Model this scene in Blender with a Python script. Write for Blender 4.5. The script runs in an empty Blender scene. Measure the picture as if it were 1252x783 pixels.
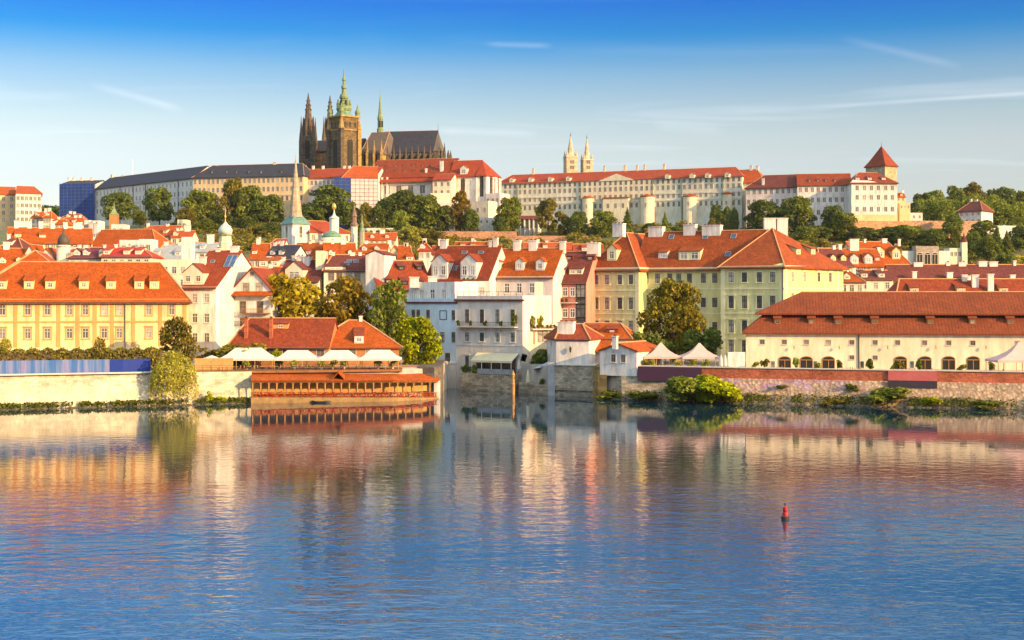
import bpy, bmesh, math, random
import numpy as np
from mathutils import Vector, Matrix
R = math.radians
sc = bpy.context.scene
C = sc.collection
# ------------------------------------------------------------------ camera, sky, sun, exposure
F, CX, HY, CH = 1700.0, 626.0, 365.0, 20.0          # focal length in photo pixels, horizon row, eye height
cam_d = bpy.data.cameras.new('camera'); cam = bpy.data.objects.new('camera', cam_d); C.objects.link(cam)
cam.location = (0, 0, CH); cam.rotation_euler = (R(90), 0, 0)
cam_d.sensor_width = 36; cam_d.lens = 36*F/1252; cam_d.shift_y = -(391.5-HY)/1252
cam_d.clip_start = 1; cam_d.clip_end = 30000
sc.camera = cam
SUN_AZ = (0.83, -0.56); SUN_EL = 17.0
w = bpy.data.worlds.new('World'); sc.world = w; w.use_nodes = True
nt = w.node_tree; N = nt.nodes; L = nt.links
bg = N['Background']; bg.inputs['Strength'].default_value = 0.15
sky = N.new('ShaderNodeTexSky'); sky.sky_type = 'NISHITA'; sky.sun_disc = False
sky.sun_elevation = R(SUN_EL); sky.sun_rotation = math.atan2(SUN_AZ[0], SUN_AZ[1])
sky.air_density = 1.0; sky.dust_density = 0.6; sky.ozone_density = 2.5; sky.altitude = 200
tc = N.new('ShaderNodeTexCoord'); sep = N.new('ShaderNodeSeparateXYZ'); L.new(tc.outputs['Generated'], sep.inputs[0])
ramp = N.new('ShaderNodeValToRGB'); L.new(sep.outputs['Z'], ramp.inputs['Fac'])
e = ramp.color_ramp.elements
STOPS = [(0.0000, (0.475, 0.400, 0.380)), (0.0792, (0.512, 0.410, 0.389)), (0.0966, (0.546, 0.432, 0.397)), (0.1111, (0.565, 0.440, 0.385)), (0.1255, (0.522, 0.432, 0.378)), (0.1426, (0.427, 0.395, 0.378)), (0.1597, (0.300, 0.355, 0.383)), (0.1755, (0.135, 0.285, 0.394)), (0.1860, (0.047, 0.234, 0.393)), (0.2072, (0.032, 0.170, 0.417)), (0.2450, (0.33, 0.48, 0.62)), (0.3200, (0.95, 1.0, 1.02)), (0.55, (3.9, 2.5, 1.45))]  # upper stops brighten and warm the overhead sky as added fill for shade
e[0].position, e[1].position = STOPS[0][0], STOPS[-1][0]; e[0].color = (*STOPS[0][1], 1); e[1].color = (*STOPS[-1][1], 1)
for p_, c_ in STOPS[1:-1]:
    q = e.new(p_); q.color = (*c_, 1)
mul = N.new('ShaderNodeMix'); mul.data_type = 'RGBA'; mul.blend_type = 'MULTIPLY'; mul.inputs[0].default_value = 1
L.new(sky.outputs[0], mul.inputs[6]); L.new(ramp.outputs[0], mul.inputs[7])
# thin high cloud: noise on a flat layer far above
zc = N.new('ShaderNodeMath'); zc.operation = 'MAXIMUM'; zc.inputs[1].default_value = 0.03; L.new(sep.outputs['Z'], zc.inputs[0])
dv = N.new('ShaderNodeVectorMath'); dv.operation = 'DIVIDE'; L.new(tc.outputs['Generated'], dv.inputs[0])
cz = N.new('ShaderNodeCombineXYZ')
for k in range(3): L.new(zc.outputs[0], cz.inputs[k])
L.new(cz.outputs[0], dv.inputs[1])
mp = N.new('ShaderNodeMapping'); mp.inputs['Scale'].default_value = (0.30, 0.62, 1); mp.inputs['Rotation'].default_value = (0, 0, R(9)); mp.inputs['Location'].default_value = (0.4, 1.7, 0)
L.new(dv.outputs[0], mp.inputs[0])
nz = N.new('ShaderNodeTexNoise'); nz.inputs['Scale'].default_value = 1.5; nz.inputs['Detail'].default_value = 7; nz.inputs['Roughness'].default_value = 0.55
nz.inputs['Distortion'].default_value = 0.9; L.new(mp.outputs[0], nz.inputs['Vector'])
cr = N.new('ShaderNodeValToRGB'); cr.color_ramp.elements[0].position = 0.57; cr.color_ramp.elements[1].position = 0.85
cr.color_ramp.elements[0].color = (0, 0, 0, 1); cr.color_ramp.elements[1].color = (0.22, 0.22, 0.22, 1)
L.new(nz.outputs[0], cr.inputs[0])
cl = N.new('ShaderNodeMix'); cl.data_type = 'RGBA'; cf = N.new('ShaderNodeValToRGB'); cf.color_ramp.elements[0].position = 0.15; cf.color_ramp.elements[1].position = 0.19; cf.color_ramp.elements[0].color = (1, 1, 1, 1); cf.color_ramp.elements[1].color = (.12, .12, .12, 1); L.new(sep.outputs['Z'], cf.inputs[0])
cm_ = N.new('ShaderNodeMath'); cm_.operation = 'MULTIPLY'; L.new(cr.outputs[0], cm_.inputs[0]); L.new(cf.outputs[0], cm_.inputs[1]); L.new(cm_.outputs[0], cl.inputs[0]); L.new(mul.outputs[2], cl.inputs[6]); cl.inputs[7].default_value = (3.4, 3.45, 3.55, 1)
def wm(op, a, b_=None, c=None):
    q = N.new('ShaderNodeMath'); q.operation = op
    for i, s in enumerate((a, b_, c)):
        if s is None: continue
        if hasattr(s, 'links'): L.new(s, q.inputs[i])
        else: q.inputs[i].default_value = s
    return q.outputs[0]
yy = wm('MAXIMUM', sep.outputs['Y'], 0.05); su = wm('DIVIDE', sep.outputs['X'], yy); sv = wm('DIVIDE', sep.outputs['Z'], yy)
front = wm('GREATER_THAN', sep.outputs['Y'], 0.3); last = cl.outputs[2]
wob = noise_ = N.new('ShaderNodeTexNoise'); wob.inputs['Scale'].default_value = 14; wob.inputs['Detail'].default_value = 5; L.new(tc.outputs['Generated'], wob.inputs['Vector'])
for u0, v0, u1, v1, wd, am in ((.205, .1365, .40, .1495, .0022, .40), (-.305, .1545, -.235, .135, .0040, .26), (.235, .1875, .325, .166, .0045, .16), (-.02, .183, .03, .1815, .0030, .20), (-.06, .121, .02, .1185, .0040, .30), (.10, .125, .155, .121, .006, .2)):     # thin contrails
    t_ = wm('DIVIDE', wm('SUBTRACT', su, u0), u1-u0); d_ = wm('ABSOLUTE', wm('SUBTRACT', wm('SUBTRACT', sv, v0), wm('MULTIPLY', t_, v1-v0)))
    band = wm('MAXIMUM', wm('SUBTRACT', 1.0, wm('DIVIDE', d_, wd)), 0.0); ends = wm('MAXIMUM', wm('MINIMUM', wm('MULTIPLY', wm('MULTIPLY', t_, wm('SUBTRACT', 1.0, t_)), 6.0), 1.0), 0.0)
    fac = wm('MULTIPLY', wm('MULTIPLY', wm('MULTIPLY', band, ends), wm('MULTIPLY', front, am*1.1)), wob.outputs[0])
    q = N.new('ShaderNodeMix'); q.data_type = 'RGBA'; L.new(fac, q.inputs[0]); L.new(last, q.inputs[6]); q.inputs[7].default_value = (3.4, 3.45, 3.55, 1); last = q.outputs[2]
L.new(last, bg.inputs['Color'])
sl_ = bpy.data.lights.new('sun', 'SUN'); sl_.energy = 3.4; sl_.angle = R(0.5); sl_.color = (1.0, 0.61, 0.24)
sun = bpy.data.objects.new('sun', sl_); C.objects.link(sun); sun.location = (300, -100, 300)
a_ = math.hypot(*SUN_AZ)
SD = Vector((SUN_AZ[0]/a_*math.cos(R(SUN_EL)), SUN_AZ[1]/a_*math.cos(R(SUN_EL)), math.sin(R(SUN_EL))))
sun.rotation_euler = SD.to_track_quat('Z', 'Y').to_euler()
sc.view_settings.view_transform = 'Standard'; sc.view_settings.look = 'None'; sc.view_settings.gamma = 1
sc.view_settings.exposure = 1.4
sc.render.engine = 'CYCLES'
sc.cycles.max_bounces = 5; sc.cycles.diffuse_bounces = 2; sc.cycles.glossy_bounces = 3; sc.cycles.transmission_bounces = 2; sc.cycles.transparent_max_bounces = 4
sc.cycles.caustics_reflective = False; sc.cycles.use_denoising = True

# ------------------------------------------------------------------ photo pixel + distance -> point of the place
def X(px, Y): return (px-CX)*Y/F
def Z(py, Y): return CH-(py-HY)*Y/F
def P(px, py, Y): return Vector((X(px, Y), Y, Z(py, Y)))
def G(px, Y, z): return Vector((X(px, Y), Y, z))
def hitplane(px, py, p0, n):
    o = Vector((0, 0, CH)); d = Vector(((px-CX)/F, 1, (HY-py)/F))
    return o+d*((p0-o).dot(n)/d.dot(n))
def lerpt(tab, v):
    if v <= tab[0][0]: return tab[0][1]
    for (a, b), (c, d) in zip(tab, tab[1:]):
        if v <= c: return b+(d-b)*(v-a)/(c-a)
    return tab[-1][1]

# ------------------------------------------------------------------ materials
MATS = {}
def mat_new(name):
    m = bpy.data.materials.new(name); m.use_nodes = True
    return m, m.node_tree, m.node_tree.nodes, m.node_tree.links, m.node_tree.nodes['Principled BSDF']
def mixc(nt, fac, a, b, mode='MIX'):
    n = nt.nodes.new('ShaderNodeMix'); n.data_type = 'RGBA'; n.blend_type = mode
    for s, i in ((fac, 0), (a, 6), (b, 7)):
        if hasattr(s, 'links'): nt.links.new(s, n.inputs[i])
        elif i == 0: n.inputs[0].default_value = s
        else: n.inputs[i].default_value = (*s[:3], 1)
    return n.outputs[2]
def noise(nt, vec, scale, detail=4, rough=0.55, mscale=None):
    if mscale:
        m = nt.nodes.new('ShaderNodeMapping'); m.inputs['Scale'].default_value = mscale; nt.links.new(vec, m.inputs[0]); vec = m.outputs[0]
    n = nt.nodes.new('ShaderNodeTexNoise'); n.inputs['Scale'].default_value = scale; n.inputs['Detail'].default_value = detail; n.inputs['Roughness'].default_value = rough
    nt.links.new(vec, n.inputs['Vector']); return n.outputs[0]
def rampf(nt, src, stops):
    n = nt.nodes.new('ShaderNodeValToRGB'); el = n.color_ramp.elements
    while len(el) < len(stops): el.new(0.5)
    for k, (p, c) in enumerate(stops):
        el[k].position = p; el[k].color = (c, c, c, 1) if not hasattr(c, '__len__') else (*c, 1)
    nt.links.new(src, n.inputs[0]); return n.outputs[0]
def bump(nt, h, bs, dist, strength=1.0):
    b = nt.nodes.new('ShaderNodeBump'); b.inputs['Distance'].default_value = dist; b.inputs['Strength'].default_value = strength
    nt.links.new(h, b.inputs['Height']); nt.links.new(b.outputs[0], bs.inputs['Normal'])
def coord(nt, which): return nt.nodes.new('ShaderNodeTexCoord').outputs[which]

def plaster(name, col, dirt=0.35):
    if name in MATS: return MATS[name]
    m, t, n, l, b = mat_new(name); o = coord(t, 'Object')
    a = rampf(t, noise(t, o, 0.9, 5, 0.65, (1, 1, 0.22)), [(0.3, 1-dirt), (0.62, 1.0)])
    f = rampf(t, noise(t, o, 0.16, 3), [(0.3, 0.86), (0.7, 1.08)])
    c = mixc(t, 1.0, mixc(t, 1.0, col, a, 'MULTIPLY'), f, 'MULTIPLY')
    sp = rampf(t, noise(t, o, 2.4, 3), [(0.60, 0.0), (0.72, 0.35)])
    c = mixc(t, sp, c, tuple(x*0.62 for x in col))
    l.new(c, b.inputs['Base Color']); b.inputs['Roughness'].default_value = 0.9; b.inputs['Specular IOR Level'].default_value = 0.15
    bump(t, noise(t, o, 9, 3), b, 0.02)
    MATS[name] = m; return m
def tiles(name, col, var=0.38, course=0.33, seam=0):
    if name in MATS: return MATS[name]
    m, t, n, l, b = mat_new(name); uv = coord(t, 'UV')
    sc_ = n.new('ShaderNodeVectorMath'); sc_.operation = 'MULTIPLY'; sc_.inputs[1].default_value = (1/0.28, 1/course, 1); l.new(uv, sc_.inputs[0])
    fl = n.new('ShaderNodeVectorMath'); fl.operation = 'FLOOR'; l.new(sc_.outputs[0], fl.inputs[0])
    wn = n.new('ShaderNodeTexWhiteNoise'); wn.noise_dimensions = '2D'; l.new(fl.outputs[0], wn.inputs['Vector'])
    tv = rampf(t, wn.outputs[0], [(0.0, 1-var), (0.6, 1.0), (1.0, 1+var*0.7)])
    c = mixc(t, 1.0, col, tv, 'MULTIPLY')
    ob = coord(t, 'Object')
    big = noise(t, ob, 0.28, 5, 0.65)
    c = mixc(t, rampf(t, big, [(0.40, 0.0), (0.66, 0.7)]), c, (col[0]*0.58, col[1]*0.62, col[2]*0.9))
    c = mixc(t, rampf(t, noise(t, uv, 0.8, 4, 0.6, (1.6, 0.25, 1)), [(0.50, 0.0), (0.72, 0.55)]), c, (col[0]*0.62, col[1]*0.85, col[2]*1.2))
    c = mixc(t, rampf(t, noise(t, ob, 0.55, 3), [(0.56, 0.0), (0.72, 0.5)]), c, (min(1, col[0]*1.35), col[1]*1.5, col[2]*1.6))
    if seam:
        wv = n.new('ShaderNodeTexWave'); wv.bands_direction = 'X'; wv.inputs['Scale'].default_value = 0.314/seam*1.0; wv.inputs['Distortion'].default_value = 0; l.new(uv, wv.inputs['Vector'])
        c = mixc(t, 1.0, c, rampf(t, wv.outputs[1], [(0.0, 0.74), (0.25, 1.0), (1.0, 1.05)]), 'MULTIPLY')
    l.new(c, b.inputs['Base Color']); b.inputs['Roughness'].default_value = 0.8; b.inputs['Specular IOR Level'].default_value = 0.2
    fr = n.new('ShaderNodeVectorMath'); fr.operation = 'FRACTION'; l.new(sc_.outputs[0], fr.inputs[0])
    sx = n.new('ShaderNodeSeparateXYZ'); l.new(fr.outputs[0], sx.inputs[0])
    bump(t, sx.outputs[1], b, 0.05, 0.8)
    MATS[name] = m; return m
def stone(name, col, bw=0.9, bh=0.42, var=0.45, mortar=0.75):
    if name in MATS: return MATS[name]
    m, t, n, l, b = mat_new(name); uv = coord(t, 'UV'); ob = coord(t, 'Object')
    k = n.new('ShaderNodeTexBrick'); k.inputs['Scale'].default_value = 1; k.inputs['Brick Width'].default_value = bw; k.inputs['Row Height'].default_value = bh
    k.inputs['Mortar Size'].default_value = 0.03; k.inputs['Color1'].default_value = (*[c*(1-var) for c in col], 1); k.inputs['Color2'].default_value = (*[min(1, c*(1+var*0.6)) for c in col], 1)
    k.inputs['Mortar'].default_value = (*[c*mortar for c in col], 1); l.new(uv, k.inputs['Vector'])
    c = mixc(t, 1.0, k.outputs[0], rampf(t, noise(t, ob, 0.35, 6, 0.7), [(0.3, 0.6), (0.7, 1.2)]), 'MULTIPLY')
    c = mixc(t, rampf(t, noise(t, ob, 1.1, 5, 0.7, (1, 1, 0.35)), [(0.5, 0.0), (0.7, 0.5)]), c, tuple(x*0.45 for x in col))
    l.new(c, b.inputs['Base Color']); b.inputs['Roughness'].default_value = 0.95; b.inputs['Specular IOR Level'].default_value = 0.1
    bump(t, noise(t, ob, 2.5, 5, 0.7), b, 0.15)
    MATS[name] = m; return m
def plain(name, col, rough=0.7, var=0.25, scale=0.8, metal=0.0, spec=0.3):
    if name in MATS: return MATS[name]
    m, t, n, l, b = mat_new(name); ob = coord(t, 'Object')
    c = mixc(t, 1.0, col, rampf(t, noise(t, ob, scale, 5, 0.65), [(0.3, 1-var), (0.7, 1+var*0.4)]), 'MULTIPLY')
    l.new(c, b.inputs['Base Color']); b.inputs['Roughness'].default_value = rough; b.inputs['Metallic'].default_value = metal; b.inputs['Specular IOR Level'].default_value = spec
    MATS[name] = m; return m
def glassm(name, dark, light, thr=0.72, rough=0.12):
    if name in MATS: return MATS[name]
    m, t, n, l, b = mat_new(name); oi = n.new('ShaderNodeObjectInfo')
    ob = coord(t, 'Object')
    f = rampf(t, oi.outputs['Random'], [(0.0, 0.0), (thr, 0.25), (1.0, 1.0)])
    c = mixc(t, f, dark, light)
    c = mixc(t, 1.0, c, rampf(t, noise(t, ob, 1.3, 2), [(0.35, 0.6), (0.65, 1.25)]), 'MULTIPLY')
    l.new(c, b.inputs['Base Color']); b.inputs['Roughness'].default_value = rough; b.inputs['Specular IOR Level'].default_value = 0.6
    MATS[name] = m; return m
def leafm(name, col, var=0.5, trans=0.35):
    if name in MATS: return MATS[name]
    m, t, n, l, b = mat_new(name)
    g = n.new('ShaderNodeNewGeometry'); oi = n.new('ShaderNodeObjectInfo'); ob = coord(t, 'Object')
    c = mixc(t, g.outputs['Random Per Island'], tuple(x*(1-var) for x in col), (col[0]*(1+var*1.1), col[1]*(1+var*0.8), col[2]*(1+var*0.3)))
    c = mixc(t, 1.0, c, rampf(t, noise(t, ob, 3.0, 2), [(0.35, 0.75), (0.65, 1.25)]), 'MULTIPLY')
    c = mixc(t, 1.0, c, rampf(t, oi.outputs['Random'], [(0.0, 0.75), (1.0, 1.25)]), 'MULTIPLY')
    d = n.new('ShaderNodeBsdfDiffuse'); tr = n.new('ShaderNodeBsdfTranslucent'); mx = n.new('ShaderNodeMixShader'); mx.inputs[0].default_value = trans
    l.new(c, d.inputs[0]); l.new(c, tr.inputs[0]); l.new(d.outputs[0], mx.inputs[1]); l.new(tr.outputs[0], mx.inputs[2])
    l.new(mx.outputs[0], n['Material Output'].inputs[0]); n.remove(b)
    MATS[name] = m; return m

# ------------------------------------------------------------------ mesh builder
class MB:
    def __init__(s): s.v = []; s.f = []; s.m = []; s.mats = []; s.sm = []
    def mi(s, m):
        if m not in s.mats: s.mats.append(m)
        return s.mats.index(m)
    def poly(s, pts, m, smooth=False):
        i = len(s.v); s.v += [tuple(p) for p in pts]; s.f.append(tuple(range(i, i+len(pts)))); s.m.append(s.mi(m)); s.sm.append(smooth)
    def mesh(s, vs, fs, m, smooth=False):
        i = len(s.v); s.v += [tuple(p) for p in vs]; k = s.mi(m)
        for f in fs: s.f.append(tuple(i+a for a in f)); s.m.append(k); s.sm.append(smooth)
    def box(s, x0, x1, y0, y1, z0, z1, m, M=None):
        vs = [Vector((x, y, z)) for z in (z0, z1) for y in (y0, y1) for x in (x0, x1)]
        if M is not None: vs = [M @ v for v in vs]
        s.mesh(vs, [(0, 2, 3, 1), (4, 5, 7, 6), (0, 1, 5, 4), (2, 6, 7, 3), (0, 4, 6, 2), (1, 3, 7, 5)], m)
    def prism(s, pts, z0, z1, m):
        n = len(pts); z0s = z0 if hasattr(z0, '__len__') else [z0]*n; z1s = z1 if hasattr(z1, '__len__') else [z1]*n
        vs = [(p[0], p[1], z) for p, z in zip(pts, z0s)]+[(p[0], p[1], z) for p, z in zip(pts, z1s)]
        s.mesh(vs, [tuple(range(n-1, -1, -1)), tuple(range(n, 2*n))]+[(k, (k+1) % n, n+(k+1) % n, n+k) for k in range(n)], m)
    def shell(s, polys, th, m):
        """top faces pushed down by th into one closed shell; polys share corners"""
        key = {}; vs = []
        def idx(p):
            k = tuple(round(c, 3) for c in p)
            if k not in key: key[k] = len(vs); vs.append(Vector(p))
            return key[k]
        fs = [tuple(idx(p) for p in q) for q in polys]; n = len(vs)
        edges = {}
        for f in fs:
            for a, b in zip(f, f[1:]+f[:1]): edges[(a, b)] = edges.get((a, b), 0)+1
        out = list(fs)+[tuple(n+a for a in reversed(f)) for f in fs]
        for (a, b) in edges:
            if (b, a) not in edges: out.append((b, a, n+a, n+b))
        s.mesh(vs+[v-Vector((0, 0, th)) for v in vs], out, m)
    def lathe(s, c, prof, n, m, rot=0.0, sx=1, sy=1, smooth=False):
        vs = []; fs = []
        for r, z in prof:
            for k in range(n):
                a = rot+2*math.pi*k/n; vs.append((c[0]+r*sx*math.cos(a), c[1]+r*sy*math.sin(a), c[2]+z))
        for j in range(len(prof)-1):
            for k in range(n): fs.append((j*n+k, j*n+(k+1) % n, (j+1)*n+(k+1) % n, (j+1)*n+k))
        fs.append(tuple(range(n-1, -1, -1))); fs.append(tuple((len(prof)-1)*n+k for k in range(n)))
        s.mesh(vs, fs, m, smooth)
    def tube(s, p, q, r0, r1, m, n=6):
        p = Vector(p); q = Vector(q); d = (q-p).normalized(); a = d.orthogonal().normalized(); b = d.cross(a)
        vs = [p+(a*math.cos(2*math.pi*k/n)+b*math.sin(2*math.pi*k/n))*r0 for k in range(n)]+[q+(a*math.cos(2*math.pi*k/n)+b*math.sin(2*math.pi*k/n))*r1 for k in range(n)]
        s.mesh(vs, [(k, (k+1) % n, n+(k+1) % n, n+k) for k in range(n)]+[tuple(range(n-1, -1, -1)), tuple(range(n, 2*n))], m)
    def beam(s, p, q, w, h, m):
        """bar of width w and height h from p to q (top edge on the line)"""
        p = Vector(p); q = Vector(q); d = (q-p).normalized(); a = Vector((-d.y, d.x, 0)); a = a.normalized() if a.length > 1e-6 else Vector((1, 0, 0)); a = a*(w/2)
        u = Vector((0, 0, h)); vs = [p-a-u, p+a-u, p+a, p-a, q-a-u, q+a-u, q+a, q-a]
        s.mesh(vs, [(0, 1, 2, 3), (7, 6, 5, 4), (0, 4, 5, 1), (1, 5, 6, 2), (2, 6, 7, 3), (3, 7, 4, 0)], m)
    def data(s, name, off=(0, 0, 0)):
        me = bpy.data.meshes.new(name); ox, oy, oz = off
        me.from_pydata([(x-ox, y-oy, z-oz) for x, y, z in s.v], [], s.f)
        for m in s.mats: me.materials.append(m)
        me.polygons.foreach_set('material_index', s.m); me.polygons.foreach_set('use_smooth', s.sm)
        bm = bmesh.new(); bm.from_mesh(me); bmesh.ops.recalc_face_normals(bm, faces=bm.faces); bm.to_mesh(me); bm.free()
        uv = me.uv_layers.new(name='UVMap'); dat = np.zeros(len(me.loops)*2, dtype=np.float32); up = Vector((0, 0, 1))
        for p in me.polygons:
            n = p.normal; t = up.cross(n)
            t = t.normalized() if t.length > 0.05 else Vector((1, 0, 0)); b = n.cross(t)
            for li in p.loop_indices:
                c = me.vertices[me.loops[li].vertex_index].co; dat[2*li] = c.dot(t); dat[2*li+1] = c.dot(b)
        uv.data.foreach_set('uv', dat); me.update(); return me
def link(name, me, parent=None, loc=(0, 0, 0), rz=0.0):
    o = bpy.data.objects.new(name, me); C.objects.link(o)
    if parent is not None: o.parent = parent
    o.location = loc; o.rotation_euler = (0, 0, rz); return o
def part(name, mb, parent, label=None):
    """mesh built in world coordinates, hung under its thing"""
    off = Vector((0, 0, 0)); q = parent
    while q is not None: off += q.location; q = q.parent
    o = link(name, mb.data(name, off), parent)
    if label: o['label'] = label
    return o
def tag(o, label, cat, group=None, kind=None):
    if label: o['label'] = label
    if cat: o['category'] = cat
    if group: o['group'] = group
    if kind: o['kind'] = kind
    return o
def thing(name, label, cat, loc=(0, 0, 0), group=None):
    o = bpy.data.objects.new(name, None); C.objects.link(o); o.location = loc; o.empty_display_size = 0.5
    return tag(o, label, cat, group)
def solo(name, mb, label, cat, loc, group=None):
    o = link(name, mb.data(name, loc), None, loc); return tag(o, label, cat, group)
def setting(name, mb): 
    o = link(name, mb.data(name)); o['kind'] = 'structure'; return o
# ------------------------------------------------------------------ palette
YEL = plaster('yellow plaster', (0.80, 0.60, 0.30)); ORT = plaster('ochre trim', (0.62, 0.32, 0.11), 0.25); TER = plaster('terracotta plaster', (0.42, 0.18, 0.07), 0.3)
WHT = plaster('white plaster', (0.74, 0.70, 0.64), 0.42); CRM = plaster('cream plaster', (0.80, 0.68, 0.48), 0.28)
PGR = plaster('pale greige plaster', (0.68, 0.62, 0.55), 0.25); BLU = plaster('light blue plaster', (0.60, 0.74, 0.84), 0.2)
GRN = plaster('yellow green plaster', (0.66, 0.62, 0.29), 0.3); GRT = plaster('pale green trim', (0.72, 0.70, 0.42), 0.2)
PNK = plaster('salmon plaster', (0.62, 0.26, 0.20), 0.3); PKW = plaster('pinkish white plaster', (0.74, 0.62, 0.56), 0.25)
CAS = plaster('castle cream plaster', (0.76, 0.68, 0.48), 0.3); CAG = plaster('castle grey green plaster', (0.68, 0.66, 0.52), 0.3)
CAO = plaster('castle ochre plaster', (0.72, 0.52, 0.28), 0.25); CAP = plaster('castle pale grey plaster', (0.70, 0.66, 0.60), 0.25)
STN = stone('sandstone blocks', (0.46, 0.38, 0.27)); STP = stone('pale bank stone', (0.66, 0.58, 0.42), 1.2, 0.5, 0.3)
RUB = stone('rubble stone', (0.45, 0.34, 0.27), 0.7, 0.5, 0.5, 0.6); BRK = stone('red brick', (0.50, 0.15, 0.08), 0.6, 0.25, 0.3)
SMB = stone('smooth bank ashlar', (0.70, 0.62, 0.44), 1.7, 0.62, 0.12, 0.84)
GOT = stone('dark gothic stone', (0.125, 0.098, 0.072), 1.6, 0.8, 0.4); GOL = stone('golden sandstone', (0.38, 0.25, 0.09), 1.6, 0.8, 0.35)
RO = tiles('orange roof tiles', (0.36, 0.072, 0.007)); RR = tiles('red roof tiles', (0.24, 0.045, 0.015)); RD = tiles('dark red roof tiles', (0.15, 0.040, 0.028)); RG = tiles('deep orange roof tiles', (0.29, 0.062, 0.014))
RB = tiles('brown red roof tiles', (0.225, 0.054, 0.018), 0.3, .33, .62); RV = tiles('vivid red roof tiles', (0.32, 0.052, 0.018)); RC = tiles('orange red castle tiles', (0.40, 0.078, 0.016), 0.4)
CAPM = plain('ridge mortar', (0.55, 0.28, 0.13), 0.9)
SLT = tiles('dark slate', (0.04, 0.042, 0.055), 0.3); SLG = tiles('brown slate', (0.13, 0.105, 0.08), 0.3); GRM = plain('grey sheet metal', (0.30, 0.32, 0.33), 0.5, 0.3)
COP = plain('green copper', (0.13, 0.25, 0.18), 0.6, 0.4); COY = plain('pale verdigris', (0.19, 0.25, 0.11), 0.6, 0.5); GLD = plain('gilding', (0.85, 0.50, 0.10), 0.35, 0.1, metal=0.7)
DRK = plain('dark opening', (0.02, 0.018, 0.016), 0.8); IRN = plain('black iron', (0.03, 0.03, 0.035), 0.5); WOD = plain('brown timber', (0.26, 0.11, 0.035), 0.75, 0.35)
WFA = plain('grey beige window frame', (0.50, 0.44, 0.36), 0.6, 0.15); WDL = plain('light timber', (0.50, 0.27, 0.09), 0.75, 0.3); WFR = plain('white window frame', (0.72, 0.70, 0.66), 0.6, 0.12); BFR = plain('brown window frame', (0.28, 0.17, 0.09), 0.6)
CLO = plain('white canvas', (0.60, 0.55, 0.49), 0.85, 0.12, 0.5); PCL = plain('pink canvas', (0.58, 0.38, 0.34), 0.85, 0.15, 0.5); CRC = plain('cream canvas', (0.66, 0.60, 0.40), 0.85, 0.15)
PUR = plain('plum banner', (0.055, 0.022, 0.048), 0.6, 0.15); SIL = plain('pale stone sill', (0.60, 0.55, 0.46), 0.85)
GL = glassm('window glass', (0.035, 0.04, 0.05), (0.40, 0.37, 0.31), 0.5); GLF = glassm('far window glass', (0.12, 0.11, 0.10), (0.36, 0.31, 0.25), 0.75)
GUT = plain('weathered gutter', (.12, .10, .085), .6); SOL = plain('blue glass roof', (0.03, 0.09, 0.24), 0.15, 0.5, 0.9, spec=0.8); SKY = plain('skylight glass', (0.05, 0.08, 0.14), 0.1, 0.2, spec=0.8)
CHM = plaster('chimney plaster', (0.80, 0.70, 0.60), 0.3)

# ------------------------------------------------------------------ windows (mesh shared, one object per window)
WC = {}
def win_mesh(w, h, style, fm, sm):
    k = (round(w, 2), round(h, 2), style, fm.name, sm.name)
    if k in WC: return WC[k]
    f = MB(); p = MB(); a, b = w/2, h/2
    if style == 'far':                                   # surround and sill in one small mesh, pane a sub-part
        t = 0.16
        f.box(-a-t, a+t, -0.10, 0.05, -b-t*1.3, -b, sm); f.box(-a-t, a+t, -0.10, 0.05, b, b+t, sm)
        f.box(-a-t, -a, -0.08, 0.05, -b, b, sm); f.box(a, a+t, -0.08, 0.05, -b, b, sm)
        f.box(-0.05, 0.05, -0.05, 0.05, -b, b, fm)
        p.box(-a, a, -0.03, 0.05, -b, b, GLF)
    else:
        t = 0.10 if w > 1.12 else 0.065; mu = 0.055 if w > 1.12 else 0.035
        if style == 'trim':                              # raised plaster surround with hood
            T = 0.24
            f.box(-a-T, -a, -0.07, 0.06, -b-0.1, b+T, sm); f.box(a, a+T, -0.07, 0.06, -b-0.1, b+T, sm); f.box(-a, a, -0.07, 0.06, b, b+T, sm)
            f.box(-a-T-0.1, a+T+0.1, -0.2, 0.06, b+T, b+T+0.16, sm); f.box(-a-T-0.05, a+T+0.05, -0.18, 0.06, -b-0.26, -b-0.1, sm)
        else:
            f.box(-a-0.12, a+0.12, -0.16, 0.06, -b-0.13, -b, sm); f.box(-a-0.1, a+0.1, -0.05, 0.06, b, b+0.1, sm)
            f.box(-a-0.1, -a, -0.05, 0.06, -b, b, sm); f.box(a, a+0.1, -0.05, 0.06, -b, b, sm)
        y0, y1 = -0.035, 0.06
        f.box(-a, -a+t, y0, y1, -b, b, fm); f.box(a-t, a, y0, y1, -b, b, fm); f.box(-a+t, a-t, y0, y1, b-t, b, fm); f.box(-a+t, a-t, y0, y1, -b, -b+t, fm)
        f.box(-mu, mu, y0, y1, -b+t, b-t, fm)
        zt = b*0.32; f.box(-a+t, -mu, y0, y1, zt-mu, zt+mu, fm); f.box(mu, a-t, y0, y1, zt-mu, zt+mu, fm)
        p.box(-a+t, a-t, -0.012, 0.05, -b+t, b-t, GL)
    WC[k] = (f.data('window_frame'), p.data('window_pane')); return WC[k]
def put_window(parent, loc, rz, w, h, style='plain', fm=None, sm=None, name='window'):
    fr, pn = win_mesh(w, h, style, fm or WFR, sm or SIL)
    o = link(name, fr, parent, loc, rz); link('pane', pn, o); return o
SK = {}
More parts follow.
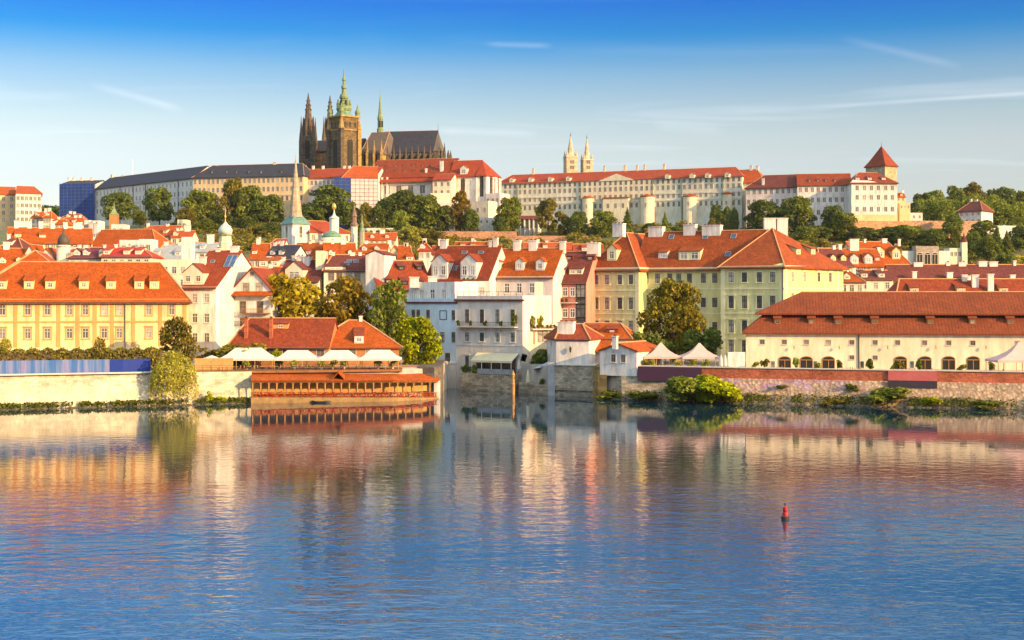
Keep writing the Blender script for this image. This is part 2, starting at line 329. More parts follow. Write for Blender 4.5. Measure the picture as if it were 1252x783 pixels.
def arch_mesh(w, h, fm):
    """round-headed glazed opening, frame mesh + pane mesh"""
    k = ('arch', round(w, 2), round(h, 2), fm.name)
    if k in WC: return WC[k]
    f = MB(); p = MB(); a = w/2; n = 10; sp = h/2-a*0.55
    arc = lambda r, q: [(r*math.cos(math.pi*i/n), sp+q*math.sin(math.pi*i/n)) for i in range(n+1)]
    o, i_ = arc(a, a*0.55), arc(a-0.16, a*0.55-0.16)
    for (x0, z0), (x1, z1), (u0, v0), (u1, v1) in zip(o, o[1:], i_, i_[1:]):
        vs = [(x, y, z) for y in (-0.1, 0.08) for x, z in ((x0, z0), (x1, z1), (u1, v1), (u0, v0))]
        f.mesh(vs, [(0, 1, 2, 3), (7, 6, 5, 4), (0, 4, 5, 1), (2, 6, 7, 3), (1, 5, 6, 2), (3, 7, 4, 0)], fm)
    f.box(-a, -a+0.12, -0.1, 0.08, -h/2, sp, fm); f.box(a-0.12, a, -0.1, 0.08, -h/2, sp, fm); f.box(-0.07, 0.07, -0.09, 0.08, -h/2, sp, fm); f.box(-a+0.16, a-0.16, -0.095, 0.08, sp-0.16, sp, fm)
    pts = [(-a+0.1, -h/2), (a-0.1, -h/2)]+[(x*0.96, z-0.04) for x, z in o]
    vs = [(x, -0.03, z) for x, z in pts]+[(x, 0.06, z) for x, z in pts]; m = len(pts)
    p.mesh(vs, [tuple(range(m)), tuple(range(2*m-1, m-1, -1))]+[(k, m+k, m+(k+1) % m, (k+1) % m) for k in range(m)], DRK)
    WC[k] = (f.data('arch_frame'), p.data('arch_pane')); return WC[k]

# ------------------------------------------------------------------ a roofed volume over four ground corners
class Vol:
    def __init__(s, root, FL, FR, D=None, BR=None, BL=None, base=0, eave=None, ridge=None, ze=None, zr=None, wall=None, roof=None,
                 sl=0.0, sr=0.0, kind='x', oh=0.5, og=0.25, th=0.3, caps=True, roof_name='roof', wall_name='wall', walls=True):
        c2 = lambda q: Vector((X(q[0], q[1]), q[1]))
        s.root = root; s.FL, s.FR = c2(FL), c2(FR); d = (s.FR-s.FL).normalized(); nb = Vector((-d.y, d.x))
        s.BR = c2(BR) if BR else s.FR+nb*D
        s.BL = c2(BL) if BL else s.FL+(s.BR-s.FR)
        s.nb = nb; s.W = (s.FR-s.FL).length; s.D = (s.BR-s.FR).length; s.yaw = math.atan2(d.y, d.x)
        s.base = base; ym = (s.FL.y+s.FR.y)/2; yr = (s.FL+s.FR+s.BL+s.BR).y/4
        s.ze = ze if ze is not None else Z(eave, ym); s.kind = kind; s.roofmat = roof; s.wallmat = wall
        if kind == 'flat': s.zr = s.ze
        else: s.zr = zr if zr is not None else Z(ridge, yr)
        if kind == 'y' and ridge is not None: s.zr = Z(ridge, ym if sl == 0 else yr)
        s.top = []; s.sl, s.sr = sl, sr
        os_, ot = oh/s.W, oh/s.D; sp = (s.zr-s.ze)/(0.5 if kind != 'y' else 0.5)
        B = s.B
        if kind in ('x', 'hip'):
            ra, rb = sl, 1-sr
            sa = -os_ if sl > 0 else -og/s.W; sb = 1+os_ if sr > 0 else 1+og/s.W
            if sl == 0: ra = sa
            if sr == 0: rb = sb
            dz = (s.zr-s.ze)*2*ot; e = s.ze-dz
            A, Bp, Cc, Dd = B(sa, -ot, e), B(sb, -ot, e), B(sb, 1+ot, e), B(sa, 1+ot, e)
            r0, r1 = B(ra, .5, s.zr), B(rb, .5, s.zr)
            if rb-ra < 0.01:
                s.top = [[A, Bp, r0], [Bp, Cc, r0], [Cc, Dd, r0], [Dd, A, r0]]
                s.planes = {'F': (A, Bp, r0), 'R': (Bp, Cc, r0), 'L': (Dd, A, r0)}; lines = [(A, r0), (Bp, r0)]
            else:
                s.top = [[A, Bp, r1, r0], [Cc, Dd, r0, r1]]; lines = [(r0, r1)]
                s.planes = {'F': (A, Bp, r0), 'R': (Bp, Cc, r1), 'L': (Dd, A, r0)}
                if sr > 0: s.top.append([Bp, Cc, r1]); lines += [(Bp, r1), (Cc, r1)]
                if sl > 0: s.top.append([Dd, A, r0]); lines += [(A, r0), (Dd, r0)]
        elif kind == 'y':                                # ridge runs away from the viewer; sl = hipped front, sr = hipped back
            dz = (s.zr-s.ze)*2*os_; e = s.ze-dz
            ta = -ot if sl > 0 else -og/s.D; tb = 1+ot if sr > 0 else 1+og/s.D
            A, Bp, Cc, Dd = B(-os_, ta, e), B(1+os_, ta, e), B(1+os_, tb, e), B(-os_, tb, e)
            r0, r1 = B(.5, sl if sl > 0 else ta, s.zr), B(.5, 1-sr if sr > 0 else tb, s.zr)
            s.top = [[Bp, Cc, r1, r0], [Dd, A, r0, r1]]; lines = [(r0, r1)]
            if sl > 0: s.top.append([A, Bp, r0]); lines += [(A, r0), (Bp, r0)]
            if sr > 0: s.top.append([Cc, Dd, r1])
            s.planes = {'F': (A, Bp, r0), 'R': (Bp, Cc, r0), 'L': (Dd, A, r0)}
        mb = MB(); q4 = [s.FL, s.FR, s.BR, s.BL]
        if walls:
            if kind == 'flat': mb.prism(q4, base, s.ze, wall)
            else:
                k = 0.14; ext = s.W if kind != 'y' else s.D; z = s.ze-k*0.2-max([0]+[dz-(s.zr-s.ze)/(h_*ext)*oh for h_ in (sl, sr) if h_ > 0])
                pts = {n: B(a, b, base) for n, a, b in (('a', 0, 0), ('b', 1, 0), ('c', 1, 1), ('d', 0, 1))}
                tp = {n: B(a, b, z) for n, a, b in (('a', 0, 0), ('b', 1, 0), ('c', 1, 1), ('d', 0, 1))}
                zi = s.zr-k*1.5
                if kind == 'y': g0 = B(.5, sl, zi); g1 = B(.5, 1-sr, zi)
                else: g0 = B(sl, .5, zi); g1 = B(1-sr, .5, zi)
                order = [pts[x] for x in 'abcd']+[tp[x] for x in 'abcd']+[g0, g1]
                if kind == 'y':
                    fs = [(0, 1, 5, 8, 4) if sl == 0 else (0, 1, 5, 4), (2, 3, 7, 9, 6) if sr == 0 else (2, 3, 7, 6), (1, 2, 6, 5), (3, 0, 4, 7), (5, 6, 9, 8), (7, 4, 8, 9), (3, 2, 1, 0)]
                    if sl > 0: fs.append((4, 5, 8))
                    if sr > 0: fs.append((6, 7, 9))
                else:
                    fs = [(0, 1, 5, 4), (2, 3, 7, 6), (1, 2, 6, 9, 5) if sr == 0 else (1, 2, 6, 5), (3, 0, 4, 8, 7) if sl == 0 else (3, 0, 4, 7), (4, 5, 9, 8), (6, 7, 8, 9), (3, 2, 1, 0)]
                    if sr > 0: fs.append((5, 6, 9))
                    if sl > 0: fs.append((7, 4, 8))
                mb.mesh(order, fs, wall)
            s.wall = part(wall_name, mb, root)
        rm = MB()
        if kind == 'flat':
            i = 0.35
            inner = [Vector(B(a, b, 0))[:2] for a, b in ((i/s.W, i/s.D), (1-i/s.W, i/s.D), (1-i/s.W, 1-i/s.D), (i/s.W, 1-i/s.D))]
            rm.prism(inner, s.ze-0.1, s.ze+0.02, roof or GRM)
            for k in range(4):
                p, q = q4[k], q4[(k+1) % 4]; a, b = inner[k], inner[(k+1) % 4]
                rm.prism([p, q, b, a], s.ze+0.004, s.ze+0.85, wall)
        else:
            rm.shell(s.top, th, roof)
            if caps:
                for p, q in lines: rm.tube(p+Vector((0, 0, .05)), q+Vector((0, 0, .05)), 0.16, 0.16, CAPM, 5)
        s.roof = part(roof_name, rm, root)
        s.off = Vector(root.location)
        if kind != 'flat' and ym < 372 and oh > 0.25:
            A_, B_ = s.planes['F'][:2]; dn = Vector((s.nb.x, s.nb.y, 0))*-.08
            if kind != 'y' or sl > 0: gm = MB(); gm.tube(A_+dn-Vector((0, 0, .06)), B_+dn-Vector((0, 0, .06)), .10, .10, GUT, 6); part('gutter', gm, root)
    def B(s, a, b, z):
        p = s.FL*(1-a)*(1-b)+s.FR*a*(1-b)+s.BR*a*b+s.BL*(1-a)*b
        return Vector((p.x, p.y, z))
    def side(s, S):
        a, b = {'F': (s.FL, s.FR), 'R': (s.FR, s.BR), 'L': (s.BL, s.FL)}[S]
        d = (b-a); ln = d.length; d = d/ln; return a, d, ln, math.atan2(d.y, d.x), Vector((d.y, -d.x))
    def on(s, S, px, py=None):
        """distance along side S (and height) where the photo's pixel meets it"""
        a, d, ln, yaw, no = s.side(S); k = (px-CX)/F
        u = (k*a.y-a.x)/(d.x-k*d.y); Y = a.y+u*d.y
        return u, (Z(py, Y) if py is not None else None)
    def pt(s, S, u, z, out=0.0):
        a, d, ln, yaw, no = s.side(S); p = a+d*u+no*out; return Vector((p.x, p.y, z))
    def win(s, S, pxs, pys, w, h, style='plain', fm=None, sm=None, skip=()):
        yaw = s.side(S)[3]
        for j, py in enumerate(pys):
            z = s.on(S, pxs[len(pxs)//2], py)[1]
            for i, px in enumerate(pxs):
                if (i, j) in skip: continue
                u = s.on(S, px)[0]; put_window(s.root, s.pt(S, u, z)-s.off, yaw, w, h, style, fm, sm)
    def grid(s, S, n, zs, w, h, style='far', fm=None, sm=None, m0=None, m1=None, limit=None, out=None):
        a, d, ln, yaw, no = s.side(S); m0 = m0 if m0 is not None else ln/n/2; m1 = m1 if m1 is not None else ln/n/2; cnt = 0; rest = []
        for z in zs:
            for i in range(n):
                u = m0+(ln-m0-m1)*i/max(1, n-1); p = s.pt(S, u, z, out(u, z) if out else 0)-s.off; cnt += 1
                if limit is not None and cnt > limit: rest.append(p); continue
                put_window(s.root, p, yaw, w, h, style, fm, sm)
        return rest, yaw
    def band(s, z, h, pr, mat, sides='FR', name='cornice'):
        mb = MB()
        for S in sides:
            a, d, ln, yaw, no = s.side(S); e0 = -pr if S == 'F' else 0.0; e1 = ln+pr if S == 'F' else ln
            p = [a+d*e0, a+d*e1, a+d*e1+no*pr, a+d*e0+no*pr]; mb.prism([p[3], p[2], p[1], p[0]], z, z+h, mat)
        return part(name, mb, s.root)
    def strips(s, S, pxs, z0, z1, wd, pr, mat, name='pilaster'):
        for px in pxs:
            u = s.on(S, px)[0]; a, d, ln, yaw, no = s.side(S); mb = MB()
            p = [a+d*(u-wd/2), a+d*(u+wd/2), a+d*(u+wd/2)+no*pr, a+d*(u-wd/2)+no*pr]; mb.prism([p[3], p[2], p[1], p[0]], z0, z1, mat); part(name, mb, s.root)
    def roofpt(s, S, px, py):
        A, b, c = s.planes[S]; n = (b-A).cross(c-A).normalized(); return hitplane(px, py, A, n), n
    def dormer(s, S, px, py, w, h, style='shed', wall=None, roof=None, ww=None, wh=None, nwin=1, fm=None):
        """dormer whose front face is centred on the pixel"""
        p, n = s.roofpt(S, px, py)
        no = Vector((n.x, n.y)); 
        if n.z < 0: no = -no
        tanp = no.length/abs(n.z); no = no.normalized(); yaw = math.atan2(no.x, -no.y); q_ = no*(h/2/max(tanp, .3)); p = p+Vector((q_.x, q_.y, 0))
        key = ('dorm', round(w, 2), round(h, 2), style, (wall or s.wallmat).name, (roof or s.roofmat).name, round(tanp, 2))
        if key not in WC:
            wm = wall or s.wallmat; rm = roof or s.roofmat; a = MB(); b = MB(); back = h/max(tanp, .3)+0.4; o = 0.18
            if style == 'shed':
                k = min(tanp*0.45, 0.35); bk = h/max(tanp-k, .15)+0.3
                vs = [(-w/2, 0, -h/2), (w/2, 0, -h/2), (w/2, 0, h/2), (-w/2, 0, h/2), (-w/2, bk, -h/2), (w/2, bk, -h/2), (w/2, bk, h/2+k*bk), (-w/2, bk, h/2+k*bk)]
                a.mesh(vs, [(0, 1, 2, 3), (5, 4, 7, 6), (1, 5, 6, 2), (4, 0, 3, 7), (3, 2, 6, 7)], wm)
                b.shell([[(-w/2-o, -o, h/2-k*o+.2), (w/2+o, -o, h/2-k*o+.2), (w/2+o, bk, h/2+k*bk+.2), (-w/2-o, bk, h/2+k*bk+.2)]], 0.18, rm)
            else:
                g = w*0.42; bk = (h+g)/max(tanp, .3)+0.5
                vs = [(-w/2, 0, -h/2), (w/2, 0, -h/2), (w/2, 0, h/2), (0, 0, h/2+g), (-w/2, 0, h/2), (-w/2, bk, -h/2), (w/2, bk, -h/2), (w/2, bk, h/2), (0, bk, h/2+g), (-w/2, bk, h/2)]
                a.mesh(vs, [(0, 1, 2, 3, 4), (9, 8, 7, 6, 5), (1, 6, 7, 2), (5, 0, 4, 9), (2, 7, 8, 3), (4, 3, 8, 9)], wm)
                q = g/(w/2); e = w/2+o
                b.shell([[(0, -o, h/2+g+.2), (0, bk, h/2+g+.2), (e, bk, h/2-q*o+.2), (e, -o, h/2-q*o+.2)], [(-e, -o, h/2-q*o+.2), (-e, bk, h/2-q*o+.2), (0, bk, h/2+g+.2), (0, -o, h/2+g+.2)]], 0.18, rm)
            WC[key] = (a.data('dormer_wall'), b.data('dormer_roof'))
        A, Bm = WC[key]; o = link('dormer', A, s.root, p-s.off, yaw); link('dormer_roof', Bm, o)
        ww = ww or w*0.55/nwin; wh = wh or h*0.66
        for k in range(nwin):
            fr, pn = win_mesh(ww, wh, 'plain', fm or WFR, wall or s.wallmat); x = (k-(nwin-1)/2)*w/nwin
            a_ = link('dormer_window', fr, o, (x, 0, -0.02))
            if abs(SUN_EL) > 0: link('dormer_window', pn, o, (x, 0, -0.02))
        return o
    def chim(s, px, pytop, wpx, S='F', pybot=None, mat=None, dp=None, ridge=True):
        """plastered chimney stack; stands on the ridge unless pybot gives its foot on a slope"""
        mat = mat or CHM
        if pybot is not None: p, n = s.roofpt(S, px, pybot)
        else:
            r = (s.B(s.sl, .5, 0)+s.B(1-s.sr, .5, 0))/2 if s.kind != 'y' else s.B(.5, .5, 0); k = (px-CX)/F
            d = (s.FR-s.FL).normalized() if s.kind != 'y' else s.nb
            u = (k*r.y-r.x)/(d.x-k*d.y); p = Vector((r.x+u*d.x, r.y+u*d.y, s.zr))
        w_ = wpx*p.y/F; h0 = -1.2; zt = Z(pytop, p.y)-p.z; d_ = dp or min(max(w_*0.6, 0.7), 2.2)
        mb = MB(); M = Matrix.Rotation(s.yaw, 4, 'Z')
        mb.box(-w_/2, w_/2, -d_/2, d_/2, h0, zt-0.18, mat, M); mb.box(-w_/2-.12, w_/2+.12, -d_/2-.12, d_/2+.12, zt-0.18, zt, mat, M)
        n_ = max(1, int(w_/0.9))
        for i in range(n_): x = (i+.5)*w_/n_-w_/2; mb.box(x-.2, x+.2, -.2, .2, zt, zt+0.3, RD, M)
        return link('chimney', mb.data('chimney'), s.roof, p-s.off)
    def skylight(s, S, px, py, w, h, mat=None, name='skylight'):
        p, n = s.roofpt(S, px, py)
        if n.z < 0: n = -n
        t = Vector((0, 0, 1)).cross(n).normalized(); b = n.cross(t); M = Matrix((t, b, n)).transposed().to_4x4()
        mb = MB(); mb.box(-w/2, w/2, -h/2, h/2, -0.05, 0.09, mat or SKY, M)
        for x0, x1, y0, y1 in ((-w/2-.08, -w/2, -h/2, h/2), (w/2, w/2+.08, -h/2, h/2), (-w/2-.08, w/2+.08, h/2, h/2+.08), (-w/2-.08, w/2+.08, -h/2-.08, -h/2)): mb.box(x0, x1, y0, y1, -.05, .13, GRM, M)
        return link(name, mb.data(name), s.root, p-s.off)
def house(name, label, cat, FL, FR, base, group=None, **kw):
    mid = (X(FL[0], FL[1])+X(FR[0], FR[1]))/2, (FL[1]+FR[1])/2
    r = thing(name, label, cat, (mid[0], mid[1], base), group); v = Vol(r, FL, FR, base=base, **kw); return r, v

# ------------------------------------------------------------------ foliage
def leaf_mesh(pts, nrm, size, rng, name, mat):
    n = len(pts); a = rng.normal(size=(n, 3))+nrm*0.9; a /= np.linalg.norm(a, axis=1)[:, None]
    r = rng.normal(size=(n, 3)); u = np.cross(a, r); u /= np.linalg.norm(u, axis=1)[:, None]; v = np.cross(a, u)
    s = (size*rng.uniform(0.55, 1.35, n))[:, None] if np.isscalar(size) else (size*rng.uniform(0.55, 1.35, n))[:, None]
    k = rng.uniform(0.5, 0.95, n)[:, None]
    q = np.stack([pts-u*s, pts-v*s*k+a*s*.15, pts+u*s, pts+v*s*k+a*s*.15], 1).reshape(-1, 3)
    me = bpy.data.meshes.new(name); me.vertices.add(4*n); me.loops.add(4*n); me.polygons.add(n)
    me.vertices.foreach_set('co', q.astype(np.float32).ravel()); me.loops.foreach_set('vertex_index', np.arange(4*n, dtype=np.int32))
    me.polygons.foreach_set('loop_start', np.arange(0, 4*n, 4, dtype=np.int32)); me.materials.append(mat); me.update(calc_edges=True); return me
def crown_pts(kind, n, rng):
    """points of a crown one unit tall (z 0..1), half-width about 0.5 before scaling"""
    if kind == 'cone':
        z = rng.beta(1.1, 1.7, n); lay = np.floor(z*9)/9; rad = (1-z)*0.5*(0.72+0.28*np.cos((z-lay)*9*3.0)); a = rng.uniform(0, 6.283, n); rr = rad*np.sqrt(rng.uniform(0.25, 1.08, n))
        rr *= 1+0.22*np.sin(a*5+z*20)
        p = np.stack([rr*np.cos(a), rr*np.sin(a), 0.04+z*.96-rr*0.15], 1); nr = np.stack([np.cos(a), np.sin(a), 0*a+.3], 1); return p, nr
    if kind == 'column':
        z = rng.uniform(0, 1, n); rad = 0.5*np.sin(np.pi*np.clip(z*.9+.1, 0, 1))**0.6; a = rng.uniform(0, 6.283, n); rr = rad*np.sqrt(rng.uniform(.3, 1.05, n))*(1+.15*np.sin(a*4+z*14))
        p = np.stack([rr*np.cos(a), rr*np.sin(a), z], 1); return p, np.stack([np.cos(a), np.sin(a), 0*a+.3], 1)
    m = {'round': 26, 'tall': 26, 'bush': 12, 'loose': 22}[kind]; cs = []
    for i in range(m):
        if kind == 'bush': c = (rng.uniform(-.36, .36), rng.uniform(-.3, .3), rng.uniform(.12, .72)); r = rng.uniform(.16, .27)
        else:
            z = .06+.84*(i+.5)/m; wd = 0.40*math.sin(math.pi*min(1, max(.08, (z*.85+.12))))**.8; a = i*2.4+rng.uniform(-.7, .7); q = wd*math.sqrt(rng.uniform(.15, 1))
            c = (q*math.cos(a), q*math.sin(a), z); r = rng.uniform(.12, .20) if kind != 'loose' else rng.uniform(.09, .16)
        cs.append((*c, r))
    cs = np.array(cs); pr = cs[:, 3]**2; k = rng.choice(m, n, p=pr/pr.sum()); d = rng.normal(size=(n, 3)); d /= np.linalg.norm(d, axis=1)[:, None]
    d[:, 2] = np.where(d[:, 2] < -0.5, -d[:, 2], d[:, 2])
    rr = cs[k, 3]*rng.uniform(.5, 1.12, n)**.6; p = cs[k, :3]+d*rr[:, None]*np.array([1.1, 1.1, .85]); p[:, 2] = np.clip(p[:, 2], .0, 1.02); return p, d
def willow_pts(n, rng):
    st = 190; a = rng.uniform(0, 6.283, st); q = np.sqrt(rng.uniform(.02, 1, st)); k = rng.integers(0, st, n); t = rng.uniform(0, 1, n)**.8
    top = 1-.35*q**2; ln = rng.uniform(.55, .98, st)*top; rad = .36*q[k]+.13*np.sqrt(t)*(.3+q[k])+.05*np.sin(a[k]*3); z = top[k]-ln[k]*t**1.3
    p = np.stack([rad*np.cos(a[k]), rad*np.sin(a[k]), z], 1)+rng.normal(scale=.018, size=(n, 3)); return p, np.stack([np.cos(a[k]), np.sin(a[k]), 0*z-.2], 1)
PROTO = {}
def proto(kind, n, leaf, seed, mat):
    """crown and trunk of a tree one unit tall: crown from 0.12 up"""
    key = (kind, n, leaf, seed, mat.name)
    if key in PROTO: return PROTO[key]
    rng = np.random.default_rng(seed); p, nr = willow_pts(n, rng) if kind == 'willow' else crown_pts(kind, n, rng)
    b = {'bush': 0.0, 'willow': 0.02, 'cone': .06, 'column': .03}.get(kind, .03); p = p*np.array([1, 1, 1-b])+np.array([0, 0, b])
    cm = leaf_mesh(p, nr, leaf, rng, 'crown', mat)
    t = MB(); bark = plain('bark', (0.11, 0.075, 0.05), 0.9, 0.4, 1.5); h = 0.62 if kind != 'cone' else 0.95; rnd = random.Random(seed)
    t.tube((0, 0, -0.05), (0.01, 0, h*.5), 0.03, 0.02, bark, 7); t.tube((0.01, 0, h*.5), (0, 0.01, h), 0.02, 0.008, bark, 6)
    if kind not in ('cone', 'column'):
        for k in range(6):
            a = rnd.uniform(0, 6.28); z = rnd.uniform(.16, .45); q = rnd.uniform(.18, .32); t.tube((0.006, 0, z), (q*math.cos(a), q*math.sin(a), z+rnd.uniform(.12, .32)), .012, .004, bark, 5)
    PROTO[key] = (cm, t.data('trunk')); return PROTO[key]
def tree(name, label, cat, px, Y, base, top, wid, kind='round', mat=None, n=2600, leaf=.03, seed=1, group=None, trunk=True, rz=None):
    """top: photo row of the tip; wid: width in photo pixels"""
    cm, tm = proto(kind, n, leaf, seed, mat); h = Z(top, Y)-base; w_ = wid*Y/F
    r = thing(name, label, cat, (X(px, Y), Y, base), group)
    for nm, me in (('crown', cm), ('trunk', tm)):
        if nm == 'trunk' and not trunk: continue
        o = link(nm, me, r, (0, 0, 0), rz if rz is not None else (px*7.3) % 6.28); k = w_/0.94
        o.scale = (k, k, h) if nm == 'crown' else (h*.8, h*.8, h)
    return r
# ------------------------------------------------------------------ setting: water, ground
TERR = [(266, 6), (330, 6), (400, 7.5), (450, 10), (600, 20), (700, 30), (780, 40), (860, 54), (920, 66), (965, 70), (1200, 72), (2000, 60), (9000, 30)]
LBANK = [(-700, 225), (-120, 243), (0, 249), (150, 256), (300, 264.5), (480, 270), (543, 279)]
RBANK = [(655, 288), (676, 286), (728, 281), (760, 273), (905, 264.5), (1080, 256), (1252, 249), (1900, 222)]
def terr(x, y): return lerpt(TERR, y)+(0 if y < 420 else min(1, (y-420)/200)*(1.6*math.sin(x*.021+y*.013)+1.1*math.sin(x*.047-y*.03)))
def bankY(x):
    px = CX+x*F/262
    if px <= 533: return lerpt(LBANK, px)+4
    if px < 655: return 316-(px-533)/122*18
    return lerpt(RBANK, px)+4
m, t, n, l, b = mat_new('river water'); ob = coord(t, 'Object')
b.inputs['Base Color'].default_value = (0.008, 0.030, 0.050, 1); b.inputs['Roughness'].default_value = 0.02; b.inputs['IOR'].default_value = 2.1
n1 = noise(t, ob, 1.0, 2, 0.5, (0.46, 0.58, 1)); n2 = noise(t, ob, 1.0, 2, 0.5, (0.05, 0.20, 1)); n3 = noise(t, ob, 1.0, 3, 0.5, (0.012, 0.02, 1)); n4 = noise(t, ob, 1.0, 3, 0.55, (0.95, 2.1, 1))
def mth(op, a, c):
    q = n.new('ShaderNodeMath'); q.operation = op
    for i, s in enumerate((a, c)):
        if hasattr(s, 'links'): l.new(s, q.inputs[i])
        else: q.inputs[i].default_value = s
    return q.outputs[0]
amp = rampf(t, n3, [(0.36, 0.22), (0.60, 1.0)])
hsum = mth('ADD', mth('ADD', mth('MULTIPLY', n1, 0.125), mth('MULTIPLY', n2, 0.05)), mth('MULTIPLY', n4, 0.036))
sepo = n.new('ShaderNodeSeparateXYZ'); l.new(ob, sepo.inputs[0])
calm = n.new('ShaderNodeMapRange'); calm.inputs[1].default_value = 275; calm.inputs[2].default_value = 105; calm.inputs[3].default_value = 0.14; calm.inputs[4].default_value = 1.0; l.new(sepo.outputs[1], calm.inputs[0])
bump(t, mth('MULTIPLY', mth('MULTIPLY', hsum, amp), mth('POWER', calm.outputs[0], 2.2)), b, 1.0, 1.0)
MATS['water'] = m
mw = MB(); mw.poly([(-2500, -600, 0), (2500, -600, 0), (2500, 345, 0), (-2500, 345, 0)], m); setting('water', mw)
xs = sorted(set([-9000, -4000, -2000, -1200]+list(range(-900, -120, 30))+list(range(-120, 121, 2))+list(range(150, 901, 30))+[1200, 2000, 4000, 9000]))
offs = [0, 1.5, 5, 12, 20, 32, 45, 60, 80, 110, 140, 170, 200, 240, 280, 320, 360, 400, 440, 480, 520, 560, 600, 640, 680, 720, 780, 850, 950, 1200, 2000, 4000, 9000]
vs = []; fs = []
for x in xs:
    y0 = bankY(max(-400, min(400, x)))
    for j, o_ in enumerate(offs):
        y = y0+o_ if o_ else y0; z = terr(x, y) if j > 1 else (5.9 if j == 1 else -3.0)
        if j == 1: y = y0+0.3
        vs.append((x, y, z))
k = len(offs)
for i in range(len(xs)-1):
    for j in range(k-1): fs.append((i*k+j, (i+1)*k+j, (i+1)*k+j+1, i*k+j+1))
m, t, n, l, b = mat_new('ground'); ob = coord(t, 'Object'); sp = n.new('ShaderNodeSeparateXYZ'); l.new(ob, sp.inputs[0])
gr = mixc(t, rampf(t, noise(t, ob, 0.12, 6, .7), [(.38, 0.0), (.62, 1.0)]), (0.06, 0.09, 0.022), (0.12, 0.125, 0.04)); pv = mixc(t, rampf(t, noise(t, ob, .5, 4), [(.3, 0.0), (.7, 1.0)]), (.30, .26, .21), (.40, .36, .30))
mr = n.new('ShaderNodeMapRange'); mr.inputs[1].default_value = 395; mr.inputs[2].default_value = 440; l.new(sp.outputs[1], mr.inputs[0])
l.new(mixc(t, mr.outputs[0], pv, gr), b.inputs['Base Color']); b.inputs['Roughness'].default_value = 0.95; GRD = m
g = MB(); g.mesh(vs, fs, GRD, True); setting('ground', g)

# ------------------------------------------------------------------ left embankment
def line(px, tab, dy=0): Y = lerpt(tab, px)+dy; return Vector((X(px, Y), Y))
def strip_wall(name, pxs, tab, dy0, dy1, z0, z1, mat, top=0.7):
    """battered wall following the bank: foot at dy0, crest at dy1"""
    mb = MB(); a = [line(p, tab, dy0) for p in pxs]; c = [line(p, tab, dy1) for p in pxs]; e = [q+Vector((0, top)) for q in c]; n = len(pxs)
    vs = [(p.x, p.y, z0) for p in a]+[(p.x, p.y, z1) for p in c]+[(p.x, p.y, z1) for p in e]+[(p.x, p.y, z0) for p in e]
    fs = []
    for i in range(n-1):
        for k in range(4): A, B_ = k*n, ((k+1) % 4)*n; fs.append((A+i, A+i+1, B_+i+1, B_+i))
    fs += [(0, n, 2*n, 3*n), (n-1, 4*n-1, 3*n-1, 2*n-1)]; mb.mesh(vs, fs, mat); return mb
r = thing('embankment_wall', 'long cream river embankment wall below the blue fence, smooth below and rough stone above', 'wall', (X(60, 256), 256, 0))
pl = [-700, -120, 0, 75, 150, 236]
part('lower_wall', strip_wall('w', pl, LBANK, 0.9, 2.3, -2, 3.75, SMB, 1.2), r); part('upper_wall', strip_wall('w', pl, LBANK, 2.7, 3.3, 3.6, 6.0, STP, .9), r); part('coping', strip_wall('w', pl, LBANK, 2.5, 2.5, 6.0, 6.25, SIL, 1.3), r)
mb = strip_wall('w', [234, 262, 292, 307], LBANK, 2.4, 2.8, -1, 5.9, STP, 1.4)
solo('quay_wall', mb, 'short weathered cream stone quay wall left of the timber river restaurant', 'wall', (X(270, 266), 266, 0))
# foot ledge of rough boulders along both banks
WET = plain('wet mossy stone', (.10, .085, .045), .8, .5); rk = MB(); rnd = random.Random(4)
for tab, rng_ in ((LBANK, (-60, 306)), (RBANK, (732, 1300))):
    px = rng_[0]
    while px < rng_[1]:
        p = line(px, tab, rnd.uniform(-.3, .6)); q = rnd.uniform(.25, .62)
        rk.lathe((p.x, p.y, -.15), [(q*.8, -.3), (q, .1), (q*.75, q*.55), (q*.2, q*.75)], 6, WET, rnd.uniform(0, 6), 1.5, 1); px += rnd.uniform(3, 8)
o = setting('bank_stones', rk); tag(o, None, None, None, 'stuff')
def scatter(name, pts, nr, size, mat, seed=1):
    me = leaf_mesh(np.array(pts), np.array(nr), size, np.random.default_rng(seed), name, mat); o = link(name, me); o['kind'] = 'stuff'; return o
LG = leafm('grass blades', (0.10, 0.12, 0.022), .5); LB = leafm('bright leaves', (0.34, 0.40, 0.016), .45); LD = leafm('dark leaves', (0.115, 0.16, 0.036), .5); LM = leafm('mid green leaves', (0.17, 0.215, 0.036), .5)
LO = leafm('olive leaves', (0.20, 0.185, 0.035), .5); LA = leafm('autumn leaves', (0.27, 0.225, 0.018), .55); LY = leafm('yellow green leaves', (0.34, 0.34, 0.06), .5); LN = leafm('brown green leaves', (0.22, 0.165, 0.022), .55)
pts = []; nr = []; rnd = random.Random(8)
for tab, a, b_, n_ in ((LBANK, -80, 305, 5200), (RBANK, 730, 1300, 5200)):
    for _ in range(n_):
        px = rnd.uniform(a, b_); cl_ = math.sin(px*.13)+math.sin(px*.31+1)+math.sin(px*.05); 
        if rnd.random() > .62+.25*cl_: continue
        dy = rnd.uniform(0.0, 1.7); p = line(px, tab, dy); pts.append((p.x, p.y, (.15+dy*(.75 if tab is RBANK else .3))+rnd.uniform(0, .55))); nr.append((0, -.6, .5))
scatter('bank_grass', pts, nr, .22, LG, 3)
